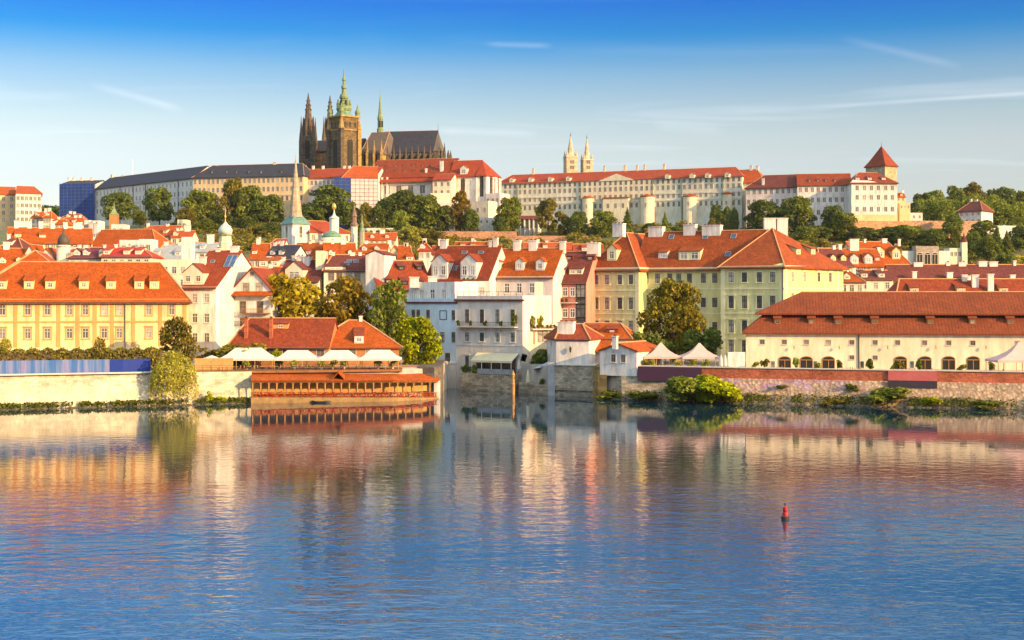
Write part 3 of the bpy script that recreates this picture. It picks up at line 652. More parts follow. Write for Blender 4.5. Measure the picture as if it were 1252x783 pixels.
# blue sheet fence
m, t, n, l, b = mat_new('blue fence sheet'); ob = coord(t, 'UV'); sp = n.new('ShaderNodeSeparateXYZ'); l.new(ob, sp.inputs[0])
st = rampf(t, noise(t, ob, 1.0, 4, .6, (.55, .02, 1)), [(.30, (.008, .05, .24)), (.45, (.03, .12, .34)), (.55, (.16, .20, .36)), (.66, (.23, .16, .30)), (.75, (.03, .11, .33))])
l.new(mixc(t, rampf(t, noise(t, ob, 3, 4, .6, (1, .1, 1)), [(.4, 0.0), (.7, .4)]), st, (.012, .07, .29)), b.inputs['Base Color']); b.inputs['Roughness'].default_value = .5; FEN = m
FEB = plain('plain blue sheet', (.006, .028, .24), .5, .2)
r = thing('site_fence', 'streaked blue and lilac sheet fence along the top of the cream embankment', 'fence', (X(60, 256), 256, 6))
fp = [-200, -120, -80, -40, 0, 18, 36, 54, 72, 90, 108, 122, 134, 150, 168, 184]
for a, c in zip(fp, fp[1:]):
    p, q = line(a, LBANK, 4.3), line(c, LBANK, 4.3); mb = MB(); mb.prism([p+(q-p)*.004, q-(q-p)*.004, q-(q-p)*.004+Vector((0, .08)), p+(q-p)*.004+Vector((0, .08))], 6.0, 8.62, FEN if c <= 134 else FEB); part('fence_panel', mb, r, None if c <= 134 else 'plain deep blue fence panel')
    mb = MB(); mb.tube((p.x, p.y+.14, 6), (p.x, p.y+.14, 8.75), .05, .05, IRN); part('fence_post', mb, r)
def hedge(name, label, pa, pb, tab, dy, z0, z1, th, mat, n_, seed, size=.26):
    rng = np.random.default_rng(seed); px = rng.uniform(pa, pb, n_); fx = rng.uniform(0, 1, n_); zz = rng.uniform(0, 1, n_); s_ = rng.uniform(0, 1, n_)
    fx = np.where(s_ < .45, 0, fx); zz = np.where(s_ > .6, 1, zz); P_ = np.array([[*line(p, tab, dy+f*th), z0+(z1-z0)*z] for p, f, z in zip(px, fx, zz)])
    P_ += rng.normal(scale=.14, size=P_.shape); P_[:, 2] += .25*np.sin(px*.35)*zz
    nr = np.stack([0*fx, np.where(fx < .3, -1, 0.), zz], 1); c = ((P_[:, 0].min()+P_[:, 0].max())/2, P_[:, 1].mean(), z0); P_ -= np.array(c)
    o = link(name, leaf_mesh(P_, nr, size, rng, name, mat), None, c); tag(o, label, 'hedge')
    core = MB(); a, c2 = line(pa, tab, dy), line(pb, tab, dy); core.prism([a+Vector((0, .2)), c2+Vector((0, .2)), c2+Vector((0, th-.2)), a+Vector((0, th-.2))], z0, z1-.25, MATS['bark']); part('stems', core, o); return o
plain('bark', (0.11, 0.075, 0.05), 0.9, 0.4, 1.5)
hedge('hedge', 'long clipped olive hedge between the blue fence and the yellow palace', -130, 196, LBANK, 11, 6, 10.0, 2.2, LO, 9000, 5)
# ------------------------------------------------------------------ left bank, front row
r, v = house('palace', 'long yellow two storey riverside palace with ochre window surrounds and orange hipped roof', 'palace', (-50, 277.6), (229, 287), 6, D=17, eave=364.5, ridge=321, wall=YEL, roof=RO, sl=.235, sr=.13, oh=.9, th=.35)
cols = [3, 34, 58, 85, 104.5, 127.5, 146, 182, 210]
v.win('F', cols+[-26], [379, 407.5], 1.15, 2.05, 'trim', WFA, ORT)
v.band(v.ze-.75, .55, .35, ORT, 'FR'); v.band(Z(394.5, 285), .35, .14, ORT, 'F', 'string_course'); v.band(6, Z(426, 285)-6, .12, SIL, 'F', 'plinth')
v.strips('F', [19, 46, 71.5, 95, 116, 137, 163, 196, 226], Z(424, 284), v.ze-.75, .75, .09, ORT)
mb = MB(); p = v.pt('F', v.on('F', 153)[0], 0, .2); mb.tube((p.x, p.y, 6), (p.x, p.y, v.ze-.2), .09, .09, IRN); part('downpipe', mb, r)
for px in (3, 36, 62, 103, 136, 170.5, 189): v.dormer('F', px, 348.5, 1.9, 1.7, 'shed', YEL, RO, .85, .95)
w2 = Vol(r, (-49, 277.8), (117, 283.6), D=36, base=6, ze=v.ze-.06, zr=Z(306.5, 291), roof=RO, wall=YEL, kind='y', sl=.32, oh=.9, walls=False, roof_name='wing_roof')
# white house with glazed roof strip
r, v = house('townhouse', 'white house with blue glazed roof strip and tall blank white gable right of the palace', 'house', (224, 301), (264, 300), 6, BR=(324, 322), eave=350, ridge=307, wall=WHT, roof=RR, oh=.6, og=.2)
v.win('F', [238.5, 253], [364.7, 389, 413], 1.1, 2.0, 'plain', WFR, SIL)
v.band(v.ze-.5, .35, .3, SIL, 'F')
v.dormer('F', 240, 341, 4.6, 2.6, 'gable', CRM, RR, 1.0, 1.3, 2)
for k, (x, y) in enumerate(((281, 316), (286.5, 316), (278, 323), (283.5, 323))): v.skylight('F', x, y, 1.1, 2.2, SOL)
v.skylight('F', 260, 320, .8, 1.0); v.chim(248, 314, 8, 'F', 323); v.chim(287, 301, 10); v.chim(267, 304, 6)
# gabled house with balcony
r, v = house('gabled_house', 'narrow white gabled house with timber balconies behind the dark restaurant roof', 'house', (284, 308), (332, 307), 6, D=14, eave=353, ridge=327, wall=WHT, roof=RR, kind='y', oh=.5, og=.5)
v.win('F', [301, 317], [352], 1.5, 2.2, 'plain', BFR, SIL); v.win('F', [308], [335], .9, .9, 'plain', BFR, SIL); v.win('F', [297, 318], [376], 1.5, 2.8, 'plain', BFR, SIL); v.win('F', [297, 318], [394], 1.4, 2.0, 'plain', BFR, SIL)
mb = MB(); a, c = v.pt('F', -.4, 0), v.pt('F', v.W+.4, 0); z = Z(361, 307); mb.shell([[a+Vector((0, -1.6, z)), c+Vector((0, -1.6, z)), c+Vector((0, .1, z+.9)), a+Vector((0, .1, z+.9))]], .22, RO); part('porch_roof', mb, r)
for nm, (u0, u1), zz in (('balcony', (2.4, v.W-.3), Z(384, 307)), ('balcony', (2.4, v.W-.3), Z(394.5, 307))):
    mb = MB(); a, c = v.pt('F', u0, zz), v.pt('F', u1, zz); b0 = Vector((0, -1.4, 0)); mb.prism([a+b0, c+b0, c, a], zz, zz+.18, WOD); o = part(nm, mb, r)
    mb = MB(); mb.beam(a+b0+Vector((0, .05, 1.15)), c+b0+Vector((0, .05, 1.15)), .08, .1, WOD)
    for i in range(22): q = a+(c-a)*(i/21)+b0+Vector((0, .05, .18)); mb.box(q.x-.03, q.x+.03, q.y-.03, q.y+.03, q.z, q.z+.88, WOD)
    off = part('railing', mb, r)
v.skylight('R', 330, 345, 1, 1.4)
# dark red restaurant roofs
r, v = house('restaurant', 'low restaurant with sprawling dark red and orange tiled roofs behind the white marquees', 'restaurant', (281, 285.5), (402, 283.5), 6, D=11, eave=421, ridge=389.5, wall=TER, roof=RR, sl=.12, sr=0, oh=.7)
v.win('F', [300, 330, 350, 372, 392], [430], 1.6, 2.0, 'plain', BFR, SIL)
mb = MB(); 
for px in (301, 331.5): v.chim(px, 389, 4, 'F', 412, BRK)
v.dormer('F', 344, 399, 3.2, 1.0, 'shed', ORT, RR, 1.0, .6)
w2 = Vol(r, (376, 285), (488, 287), D=17, base=6, eave=422.5, ridge=392, wall=TER, roof=RO, sl=.44, sr=.40, oh=.7)
w2.dormer('F', 439, 415, 1.9, 1.6, 'shed', WHT, RR, 1.0, .9); w2.dormer('F', 397, 416, 1.6, 1.6, 'shed', PGR, RR, .9, .9); w2.chim(441, 386.5, 4, dp=.8)
w2.win('F', [392, 410, 430, 452, 472], [432], 1.7, 2.0, 'plain', BFR, SIL)
# marquees on the terrace
def post(mb, p, z0, z1, r_=.07, m=None): mb.tube((p[0], p[1], z0), (p[0], p[1], z1), r_, r_, m or WFR, 6)
def marquee(label, pa, pb, Y, D, z0, ze, zt, mat, rows, peak=False, grp=None):
    x0, x1 = X(pa, Y), X(pb, Y); xc = (x0+x1)/2; r = thing('marquee', label, 'marquee', (xc, Y+D/2, z0), grp); c = MB()
    rings = []
    for f, g_ in rows:                                   # f: fraction towards the top, g: height fraction -> sagging cloth
        if peak: a, b_, e0, e1 = x0+(xc-x0)*f, x1+(xc-x1)*f, Y+D/2*f, Y+D-D/2*f
        else: a, b_, e0, e1 = x0+(x1-x0)*.27*f, x1-(x1-x0)*.27*f, Y+D*.42*f, Y+D-D*.42*f
        z = ze+(zt-ze)*g_; rings.append([(a, e0, z), (b_, e0, z), (b_, e1, z), (a, e1, z)])
    polys = []
    for A, B_ in zip(rings, rings[1:]):
        for k in range(4): polys.append([A[k], A[(k+1) % 4], B_[(k+1) % 4], B_[k]])
    polys.append(rings[-1]); c.shell(polys, .06, mat)
    for p, q in zip(rings[0], rings[0][1:]+rings[0][:1]): c.beam((p[0], p[1], p[2]-.064), (q[0], q[1], q[2]-.064), .05, .34, mat)
    part('canopy', c, r)
    for x in (x0+.15, (2*x0+x1)/3, (x0+2*x1)/3, x1-.15):
        for y in (Y+.15, Y+D-.15):
            mb = MB(); post(mb, (x, y), z0, ze-.1, .07, WDL); part('post', mb, r)
    return r
RW = [(0, 0), (.25, .14), (.5, .36), (.78, .72), (1, 1)]
MG = 'white marquees on the restaurant terrace'
for lb, a, b_, zt in (('leftmost and largest white marquee on the restaurant terrace, half hidden by olive shrubs', 266, 334, 425.5), ('white marquee second from the left, in front of the long dark red roof', 334.5, 387, 428.5), ('white marquee third from the left, in front of the roof corner', 387.5, 437, 428.5), ('rightmost white marquee below the dormer of the orange hipped roof', 437.5, 488, 428)):
    marquee(lb, a, b_, 274, 6.5, 6, Z(438.8, 274), Z(zt, 277), CLO, RW, False, MG)
marquee('small low white parasol marquee at the left end of the restaurant terrace', 244, 268, 275, 4, 6, Z(439, 275), Z(434.5, 277), CLO, RW, True)
# terrace: planks, railing, tables, plants
r = thing('railing', 'thin dark metal terrace railing in front of the white marquees', 'railing', (X(360, 268), 268, 6))
LT = [(235, 266), (307, 268.3), (480, 273.5), (495, 274.5)]
def lt(px, dy=0): Y = lerpt(LT, px)+dy; return Vector((X(px, Y), Y))
mb = MB(); pr = [238, 270, 307, 350, 400, 450, 486]
for a, c in zip(pr, pr[1:]):
    p, q = lt(a), lt(c)
    for z in (6.95, 6.55, 6.2): mb.beam((p.x, p.y, z+.2), (q.x, q.y, z+.2), .05, .05, IRN)
part('rail', mb, r)
for i in range(26):
    p = lt(238+i*9.9); mb = MB(); post(mb, p, 6, 7.15, .035, IRN); part('railing_post', mb, r)
mb = MB(); ql = [lt(a, -.35) for a in (236, 307, 400, 492)]+[lt(a, 8) for a in (492, 400, 307, 236)]; mb.prism(ql, 5.6, 6.02, WOD); setting('terrace_paving', mb)
mb = MB(); 
for a, c in ((238, 258), (258.5, 285)): 
    p, q = lt(a, 4.5), lt(c, 4.5); mb.prism([p, q, q+Vector((0, .1)), p+Vector((0, .1))], 6.02, 8.3, WDL)
solo('screen', mb, 'orange timber screen at the left end of the restaurant terrace', 'screen', (X(260, 271), 271, 6))
def table_set(px, Y, z, label, grp, first=[None]):
    if first[0] is None:
        t_ = thing('cafe_table', label, 'table', (0, 0, 0), grp); mb = MB(); mb.box(-.45, .45, -.4, .4, .70, .75, WDL); part('tabletop', mb, t_); mb = MB(); mb.tube((0, 0, 0), (0, 0, .7), .05, .05, IRN); mb.box(-.25, .25, -.25, .25, 0, .03, IRN); part('leg', mb, t_)
        c_ = thing('chair', 'x', 'chair', (0, 0, 0), 'chairs on the restaurant terrace'); mb = MB(); mb.box(-.22, .22, -.22, .22, .42, .47, WDL); part('seat', mb, c_); mb = MB(); mb.box(-.22, .22, .18, .22, .5, .95, WDL); part('backrest', mb, c_)
        for sx in (-.19, .19):
            for sy in (-.19, .19): mb = MB(); mb.box(sx-.02, sx+.02, sy-.02, sy+.02, 0, .42, WOD); part('leg', mb, c_)
        first[0] = (t_, c_)
    t_, c_ = first[0]
    def dup(o, loc, rz, lb):
        if o.location.length < .01: o.location = loc; o.rotation_euler = (0, 0, rz); o['label'] = lb; return
        q = o.copy(); C.objects.link(q); q.location = loc; q.rotation_euler = (0, 0, rz); q['label'] = lb
        for ch in list(o.children): d = ch.copy(); C.objects.link(d); d.parent = q
    x = X(px, Y); dup(t_, (x, Y, z), 0, label); cl_ = 'light timber cafe chair on the restaurant terrace under the white marquees'
    dup(c_, (x-.75, Y, z), R(90), cl_); dup(c_, (x+.75, Y, z), R(-90), cl_)
for i in range(13): table_set(272+i*16.3, lerpt(LT, 272+i*16.3)+1.6, 6.02, 'small timber cafe table on the restaurant terrace under the white marquees', 'tables on the restaurant terrace')
def planter(label, px, Y, z, h, w_, mat, grp, seed=1, pot=None):
    r = thing('potted_plant', label, 'plant', (X(px, Y), Y, z), grp); cm, tm = proto('bush', 420, .12, 60+seed % 3, mat); o = link('foliage', cm, r, (0, 0, .4), px % 6); o.scale = (w_, w_, h-.4)
    mb = MB(); mb.lathe((X(px, Y), Y, z), [(.2, 0), (.3, .45), (.26, .45)], 8, pot or SIL); part('pot', mb, r)
for i, px in enumerate((302, 360, 393, 407, 421, 462, 480)): planter('bushy yellow green potted shrub among the tables of the restaurant terrace', px, lerpt(LT, px)+2.6, 6.02, 1.9, 1.5, LY, 'potted shrubs on the restaurant terrace', i)
# timber river gallery
r = thing('river_gallery', 'open timber river restaurant gallery with orange tiled lean-to roof and red flower railing', 'restaurant', (X(420, 266), 266, 0))
gp = [307, 350, 395, 440, 480, 513, 537]; GT = [(307, 264.5), (440, 268.8), (480, 270), (513, 273.5), (537, 278)]
def gl(px, dy=0): Y = lerpt(GT, px)+dy; return Vector((X(px, Y), Y))
ra = [gl(p, -.6) for p in gp]; rb = [gl(p, 4.6) for p in gp]; polys = []
zf = [Z(464.5, p.y) for p in ra]; zb = [Z(456.5, lerpt(GT, px)+4.6) for px in gp]
for i in range(len(gp)-1): polys.append([(*ra[i], zf[i]), (*ra[i+1], zf[i+1]), (*rb[i+1], zb[i+1]), (*rb[i], zb[i])])
mb = MB(); mb.shell(polys, .22, RO); part('roof', mb, r)
mb = MB(); mb.prism([gl(p, -.5) for p in gp]+[gl(p, 5) for p in gp[::-1]], -1.0, [Z(486, q.y) for q in [gl(p) for p in gp]]+[Z(486, gl(p).y) for p in gp[::-1]], plain('ochre quay stone', (.30, .19, .08), .9, .4)); part('base', mb, r)
mb = MB(); mb.prism([gl(p, 3.0) for p in gp]+[gl(p, 3.5) for p in gp[::-1]], 1.5, [Z(457.5, gl(p).y+4.6)-.35 for p in gp]+[Z(457.5, gl(p).y+4.6)-.35 for p in gp[::-1]], WDL); part('back_wall', mb, r)
for i in range(24):
    px = 309+i*9.85; p = gl(px); z0 = Z(486, p.y); z1 = Z(465.5, p.y)-.1; mb = MB(); mb.box(p.x-.10, p.x+.10, p.y-.1, p.y+.1, z0, z1, WDL); part('timber_post', mb, r)
    mb = MB()
    for sx in (-1, 1): mb.tube((p.x, p.y, z1-.8), (p.x+sx*.6, p.y, z1-.05), .06, .06, WOD, 4)
    part('bracket', mb, r)
for a, c in zip(gp, gp[1:]):
    p, q = gl(a, -.16), gl(c, -.16); za, zc = Z(486, p.y), Z(486, q.y); mb = MB()
    for h in (.25, 1.0): mb.beam((p.x, p.y, za+h), (q.x, q.y, zc+h), .07, .09, WOD)
    for i in range(int((q-p).length/.28)): s_ = p+(q-p)*(i*.28/(q-p).length); zz = za+(zc-za)*(i*.28/(q-p).length); mb.box(s_.x-.04, s_.x+.04, s_.y-.03, s_.y+.03, zz, zz+.95, WOD)
    part('gallery_railing', mb, r); mb = MB(); mb.beam((p.x, p.y, Z(466, p.y)), (q.x, q.y, Z(466, q.y)), .2, .28, WOD); part('eaves_beam', mb, r)
rng = np.random.default_rng(3); FLR = leafm('red flowers', (.42, .035, .02), .5, .2); pp = []
for k in range(1300):
    px = rng.uniform(312, 532); p = gl(px, -.32+rng.normal()*.08); pp.append((p.x, p.y, Z(486, p.y)+.5+rng.normal()*.32))
off = np.array(r.location); o = link('flower_boxes', leaf_mesh(np.array(pp)-off, np.tile([0, -1., .3], (len(pp), 1)), .13, rng, 'flower_boxes', FLR), r)
mb = MB(); g0, g1 = gl(409, -.75), gl(418, -.75); gm = (g0+g1)/2; zg = Z(464, 267)+.15
mb.shell([[(g0.x-.4, g0.y, zg), (gm.x, gm.y, zg+1.25), (gm.x, gm.y+4.4, zg+1.35), (g0.x-.4, g0.y+4.4, zg+.1)], [(gm.x, gm.y, zg+1.25), (g1.x+.4, g1.y, zg), (g1.x+.4, g1.y+4.4, zg+.1), (gm.x, gm.y+4.4, zg+1.35)]], .2, RO); part('porch_gable', mb, r)
mb = MB(); mb.prism([Vector((X(531, 277), 277.5)), Vector((-14.4, 281)), Vector((-15.2, 318)), Vector((-19, 318)), Vector((-19, 279))], -2, 6.2, stone('dark quay stone', (.17, .15, .12), .9, .42, .4)); solo('inlet_wall', mb, 'dark sandstone side wall of the inlet right behind the timber river gallery', 'wall', (-16, 295, 0))
mb = MB(); mb.shell([[G(487, 283, Z(450, 283)), G(533, 284, Z(449.5, 284)), G(531, 287, Z(447, 287)), G(489, 286, Z(447.5, 286))]], .2, RO); mb.prism([G(488, 284, 0)[:2], G(531, 285, 0)[:2], G(530, 286, 0)[:2], G(488, 285, 0)[:2]], 5.8, Z(449.5, 284), TER); solo('garden_wall', mb, 'low orange tiled wall below the bright green bushy tree', 'wall', (X(510, 284), 284, 6))
p = gl(535, .2); mb = MB(); mb.prism([p+Vector(q) for q in ((-.7, -.4), (.5, -.4), (.5, .8), (-.7, .8))], 0, Z(466, 277), WHT); part('end_pier', mb, r)
mb = MB(); x, y = X(394, 266.5), 266.0; hull = [(-2.0, 0), (-1.2, -.5), (1.0, -.55), (1.8, -.1), (1.8, .1), (1.0, .55), (-1.2, .5)]
mb.prism([(x+a*.8, y+b_*.8) for a, b_ in hull], -.15, .12, IRN); mb.prism([(x+a, y+b_) for a, b_ in hull], .12, [.5, .3, .3, .42, .42, .3, .3], IRN)
solo('rowing_boat', mb, 'dark low rowing boat moored against the stone base of the timber gallery', 'boat', (x, y, 0))
# trees of the left bank
tree('willow', 'pale yellow green weeping willow at the water below the end of the blue fence', 'tree', 211, 260.5, .4, 428, 54, 'willow', LY, 7500, .020, 3, trunk=False)
tree('bushy_tree', 'round olive bushy tree at the right corner of the yellow palace', 'tree', 217, 275, 6, 389, 44, 'round', LO, 3600, .032, 4)
tree('shrub', 'tall yellow green shrub at the left edge in front of the hedge', 'shrub', -1, 262, 6, 408, 24, 'bush', LY, 1600, .045, 5)
tree('slim_tree', 'small slim olive tree rising from the long hedge', 'tree', 122, 266, 6, 413, 18, 'tall', LO, 1300, .04, 6)
tree('shrub', 'wide olive shrub behind the leftmost white marquee', 'shrub', 297, 282, 6, 411, 60, 'bush', LO, 3000, .035, 7)
tree('shrub', 'low olive shrub between the white house and the terrace screen', 'shrub', 262, 282, 6, 421, 40, 'bush', LO, 1800, .04, 8)
tree('autumn_tree', 'golden yellow autumn tree behind the long dark red restaurant roof', 'tree', 357, 312, 6, 338, 88, 'round', LA, 4600, .03, 9)
tree('autumn_tree', 'brownish orange autumn tree in front of the cream house and white gable', 'tree', 423, 313, 6, 340, 80, 'round', LN, 4400, .03, 10)
tree('green_tree', 'tall fresh green tree behind the right end of the restaurant roof', 'tree', 476, 308, 6, 346, 56, 'tall', LM, 4200, .03, 11)
tree('green_tree', 'bright yellow green bushy tree hiding the corner of the light blue house', 'tree', 512, 294, 5, 387, 52, 'round', LB, 4600, .035, 12)
tree('shrub', 'small round bright green shrub between the first two white marquees', 'shrub', 338, 281, 6, 424, 12, 'bush', LB, 900, .06, 13)
for lb, px, tp, wd in (('upright green shrub at the water left of the quay wall', 256, 476, 9), ('low bright green shrub at the foot of the quay wall', 271, 484, 13)): tree('shrub', lb, 'shrub', px, lerpt(LBANK, px)+1.2, .3, tp, wd, 'bush', LB, 900, .06, int(px))
# ------------------------------------------------------------------ the inlet: pale houses
def balcony(root, v, S, u0, u1, z, dep, mat, rail=IRN, step=.3):
    o_ = part('balcony', (lambda mb: (mb.prism([tuple(v.pt(S, u, 0, q))[:2] for u, q in ((u0, dep), (u1, dep), (u1, .02), (u0, .02))], z-.2, z, mat), mb)[1])(MB()), root)
    mb = MB(); A, Bq, c, d = v.pt(S, u0, z, dep-.06), v.pt(S, u1, z, dep-.06), v.pt(S, u1, z, .05), v.pt(S, u0, z, .05); hz = Vector((0, 0, 1.0))
    for p, q in ((A, Bq), (Bq, c), (A, d)): mb.beam(p+hz, q+hz, .06, .07, rail)
    n_ = int((Bq-A).length/step)
    for i in range(n_+1): q = A+(Bq-A)*(i/n_); mb.box(q.x-.022, q.x+.022, q.y-.022, q.y+.022, z, z+.95, rail)
    part('railing', mb, root); return o_
def pots(root, v, S, us, z, out, mat, h=.9, w_=.7):
    for u in us:
        p = v.pt(S, u, z, out)-v.off; cm, tm = proto('bush', 420, .12, 61, mat); o = link('balcony_plant', cm, root, p, u*3); o.scale = (w_, w_, h)
r, v = house('waterside_house', 'light blue waterside house with a white balustraded terrace and set back attic floor', 'house', (497, 317), (558, 309), 0, D=14, kind='flat', eave=369.5, wall=BLU, roof=GRM)
v.win('F', [505.5, 511.5, 523.5], [384.5, 412], .95, 2.0, 'plain', IRN, SIL); v.win('F', [554.5], [385.5], .95, 2.1, 'plain', IRN, SIL); v.win('F', [541], [412.5], 1.15, 2.2, 'plain', IRN, SIL); v.win('F', [554.5], [412.5], 1.0, 2.2, 'plain', IRN, SIL); v.win('F', [547.5], [437], 1.4, 1.9, 'plain', IRN, SIL)
mb = MB(); u = v.on('F', 542)[0]; z = Z(385.5, 311); 
for x0, x1, z0, z1 in ((-1, 1, .9, 1.05), (-1, 1, -1.05, -.9), (-1, -.86, -.9, .9), (.86, 1, -.9, .9)):
    a, c = v.pt('F', u+x0, 0, .07), v.pt('F', u+x1, 0, .07); mb.prism([a[:2], c[:2], v.pt('F', u+x1, 0)[:2], v.pt('F', u+x0, 0)[:2]], z+z0, z+z1, IRN)
part('blind_window_frame', mb, r); v.band(v.ze-.3, .35, .3, RD, 'F'); v.band(Z(445, 312), .3, .25, SIL, 'F', 'string_course')
mb = MB(); a, c = v.pt('F', -.1, 0, .3), v.pt('F', v.W+.05, 0, .3); mb.prism([a[:2], c[:2], v.pt('F', v.W+.05, 0)[:2], v.pt('F', -.1, 0)[:2]], -1, Z(446, 312), PGR); part('base', mb, r)
mb = MB(); mb.beam(v.pt('F', .2, Z(369, 312)+1.8, -.2), v.pt('F', v.W, Z(369, 312)+1.8, -.2), .1, .1, WFR)
for i in range(26): q = v.pt('F', .2+(v.W-.2)*i/25, v.ze+.85, -.2); mb.box(q.x-.04, q.x+.04, q.y-.04, q.y+.04, q.z, q.z+.9, WFR)
part('terrace_railing', mb, r)
at = Vol(r, (500, 321), (556, 313.5), D=9, base=v.ze, kind='flat', eave=349.5, wall=WHT, roof=GRM, wall_name='attic_wall', roof_name='attic_roof')
at.win('F', [516, 529, 543], [360], 1.2, 2.2, 'plain', WFR, SIL)
for px, a, c in ((506.5, 340, 353), (529, 339, 348)):
    p = P(px, c, 319); mb = MB(); mb.box(p.x-1.0, p.x+1.0, p.y-.6, p.y+.6, Z(352, 319), Z(a, 319), WHT); mb.box(p.x-1.15, p.x+1.15, p.y-.75, p.y+.75, Z(a, 319), Z(a, 319)+.25, SIL); part('chimney', mb, r)
r, v = house('dormer_house', 'house with brick red roof and two large white gabled dormers above the light blue house', 'house', (519, 336), (597, 329), 6, D=15, eave=343, ridge=301, wall=WHT, roof=RR, oh=.4, og=.1)
for px in (541.5, 577): v.dormer('F', px, 331, 4.2, 4.2, 'gable', WHT, RR, 1.15, 2.2, 2)
v.chim(543, 293, 9); v.skylight('F', 557, 328, .9, 1.3); v.skylight('F', 568, 309, 1.3, .7); v.skylight('F', 588, 309, 1.3, .7); v.chim(606, 291, 6); v.chim(600, 294, 4)
mb = MB(); p = P(583, 345, 326); mb.box(p.x-3.2, p.x+3.2, p.y-1.5, p.y+4, 6, Z(344, 326), WHT); part('bay_wall', mb, r); pots(r, v, 'F', [v.on('F', 572)[0], v.on('F', 577)[0], v.on('F', 583)[0]], Z(344, 326), 2.2, LM)
put_window(r, P(577, 355, 324.45)-v.off, 0, 1.9, 1.9, 'plain', WDL, SIL); put_window(r, P(589.5, 356, 324.45)-v.off, 0, 1.1, 1.9, 'plain', WFR, SIL)
for px in (561, 567, 571): put_window(r, v.pt('F', v.on('F', px)[0], Z(353, 331))-v.off, v.yaw, 1.0, 1.7, 'plain', WFR, SIL)
mb = MB(); p = P(573, 344, 324.4); q = P(593, 344, 324.4); mb.beam(p+Vector((0, 0, 1)), q+Vector((0, 0, 1)), .06, .07, IRN)
for i in range(12): a = p+(q-p)*i/11; mb.box(a.x-.03, a.x+.03, a.y-.03, a.y+.03, a.z, a.z+.95, IRN)
part('roof_railing', mb, r)
r, v = house('waterside_house', 'pale greige four storey waterside house with long balcony and cream awning over its terrace', 'house', (558, 309), (639, 300.5), -.5, D=13, kind='flat', eave=366.5, wall=PGR, roof=SIL)
v.win('F', [571.2, 589.3, 608.3, 626.8], [387], 1.05, 3.0, 'plain', IRN, SIL); v.win('F', [571.2, 589.3, 608.3, 626.8], [412.5], 1.05, 1.85, 'trim', IRN, WHT); v.win('F', [571.2], [442], .95, 2.4, 'trim', IRN, WHT)
v.band(v.ze-.35, .4, .4, RD, 'F'); v.band(Z(423, 305), .25, .1, WHT, 'F', 'string_course'); v.band(Z(403.5, 305), .2, .08, WHT, 'F', 'string_course')
balcony(r, v, 'F', v.on('F', 561.5)[0], v.on('F', 633)[0], Z(399.5, 304), 1.5, SIL)
pots(r, v, 'F', [v.on('F', q)[0] for q in (563, 579, 596, 615, 630)], Z(399.5, 304), 1.0, LD, 1.4, .8); pots(r, v, 'F', [v.on('F', 631)[0]], Z(399.5, 304), .6, LM, 3.4, .9)
mb = MB(); mb.beam(v.pt('F', 0.2, v.ze+1.75, -.2), v.pt('F', v.W-.2, v.ze+1.75, -.2), .1, .1, IRN)
for i in range(12): q = v.pt('F', .2+(v.W-.4)*i/11, v.ze+.85, -.2); mb.box(q.x-.04, q.x+.04, q.y-.04, q.y+.04, q.z, q.z+.9, IRN)
part('roof_railing', mb, r)
# awning + glazed veranda + terrace over the water
u0, u1 = v.on('F', 584)[0], v.on('F', 634.5)[0]; za = Z(441, 300)
mb = MB(); mb.shell([[v.pt('F', u0, za-.1, 3.0), v.pt('F', u1, za-.1, 3.0), v.pt('F', u1, za+1.5, .1), v.pt('F', u0, za+1.5, .1)]], .07, CRC); mb.beam(v.pt('F', u0, za-.12, 3.0), v.pt('F', u1, za-.12, 3.0), .05, .4, CRC); part('awning', mb, r)
mb = MB(); mb.prism([v.pt('F', u, 0, q)[:2] for u, q in ((u0-2, 3.6), (u1+.6, 3.6), (u1+.6, 0), (u0-2, 0))], -1, Z(458, 299), STN); part('terrace_base', mb, r)
zb = Z(458, 299); mb = MB(); mb.prism([v.pt('F', u, 0, q)[:2] for u, q in ((u0+2.2, 3.75), (u1+.8, 3.75), (u1+.8, 3.6), (u0+2.2, 3.6))], zb+.0, zb+1.1, GRM); part('parapet', mb, r)
mb = MB()
for i in range(5): q = v.pt('F', u0+.3+(u1-u0-.6)*i/4, zb, 2.9); mb.box(q.x-.06, q.x+.06, q.y-.06, q.y+.06, zb, za, WFR)
part('veranda_posts', mb, r)
mb = MB(); mb.prism([v.pt('F', u, 0, q)[:2] for u, q in ((u0+.3, .9), (u1-.3, .9), (u1-.3, .82), (u0+.3, .82))], zb, za+.3, GL); 
for i in range(7): q = v.pt('F', u0+.3+(u1-u0-.6)*i/6, zb, .95); mb.box(q.x-.08, q.x+.08, q.y-.08, q.y+.08, zb, za+.4, WOD)
part('veranda_glazing', mb, r)
pots(r, v, 'F', [u0-1.6, u0-.9, u0+.4, u0+1.2], zb, 2.8, LD, 1.9, 1.3); pots(r, v, 'F', [u0+1.5], zb, 3.2, LB, 1.1, .9)
# lit annex
r, v = house('annex', 'sunlit cream stepped annex with roof plants and pink framed windows right of the greige house', 'house', (639.3, 303), (683, 306), 0, D=10, kind='flat', eave=402, wall=CRM, roof=SIL)
v.win('F', [663.5], [411], 2.4, 2.6, 'plain', IRN, WHT)
for px in (653, 675): v.strips('F', [px], Z(421, 304), Z(403, 304)-.3, .5, .05, PNK, 'painted_panel')
mb = MB(); mb.prism([v.pt('F', u, 0, q)[:2] for u, q in ((2.0, 1.0), (v.W, 1.0), (v.W, 0.02), (2.0, .02))], v.ze-.3, v.ze, SIL); part('balcony', mb, r); pots(r, v, 'F', [2.4, 3.2, 4.4, 5.4, 6.4, 7.2], v.ze, .7, LA, .9, .7)
up = Vol(r, (639.5, 304.5), (664, 306.5), D=8.5, base=v.ze, kind='flat', eave=366.5, wall=CRM, roof=SIL, wall_name='upper_wall', roof_name='upper_roof')
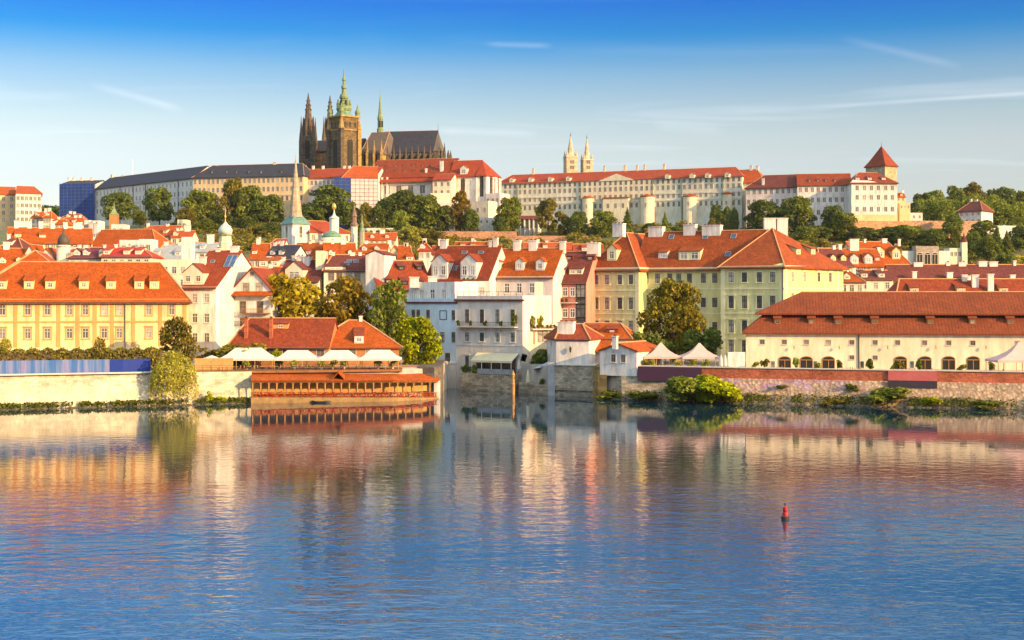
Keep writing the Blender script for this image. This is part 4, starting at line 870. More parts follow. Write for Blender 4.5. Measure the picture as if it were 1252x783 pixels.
mb = MB(); p = up.pt('F', up.W-1, 0); mb.box(p.x-.9, p.x+.9, p.y+.5, p.y+2.0, up.ze, Z(345, 308), CRM); part('chimney', mb, r)
for px in (651, 660): pots(r, v, 'F', [v.on('F', px)[0]], v.ze, .3, LY, 3.0, 1.1)
r, v = house('townhouse', 'pinkish white house with orange tiled roof, three white dormers and two white chimneys', 'house', (594, 334), (676, 328), 6, D=15, eave=338, ridge=304.5, wall=PKW, roof=RO, oh=.5, og=.15)
v.win('F', [605, 620, 635, 650.5], [352.5], 1.25, 2.4, 'plain', WFR, WHT); v.win('F', [655, 668], [385], 1.2, 2.2, 'plain', WFR, WHT)
for px in (608.7, 637.2, 662.3): v.dormer('F', px, 325.5, 2.1, 2.1, 'gable', WHT, RO, 1.0, 1.3)
v.chim(632.5, 294, 9); v.chim(652, 294, 10); v.chim(688, 295, 7); v.band(v.ze-.35, .3, .25, SIL, 'F')
# salmon house
r, v = house('salmon_house', 'narrow salmon house with dark red roof and plant filled balconies beside the yellow green palace', 'house', (677, 335), (717, 332), 6, D=14, eave=344, ridge=308, wall=PNK, roof=RD, oh=.5, og=.05)
v.win('F', [691, 700], [357, 383], 1.2, 2.1, 'plain', WFR, WHT); v.win('F', [710], [356, 380], 2.2, 3.2, 'plain', IRN, DRK); v.win('F', [710], [368, 393], 2.2, 1.6, 'plain', IRN, DRK)
v.dormer('F', 687, 333, 1.8, 1.3, 'shed', CRM, RD, .9, .8); v.dormer('F', 705, 332.5, 3.4, 1.3, 'shed', CRM, RD, 1.1, .8, 2); v.dormer('F', 696, 316, 2.2, .9, 'shed', RD, RD, .9, .5); v.dormer('F', 724-2, 316, 2.2, .9, 'shed', RD, RD, .9, .5); v.chim(726, 297, 15)
for py in (370, 397): balcony(r, v, 'F', 0.2, v.on('F', 706)[0], Z(py, 334), 1.3, SIL, WOD); pots(r, v, 'F', [.7, 1.6, 2.5, 3.4], Z(py, 334), .8, LD, 1.1, .8)
# ------------------------------------------------------------------ the yellow green palace
r, v = house('green_palace', 'large yellow green palace with orange hipped roofs, two projecting wings and a sunlit right end', 'palace', (775, 338), (925, 324.5), 6, D=16, eave=326.5, ridge=283, wall=GRN, roof=RG, oh=.7, og=0)
cz = [790, 804, 819, 830, 843, 860, 874]
v.win('F', cz, [340.5, 370, 399.5, 424], 1.25, 2.3, 'plain', IRN, GRT); v.band(v.ze-.6, .5, .4, GRT, 'F'); v.band(Z(384, 333), .3, .12, GRT, 'F', 'string_course'); v.band(Z(354, 333), .3, .12, GRT, 'F', 'string_course')
v.dormer('F', 811.5, 312.5, 2.3, 1.5, 'shed', WHT, RG, 1.2, 1.0); v.dormer('F', 844.5, 313, 5.4, 2.1, 'shed', GRT, RG, 1.7, 1.6, 2)
for px, a, w_ in ((803, 277.5, 18), (844, 274.5, 15), (871, 275.5, 23)): v.chim(px, a, w_, mat=WHT)
for px, py in ((821, 290), (862.5, 289.5), (897, 289), (890, 311), (917, 309.5), (935, 308.5)): v.skylight('F', px, py, 1.2, 1.4)
pl = Vol(r, (716, 340), (781, 332.5), D=22, base=6, ze=v.ze+.05, ridge=285.5, wall=GRN, roof=RG, kind='y', sl=.36, oh=.7, roof_name='wing_roof', wall_name='wing_wall')
pl.win('F', [729, 742.3, 758, 771.5], [342], 1.2, 2.2, 'trim', IRN, GRT); pl.win('F', [729, 742.3, 758, 771.5], [371, 399.5, 427], 1.25, 2.7, 'trim', IRN, GRT)
pl.band(pl.ze-.6, .5, .4, GRT, 'FR'); pl.band(Z(356, 336), .35, .14, GRT, 'F', 'string_course'); pl.band(Z(384.5, 336), .3, .12, GRT, 'F', 'string_course'); pl.strips('F', [718, 779], 6, pl.ze-.65, 1.0, .1, GRT)
pl.dormer('F', 751, 312, 2.6, 2.8, 'gable', GRT, RG, 1.2, 1.8); pl.chim(757, 273.5, 14, mat=WHT)
pr_ = Vol(r, (881, 324), (958.5, 316), BR=(1031, 334), BL=(908, 352), base=6, ze=v.ze+.09, zr=Z(279, 331.5), wall=GRN, roof=RG, sl=.5, sr=.5, oh=.7, roof_name='wing_roof', wall_name='wing_wall')
pr_.win('F', [894, 910.3, 928.5, 944.8], [339], 1.25, 2.2, 'trim', IRN, GRT); pr_.win('F', [894, 910.3, 928.5, 944.8], [369.5, 399.5, 424], 1.3, 2.8, 'trim', IRN, GRT)
pr_.win('R', [969, 983.5, 1001, 1015], [339], 1.25, 2.2, 'trim', BFR, GRT); pr_.win('R', [969, 983.5, 1001, 1015], [366], 1.3, 2.8, 'trim', BFR, GRT)
pr_.band(pr_.ze-.6, .5, .4, GRT, 'FR'); pr_.band(Z(354, 320), .35, .14, GRT, 'FR', 'string_course'); pr_.band(Z(384, 320), .3, .12, GRT, 'FR', 'string_course'); pr_.strips('F', [884, 955.5], 6, pr_.ze-.65, 1.0, .1, GRT); pr_.strips('R', [961, 1024], 6, pr_.ze-.65, .8, .1, GRT)
for px, py in ((973, 308), (991, 308)): pr_.dormer('R', px, py, 1.7, 1.3, 'shed', GRN, RG, .9, .8)
for px, w_ in ((941, 14), (956, 13)):
    p = P(px, 282, 333); mb = MB(); k = w_*333/F/2; mb.box(p.x-k, p.x+k, p.y-.9, p.y+.9, p.z-4, Z(268, 333), WHT); mb.box(p.x-k-.12, p.x+k+.12, p.y-1.02, p.y+1.02, Z(268, 333), Z(268, 333)+.22, WHT); part('chimney', mb, pr_.roof)
mb = MB(); mb.tube(pr_.pt('F', pr_.W-.3, 6, .2), pr_.pt('F', pr_.W-.3, pr_.ze-.3, .2), .1, .1, IRN, 6); part('downpipe', mb, r)
# ------------------------------------------------------------------ white quay houses
r = thing('quay_wall', 'high grey sandstone block quay wall carrying the small white house at the inlet', 'wall', (X(700, 286), 286, 0))
q = [(655, 289.5), (671, 287), (728, 282), (731, 296), (655, 303)]
mb = MB(); mb.prism([Vector((X(a, b_), b_)) for a, b_ in q], -1.5, 1.2, STN); part('low_landing', mb, r)
q = [(670.5, 286.5), (727, 281.5), (733, 296), (670, 300)]
mb = MB(); mb.prism([Vector((X(a, b_), b_)) for a, b_ in q], 1.2, 6.25, STN); part('block_wall', mb, r); mb = MB(); mb.prism([Vector((X(a, b_), b_)) for a, b_ in [(670, 286.2), (727.5, 281.2), (733.5, 296), (670, 300)]], 6.254, 6.45, SIL); part('coping', mb, r)
mb = MB(); p = G(674, 286.4, 0); mb.box(p.x-.7, p.x+.7, p.y-.7, p.y+.5, -1, Z(443, 286.4), GRM); part('corner_post', mb, r)
r, v = house('white_house', 'small white house with red roof and broad white chimney on the sandstone quay', 'house', (680, 285.6), (720, 283.8), 6.4, BL=(668.5, 297), BR=(736, 297), eave=414, ridge=396.5, wall=WHT, roof=RR, sl=.22, sr=.3, oh=.35)
v.chim(692.5, 393.5, 20, 'F', 405, WHT); v.win('L', [671.5], [438], .8, 1.3, 'plain', BFR, SIL); v.win('L', [674], [420], .7, 1.0, 'plain', BFR, SIL)
mb = MB(); p = v.pt('F', v.on('F', 698)[0], Z(427, 284), .5); mb.lathe((p.x, p.y, p.z), [(.05, -.75), (.16, -.6), (.24, .1), (.28, .14), (.06, .45)], 6, IRN); mb.beam(p+Vector((0, .5, .55)), p+Vector((0, -.05, .5)), .06, .06, IRN); part('wall_lantern', mb, r)
r, v = house('tiled_house', 'long low house with weathered orange roof behind the two white quay houses', 'house', (702, 297.5), (771, 295), 6, D=13, eave=413, ridge=395.5, wall=PKW, roof=RO, sl=.1, sr=.25, oh=.5)
v.dormer('F', 724, 405, 2.4, .8, 'shed', RR, RR, 1.0, .4); v.dormer('F', 749, 405, 2.6, .8, 'shed', RR, RR, 1.0, .4)
mb = MB(); mb.shell([[G(713, 290, Z(429, 290)), G(746, 289, Z(429, 289)), G(748, 298, Z(411, 298)), G(709, 298, Z(411, 298))]], .25, RO); part('lean_to_roof', mb, r); mb = MB(); mb.prism([Vector((X(a, b_), b_)) for a, b_ in ((722, 291), (745, 290), (745, 297), (722, 297))], 6, Z(430, 290), PKW); part('lean_to_wall', mb, r)
for px in (727, 732): put_window(r, G(px, 290.75, Z(440, 291))-v.off, R(-2), .7, 1.7, 'plain', BFR, SIL)
r, v = house('white_house', 'smaller white gable fronted house with two windows left of the pink marquees', 'house', (733.5, 278.5), (778.5, 274.5), 4.6, D=13, eave=428, ridge=419.5, wall=WHT, roof=RO, kind='y', oh=.3, og=.3)
v.win('F', [750, 762], [438.5], 1.0, 1.55, 'plain', BFR, WFR); v.chim(752, 411, 6, dp=.8)
mb = MB(); mb.prism([Vector((X(a, b_), b_)) for a, b_ in ((724.5, 281.8), (741, 278), (741, 287), (733, 290))], -1, Z(449, 280), GOL); mb.prism([Vector((X(a, b_), b_)) for a, b_ in ((731, 278.4), (742, 277.4), (742, 280), (731, 281))], -1, Z(458, 279), GOL)
solo('buttress', mb, 'sunlit golden stone buttress between the grey quay wall and the smaller white house', 'buttress', (X(733, 280), 280, 0))
mb = strip_wall('w', [728, 745, 760, 800, 862], RBANK, 2.6, 3.0, -1.2, 4.65, STN, 12); solo('quay_wall', mb, 'low mossy grey stone wall below the smaller white house and the plum banner', 'wall', (X(790, 272), 272, 0))
# inlet details
mb = MB(); x, y = X(627.5, 290), 290; mb.lathe((x, y, 0), [(.36, -3), (.36, 1.9), (.42, 2.0), (.42, 2.2), (.30, 2.3), (.30, 3.9), (.40, 4.0), (.05, 4.9)], 10, WDL)
solo('mooring_post', mb, 'tall ochre timber mooring post standing in the inlet water', 'post', (x, y, 0))
def closed_parasol(label, px, Y, z, h, m, grp=None):
    r = thing('closed_parasol', label, 'parasol', (X(px, Y), Y, z), grp); mb = MB(); mb.lathe((X(px, Y), Y, z), [(.42, .7), (.46, 1.0), (.30, h*.7), (.05, h)], 8, m); part('canopy', mb, r)
    mb = MB(); mb.tube((X(px, Y), Y, z), (X(px, Y), Y, z+.8), .05, .05, IRN); mb.lathe((X(px, Y), Y, z), [(.35, 0), (.35, .08)], 8, IRN); part('pole', mb, r)
closed_parasol('folded cream parasol on the low landing beside the grey quay wall', 645.5, 291, Z(472, 291), 3.5, CRC)
closed_parasol('folded white parasol at the right end of the awning terrace', 634.5, 296.5, Z(456, 296.5), 3.2, CLO)
r = thing('landing', 'low dark stone landing in the inlet corner below the leafy tree', 'landing', (X(650, 296), 296, 0)); mb = MB(); mb.prism([Vector((X(a, b_), b_)) for a, b_ in ((634, 295), (656, 290), (672, 289), (672, 302), (634, 304))], -1, 2.0, STN); part('slab', mb, r)
r = thing('parasol', 'blue grey open parasol beside the quay wall corner post', 'parasol', (X(664, 292), 292, 2)); mb = MB(); mb.shell([[G(652, 291, Z(451, 291)), G(673, 291, Z(447, 291)), G(672, 294, Z(441.5, 294))], [G(673, 291, Z(447, 291)), G(674, 297, Z(448, 297)), G(672, 294, Z(441.5, 294))], [G(674, 297, Z(448, 297)), G(652, 297, Z(451, 297)), G(672, 294, Z(441.5, 294))], [G(652, 297, Z(451, 297)), G(652, 291, Z(451, 291)), G(672, 294, Z(441.5, 294))]], .05, plain('blue grey canvas', (.42, .48, .60), .8)); part('canopy', mb, r); mb = MB(); mb.tube(G(667, 294, 2), G(667, 294, Z(444, 294)), .06, .06, IRN); part('pole', mb, r)
tree('dark_tree', 'dark leafy tree in the inlet corner behind the flag', 'tree', 660, 300, 2.0, 422, 36, 'bush', LD, 3000, .045, 21)
tree('shrub', 'small bright shrub on the landing beside the quay wall corner post', 'shrub', 664, 291, 2, 462, 9, 'bush', LM, 500, .08, 22)
r = thing('flag', 'blue, white and red striped flag with a blue wedge hanging at the awning terrace corner', 'flag', (X(641, 296), 296, 5))
fl = MB(); cF = {'b': plain('flag blue', (.03, .06, .40), .8, .1), 'w': plain('flag white', (.75, .75, .75), .8, .1), 'r': plain('flag red', (.50, .02, .03), .8, .1)}
o0 = Vector((X(638.5, 296), 295.9, Z(432.5, 296))); du = Vector((.95, 0, -.25)); dv = Vector((-.28, 0, -1.0))*1.45
T = lambda a, b_, y=0: o0+du*a*1.15+dv*b_+Vector((0, y, 0))
fl.shell([[T(.5, .5), T(1, .5), T(1, 1.0), T(.0, 1.0)]], .02, cF['r']); fl.shell([[T(0, 0), T(1, 0), T(1, .5), T(.5, .5)]], .02, cF['w']); fl.shell([[T(0, 0, -.01), T(.5, .5, -.01), T(0, 1, -.01)]], .02, cF['b']); part('cloth', fl, r)
mb = MB(); mb.tube((o0.x-.1, 297, 5), o0+Vector((0, 0, .25)), .04, .03, WFR); part('pole', mb, r)
# ------------------------------------------------------------------ right terrace with plum banner and pink marquees
r = thing('terrace_wall', 'long red brick topped river terrace wall running to the right edge of the view', 'wall', (X(1050, 262), 262, 0))
pw = [779, 800, 830, 858, 905, 990, 1080, 1160, 1252, 1400, 1900]
part('brick_parapet', strip_wall('w', pw, RBANK, 3.4, 3.45, 4.55, 6.55, BRK, .5), r); part('coping', strip_wall('w', pw, RBANK, 3.25, 3.25, 6.55, 6.75, SIL, .8), r)
m, t, n, l, b = mat_new('painted rubble'); uv = coord(t, 'UV'); ob = coord(t, 'Object')
vo = n.new('ShaderNodeTexVoronoi'); vo.inputs['Scale'].default_value = 1.9; l.new(ob, vo.inputs['Vector']); vcol = n.new('ShaderNodeSeparateColor'); l.new(vo.outputs['Color'], vcol.inputs[0])
c = rampf(t, vcol.outputs[0], [(0.0, (.30, .19, .12)), (.5, (.44, .30, .19)), (1.0, (.60, .43, .28))])
c = mixc(t, rampf(t, vo.outputs['Distance'], [(.35, 0.0), (.6, .5)]), c, (.20, .15, .11))
gx = n.new('ShaderNodeSeparateXYZ'); l.new(ob, gx.inputs[0]); gm = n.new('ShaderNodeMapRange'); gm.inputs[1].default_value = 2; gm.inputs[2].default_value = -7; l.new(gx.outputs[0], gm.inputs[0])
ngz = n.new('ShaderNodeMapRange'); ngz.inputs[1].default_value = 2.0; ngz.inputs[2].default_value = 3.2; l.new(gx.outputs[2], ngz.inputs[0])
g1 = mth.__class__ and noise(t, ob, .55, 5, .65); gc = rampf(t, noise(t, ob, .8, 4, .6), [(.38, (.42, .10, .16)), (.5, (.30, .17, .40)), (.6, (.52, .36, .50)), (.72, (.20, .30, .42))])
def mthx(t, op, a, c):
    q = t.nodes.new('ShaderNodeMath'); q.operation = op
    for i, s in enumerate((a, c)):
        if hasattr(s, 'links'): t.links.new(s, q.inputs[i])
        else: q.inputs[i].default_value = s
    return q.outputs[0]
fac = mthx(t, 'MULTIPLY', mthx(t, 'MULTIPLY', rampf(t, g1, [(.46, 0.0), (.56, .6)]), gm.outputs[0]), ngz.outputs[0])
c = mixc(t, fac, c, gc); c = mixc(t, rampf(t, noise(t, ob, .7, 5, .7), [(.56, 0.0), (.68, .8)]), c, (.09, .10, .03))
l.new(c, b.inputs['Base Color']); b.inputs['Roughness'].default_value = .95; bump(t, vo.outputs['Distance'], b, .12, .8); PRB = m
part('rubble_slope', strip_wall('w', pw[2:], RBANK, .7, 2.9, -1.5, 4.55, PRB, 1.0), r, 'rubble stone slope with purple and pink painted patches')
p, q = line(1086, RBANK, 2.3), line(1146, RBANK, 2.3); o_ = MB(); o_.prism([p, q, q+Vector((0, .3)), p+Vector((0, .3))], 3.45, 4.75, plain('dark slate panel', (.045, .035, .05), .5, .2)); part('dark_panel', o_, r)
p, q = line(1086, RBANK, 3.1), line(1146, RBANK, 3.1); o_ = MB(); o_.prism([p, q, q+Vector((0, .25)), p+Vector((0, .25))], 4.75, 6.5, plain('rose panel', (.50, .12, .11), .6, .2)); part('rose_panel', o_, r)
p, q = line(779.5, RBANK, 2.35), line(858, RBANK, 2.9); o_ = MB(); o_.prism([p, q, q+Vector((0, .12)), p+Vector((0, .12))], Z(467, 270.5), Z(449.5, 270.5), PUR)
solo('banner', o_, 'plain dark plum banner fixed along the terrace wall below the pink marquees', 'banner', (X(819, 271), 271, 4))
mb = MB(); mb.prism([line(p_, RBANK, 3.9) for p_ in pw]+[line(p_, RBANK, 60) for p_ in pw[::-1]], 5.5, 5.98, plain('terrace paving', (.36, .31, .25), .9)); setting('terrace_paving', mb)
PG = 'pink marquees beside the plum banner'
marquee('left pink peaked marquee nearest to the smaller white house', 787, 834, 277, 7.5, 6, Z(436.5, 277), Z(419, 280.7), PCL, [(0, 0), (.35, .2), (.65, .48), (.97, 1)], True, PG)
marquee('second pink peaked marquee, beside the folded white parasols', 834.5, 882, 275, 7.5, 6, Z(437, 275), Z(419.5, 278.7), PCL, [(0, 0), (.35, .2), (.65, .48), (.97, 1)], True, PG)
marquee('pale pink marquee cut off by the right edge of the view', 1220, 1290, 258, 7, 6, Z(441, 258), Z(418, 262), PCL, [(0, 0), (.35, .2), (.65, .48), (.97, 1)], True)
for i, px in enumerate((790, 796, 828.5, 845.5, 863)): planter('yellow green potted shrub at the edge of the pink marquee terrace', px, lerpt(RBANK, px)+5.2, 6, 2.0, 1.5, LY, 'potted shrubs under the pink marquees', i)
for i, px in enumerate((801, 812, 836, 852, 872)): table_set(px, lerpt(RBANK, px)+7.5, 6, 'small timber cafe table under the pink marquees', 'tables under the pink marquees')
for i, px in enumerate((881.5, 886.5, 890.5)): closed_parasol('folded white parasol in the row right of the pink marquees', px, 272.5, 6, 3.0, CLO, 'folded parasols by the pink marquees')
# ------------------------------------------------------------------ brickworks hall
HW = plaster('hall cream plaster', (0.80, 0.66, 0.46), .25)
r, v = house('brickworks_hall', 'long cream riverside hall with two tiered brown red roof and a row of arched doors', 'hall', (912, 280), (1330, 269), 5.9, D=18, eave=405.5, ze=13.35, ridge=359, zr=20.9, wall=HW, roof=RB, sl=.17, sr=0, oh=.0, og=0, roof_name='inner_roof', caps=False)
zb = 16.4
def tier(s0, t0, z0, s1, t1, z1, nm, th=.3):
    A = [v.B(a, b_, z0) for a, b_ in ((s0, t0), (1, t0), (1, 1-t0), (s0, 1-t0))]; c = [v.B(a, b_, z1) for a, b_ in ((s1, t1), (1, t1), (1, 1-t1), (s1, 1-t1))]
    mb = MB(); pp = [[A[0], A[1], c[1], c[0]], [A[3], A[0], c[0], c[3]], [A[2], A[3], c[3], c[2]]]; 
    if abs(t1-.5) < .01: pp[1] = [A[3], A[0], c[0]]
    mb.shell(pp, th, RB); return part(nm, mb, r)
tier(-.012, -.045, 13.1, .05, .20, zb, 'lower_roof'); tier(.028, .13, 16.95, .17, .5, 21.25, 'upper_roof')
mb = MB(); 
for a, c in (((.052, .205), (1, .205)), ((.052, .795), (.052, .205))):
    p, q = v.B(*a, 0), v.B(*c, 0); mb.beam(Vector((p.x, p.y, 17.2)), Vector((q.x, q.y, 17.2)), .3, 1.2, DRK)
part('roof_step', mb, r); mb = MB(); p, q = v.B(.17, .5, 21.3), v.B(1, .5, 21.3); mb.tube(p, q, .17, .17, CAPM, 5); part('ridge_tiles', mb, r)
A, Bp, Cc = v.B(0, 0, 13.35), v.B(1, 0, 13.35), v.B(0.05, .20, zb); v.planes['F'] = (A, Bp, v.B(.5, .20, zb))
for px in (950.5, 992, 1024.5, 1069, 1137, 1188.5, 1234.5): v.dormer('F', px, 393.5, 1.35, 1.25, 'shed', WOD, RB, .75, .7, fm=BFR)
v.win('F', [932, 959, 986, 1013, 1041.5, 1070, 1097.5, 1130.5, 1160, 1189.5, 1244], [419], .95, .95, 'plain', BFR, SIL); v.win('F', [1041.5, 1070], [437.5], .95, .85, 'plain', BFR, SIL)
for px in (959.5, 986, 1013, 1101, 1131, 1160, 1190):
    u, z = v.on('F', px, 444.5); fr, pn = arch_mesh(2.5, 2.9, plain('door timber', (.36, .17, .05), .7)); o = link('arched_door', fr, r, v.pt('F', u, z)-v.off, v.yaw); link('door_glass', pn, o)
for px in (945, 997, 1054, 1115): v.win('F', [px], [446], .7, 1.3, 'plain', IRN, SIL)
for px in (971, 1026, 1085, 1144, 1205):
    u, z = v.on('F', px, 425); p = v.pt('F', u, z, .7); mb = MB(); mb.lathe((p.x, p.y, p.z), [(.04, -.35), (.14, -.2), (.17, .15), (.03, .35)], 6, WDL); mb.beam(v.pt('F', u, z+.4, 0), p+Vector((0, 0, .4)), .05, .05, IRN); part('wall_lantern', mb, r)
mb = MB(); mb.tube(v.pt('F', v.on('F', 1050)[0], 6, .15), v.pt('F', v.on('F', 1050)[0], 13.2, .15), .1, .1, IRN); part('downpipe', mb, r); v.band(12.75, .3, .25, SIL, 'F')
for i, px in enumerate((923, 935, 973, 1000, 1027, 1064, 1092, 1100, 1124, 1175, 1213)): planter('leafy potted shrub on the terrace in front of the cream hall', px, lerpt(RBANK, px)+8, 6, 1.7+(i % 3)*.6, 1.2+.3*(i % 2), (LY, LO, LM)[i % 3], 'potted shrubs on the hall terrace', i)
for i, px in enumerate((950, 1036, 1046, 1112, 1146, 1220)): table_set(px, lerpt(RBANK, px)+6.5, 6, 'small timber cafe table on the terrace in front of the cream hall', 'tables on the hall terrace')
mb = MB(); p0 = line(890, RBANK, 8); mb.prism([p0, line(911, RBANK, 9), line(911, RBANK, 13), line(890, RBANK, 12)], 6, 9.3, WHT); solo('kiosk', mb, 'low white flat roofed kiosk between the green palace and the cream hall', 'kiosk', (X(900, 275), 275, 6))
# bank greenery right
tree('bush', 'large bright green bush on the bank below the right end of the plum banner', 'bush', 842, 266.5, .2, 457, 52, 'bush', LM, 4200, .05, 31)
tree('bush', 'large yellow green bush on the bank right of the plum banner', 'bush', 882, 264.8, .2, 456, 56, 'bush', LB, 4600, .05, 32)
for lb, px, tp, wd, mt in (('dark creeping bush at the foot of the wall below the smaller white house', 745, 477, 34, LM), ('small bush on the bank below the left end of the plum banner', 785, 479, 34, LM), ('bushy grass clump on the bank below the dark panel', 1085, 471, 44, LM), ('bright green bush on the bank right of the dark panel', 1138, 484, 22, LB), ('low bush on the rubble bank left of the bushy grass clump', 1020, 487, 26, LO), ('low green bush on the bank near the right edge', 1205, 489, 36, LM), ('small tuft high on the rubble slope below the arched doors', 955, 470, 14, LM), ('small tuft on the painted rubble slope left of the dark panel', 1042, 469, 14, LM)):
    hi = 'slope' in lb; tree('bush', lb, 'bush', px, lerpt(RBANK, px)+(2.0 if hi else .9), 2.6 if hi else .2, tp, wd, 'bush', mt, 1600, .06, int(px) % 9+40)
tree('tall_tree', 'tall golden green tree with drooping crown in front of the yellow green palace', 'tree', 824, 306, 6, 340, 74, 'tall', leafm('golden green leaves', (.22, .20, .03), .5), 8000, .024, 33)
for lb, px, tp, wd, mt in (('dark shrub left of the tall golden green tree', 786, 402, 40, LD), ('dark broad shrub right of the tall golden green tree', 863, 396, 46, LD), ('low dark shrub behind the left pink marquee', 806, 412, 36, LM), ('green shrub behind the second pink marquee', 848, 408, 34, LM)): tree('shrub', lb, 'shrub', px, 297, 6, tp, wd, 'bush', mt, 2600, .045, int(px) % 7+50)
# buoy
r = thing('buoy', 'red floating channel buoy with a dark base, alone on the open water', 'buoy', (X(960, 126), 126, 0))
mb = MB(); mb.lathe((X(960, 126), 126, 0), [(.26, -.5), (.36, -.1), (.38, .22), (.30, .30)], 14, IRN, smooth=False); part('float', mb, r); RED = plain('red buoy paint', (.40, .012, .02), .5, .45)
mb = MB(); mb.lathe((X(960, 126), 126, 0), [(.29, .30), (.26, .52), (.22, .62), (.19, .64), (.22, .80), (.20, 1.02), (.10, 1.14), (.04, 1.18)], 14, RED); part('body', mb, r); mb = MB(); mb.lathe((X(960, 126), 126, 1.18), [(.04, 0), (.04, .12), (.09, .14), (.09, .24), (.02, .28)], 8, IRN); part('lamp', mb, r)
# ------------------------------------------------------------------ the town behind the front row
def town(label, pa, pb, Y, eave, ridge, D, wall, roof, k='x', sl=0, sr=0, tilt=0.0, name='townhouse', nwin=0, rows=1, ww=1.1, wh=1.7, chim=(), dorm=(), dw=2.0, dh=1.6, dst='gable', sky_=(), group=None, oh=.45, BR=None, BL=None, cat='house', base=None, off=1.7):
    """tilt > 0: right end nearer"""
    hw_ = (pb-pa)*Y/F*5*tilt; Ya, Yb = Y+hw_, Y-hw_; b = base if base is not None else terr(X((pa+pb)/2, Y), Y)-1
    kw = dict(D=D) if BR is None else dict(BR=BR, BL=BL)
    if k == 'flat': r, v = house(name, label, cat, (pa, Ya), (pb, Yb), b, group, eave=eave, wall=wall, roof=roof, kind='flat', **kw)
    else: r, v = house(name, label, cat, (pa, Ya), (pb, Yb), b, group, eave=eave, ridge=ridge, wall=wall, roof=roof, kind=k, sl=sl, sr=sr, oh=oh, **kw)
    if nwin: v.grid('F', nwin, [v.ze-off-3.1*i for i in range(rows)], ww, wh, 'far' if Y > 380 else 'plain', WFR, SIL)
    for c in chim: v.chim(*c[:3], **(dict(S='F', pybot=c[3]) if len(c) > 3 else {}))
    if not chim and k in ('x', 'hip') and pb-pa > 14:
        h_ = int(pa*7+pb*3); v.chim(pa+(pb-pa)*(.3+.4*((h_ % 10)/10)), ridge-3.2-(h_ % 3), 3.2+(h_ % 4), mat=(CHM, WHT, PKW)[h_ % 3])
    if k in ('x', 'hip') and D and name == 'townhouse':
        h_ = int(pa*3+pb); n_ = max(1, int((pb-pa)/16))
        for i_ in range(n_):
            px_ = pa+(pb-pa)*(i_+.25+.5*((h_*(i_+3)) % 7)/7)/n_
            if not dorm: v.dormer('F', px_, eave-(eave-ridge)*.40, 1.5, 1.0, ('shed', 'gable')[h_ % 2], wall, roof)
            if (h_+i_) % 2: v.chim(px_+2, ridge-2.5-(h_ % 2), 2.6+(h_ % 3)*.6, mat=(WHT, CHM)[i_ % 2])
        if sr == 0: v.grid('R', 2, [v.ze-1.6, v.ze-4.8], 1.0, 1.5, 'far', WFR, SIL, m0=3, m1=3)
    if k in ('x', 'hip') and int(pa) % 3 == 0:
        p_ = v.B(.35, .5, v.zr); mb = MB(); mb.tube(p_-Vector((0, 0, .4)), p_+Vector((0, 0, 3.2)), .05, .04, IRN, 4)
        for z_ in (2.0, 2.5, 3.0): mb.beam(p_+Vector((-.7, 0, z_)), p_+Vector((.7, 0, z_)), .05, .05, IRN)
        link('antenna', mb.data('antenna', p_), v.roof, p_-v.off)
    for d in dorm: v.dormer('F', d[0], d[1], dw, dh, dst, wall, roof)
    for s in sky_: v.skylight('F', s[0], s[1], 1.1, 1.4)
    return r, v
def fspot(label, px, Y, w_, d, ze, h, wall): pass
# left
town('orange roofed wing just behind the left end of the yellow palace roof', -40, 31, 345, 330, 304, 16, CRM, RO, tilt=-.02, chim=((8, 296, 7),), name='townhouse')
town('small white house with pyramid roof left of the dark onion dome', -2, 26, 372, 303, 290.5, 12, WHT, RD, sl=.48, sr=.48, nwin=3, rows=2)
town('long orange roofed range with yellow upper wall and a row of cream chimneys', 9, 113, 440, 295.5, 279, 15, YEL, RO, tilt=-.03, nwin=14, rows=2, chim=tuple((x, y, 5) for x, y in ((20, 270), (36, 270.5), (50, 271), (64.5, 271), (80, 272), (92.5, 272.5), (98, 272))), oh=.8, dorm=((52, 289), (22, 288)), dh=.9, dst='shed', name='town_range')
town('orange roofed range right of the cream chimneys, falling away behind the red roof', 108, 192, 455, 304, 281, 16, YEL, RO, tilt=.03, sr=.25, nwin=10, rows=1, chim=((112, 272, 6), (118, 273, 6)), name='town_range')
town('small white house between the pyramid roof and the dark onion dome', 29, 44, 352, 312, 299, 9, WHT, RO, k='y', nwin=1); town('small white gabled house left beside the dark onion dome', 47, 66, 350, 314, 303, 9, WHT, RO, k='y', sky_=()); town('low orange roofed house right of the dark onion dome', 60, 112, 362, 315, 305, 10, CRM, RO, sl=.1, nwin=5)
town('house with dull plum red metal roof right of the dark onion dome', 84, 135, 346, 314.5, 303, 11, PGR, tiles('plum red sheet roof', (.15, .035, .045), .1, 2.0), sl=.35, nwin=5, rows=1)
town('house with bright red sheet roof behind the right half of the yellow palace', 124, 184, 344, 313, 303, 11, CRM, tiles('red sheet roof', (.38, .035, .025), .1, 2.0), sl=.05, sr=.3, nwin=6, rows=1)
town('cream house with orange red roof and long ridge left of the tall white chimney block', 166, 212, 505, 288.5, 276.5, 14, CRM, RC, sl=.15, nwin=6, rows=2, tilt=.02, chim=((181, 273, 3),))
town('small house with orange red roof right of the longer orange red ridge', 209, 234, 500, 289.5, 282.5, 11, CRM, RC, nwin=3, rows=2, chim=((229.5, 276, 7),))
town('grey metal roofed white house with a dark opening left of the tall white chimney block', 186, 224, 366, 318, 299, 12, WHT, GRM, nwin=3, sl=.2)
town('tall narrow white chimney block beside the grey metal roof', 222, 233, 352, 294, 0, 5, WHT, SIL, k='flat', name='chimney_block', cat='chimney', base=8)
town('cream house wall and terrace at the foot of the tall white chimney block', 197, 229, 340, 322, 0, 9, CRM, SIL, k='flat', nwin=3, rows=2)
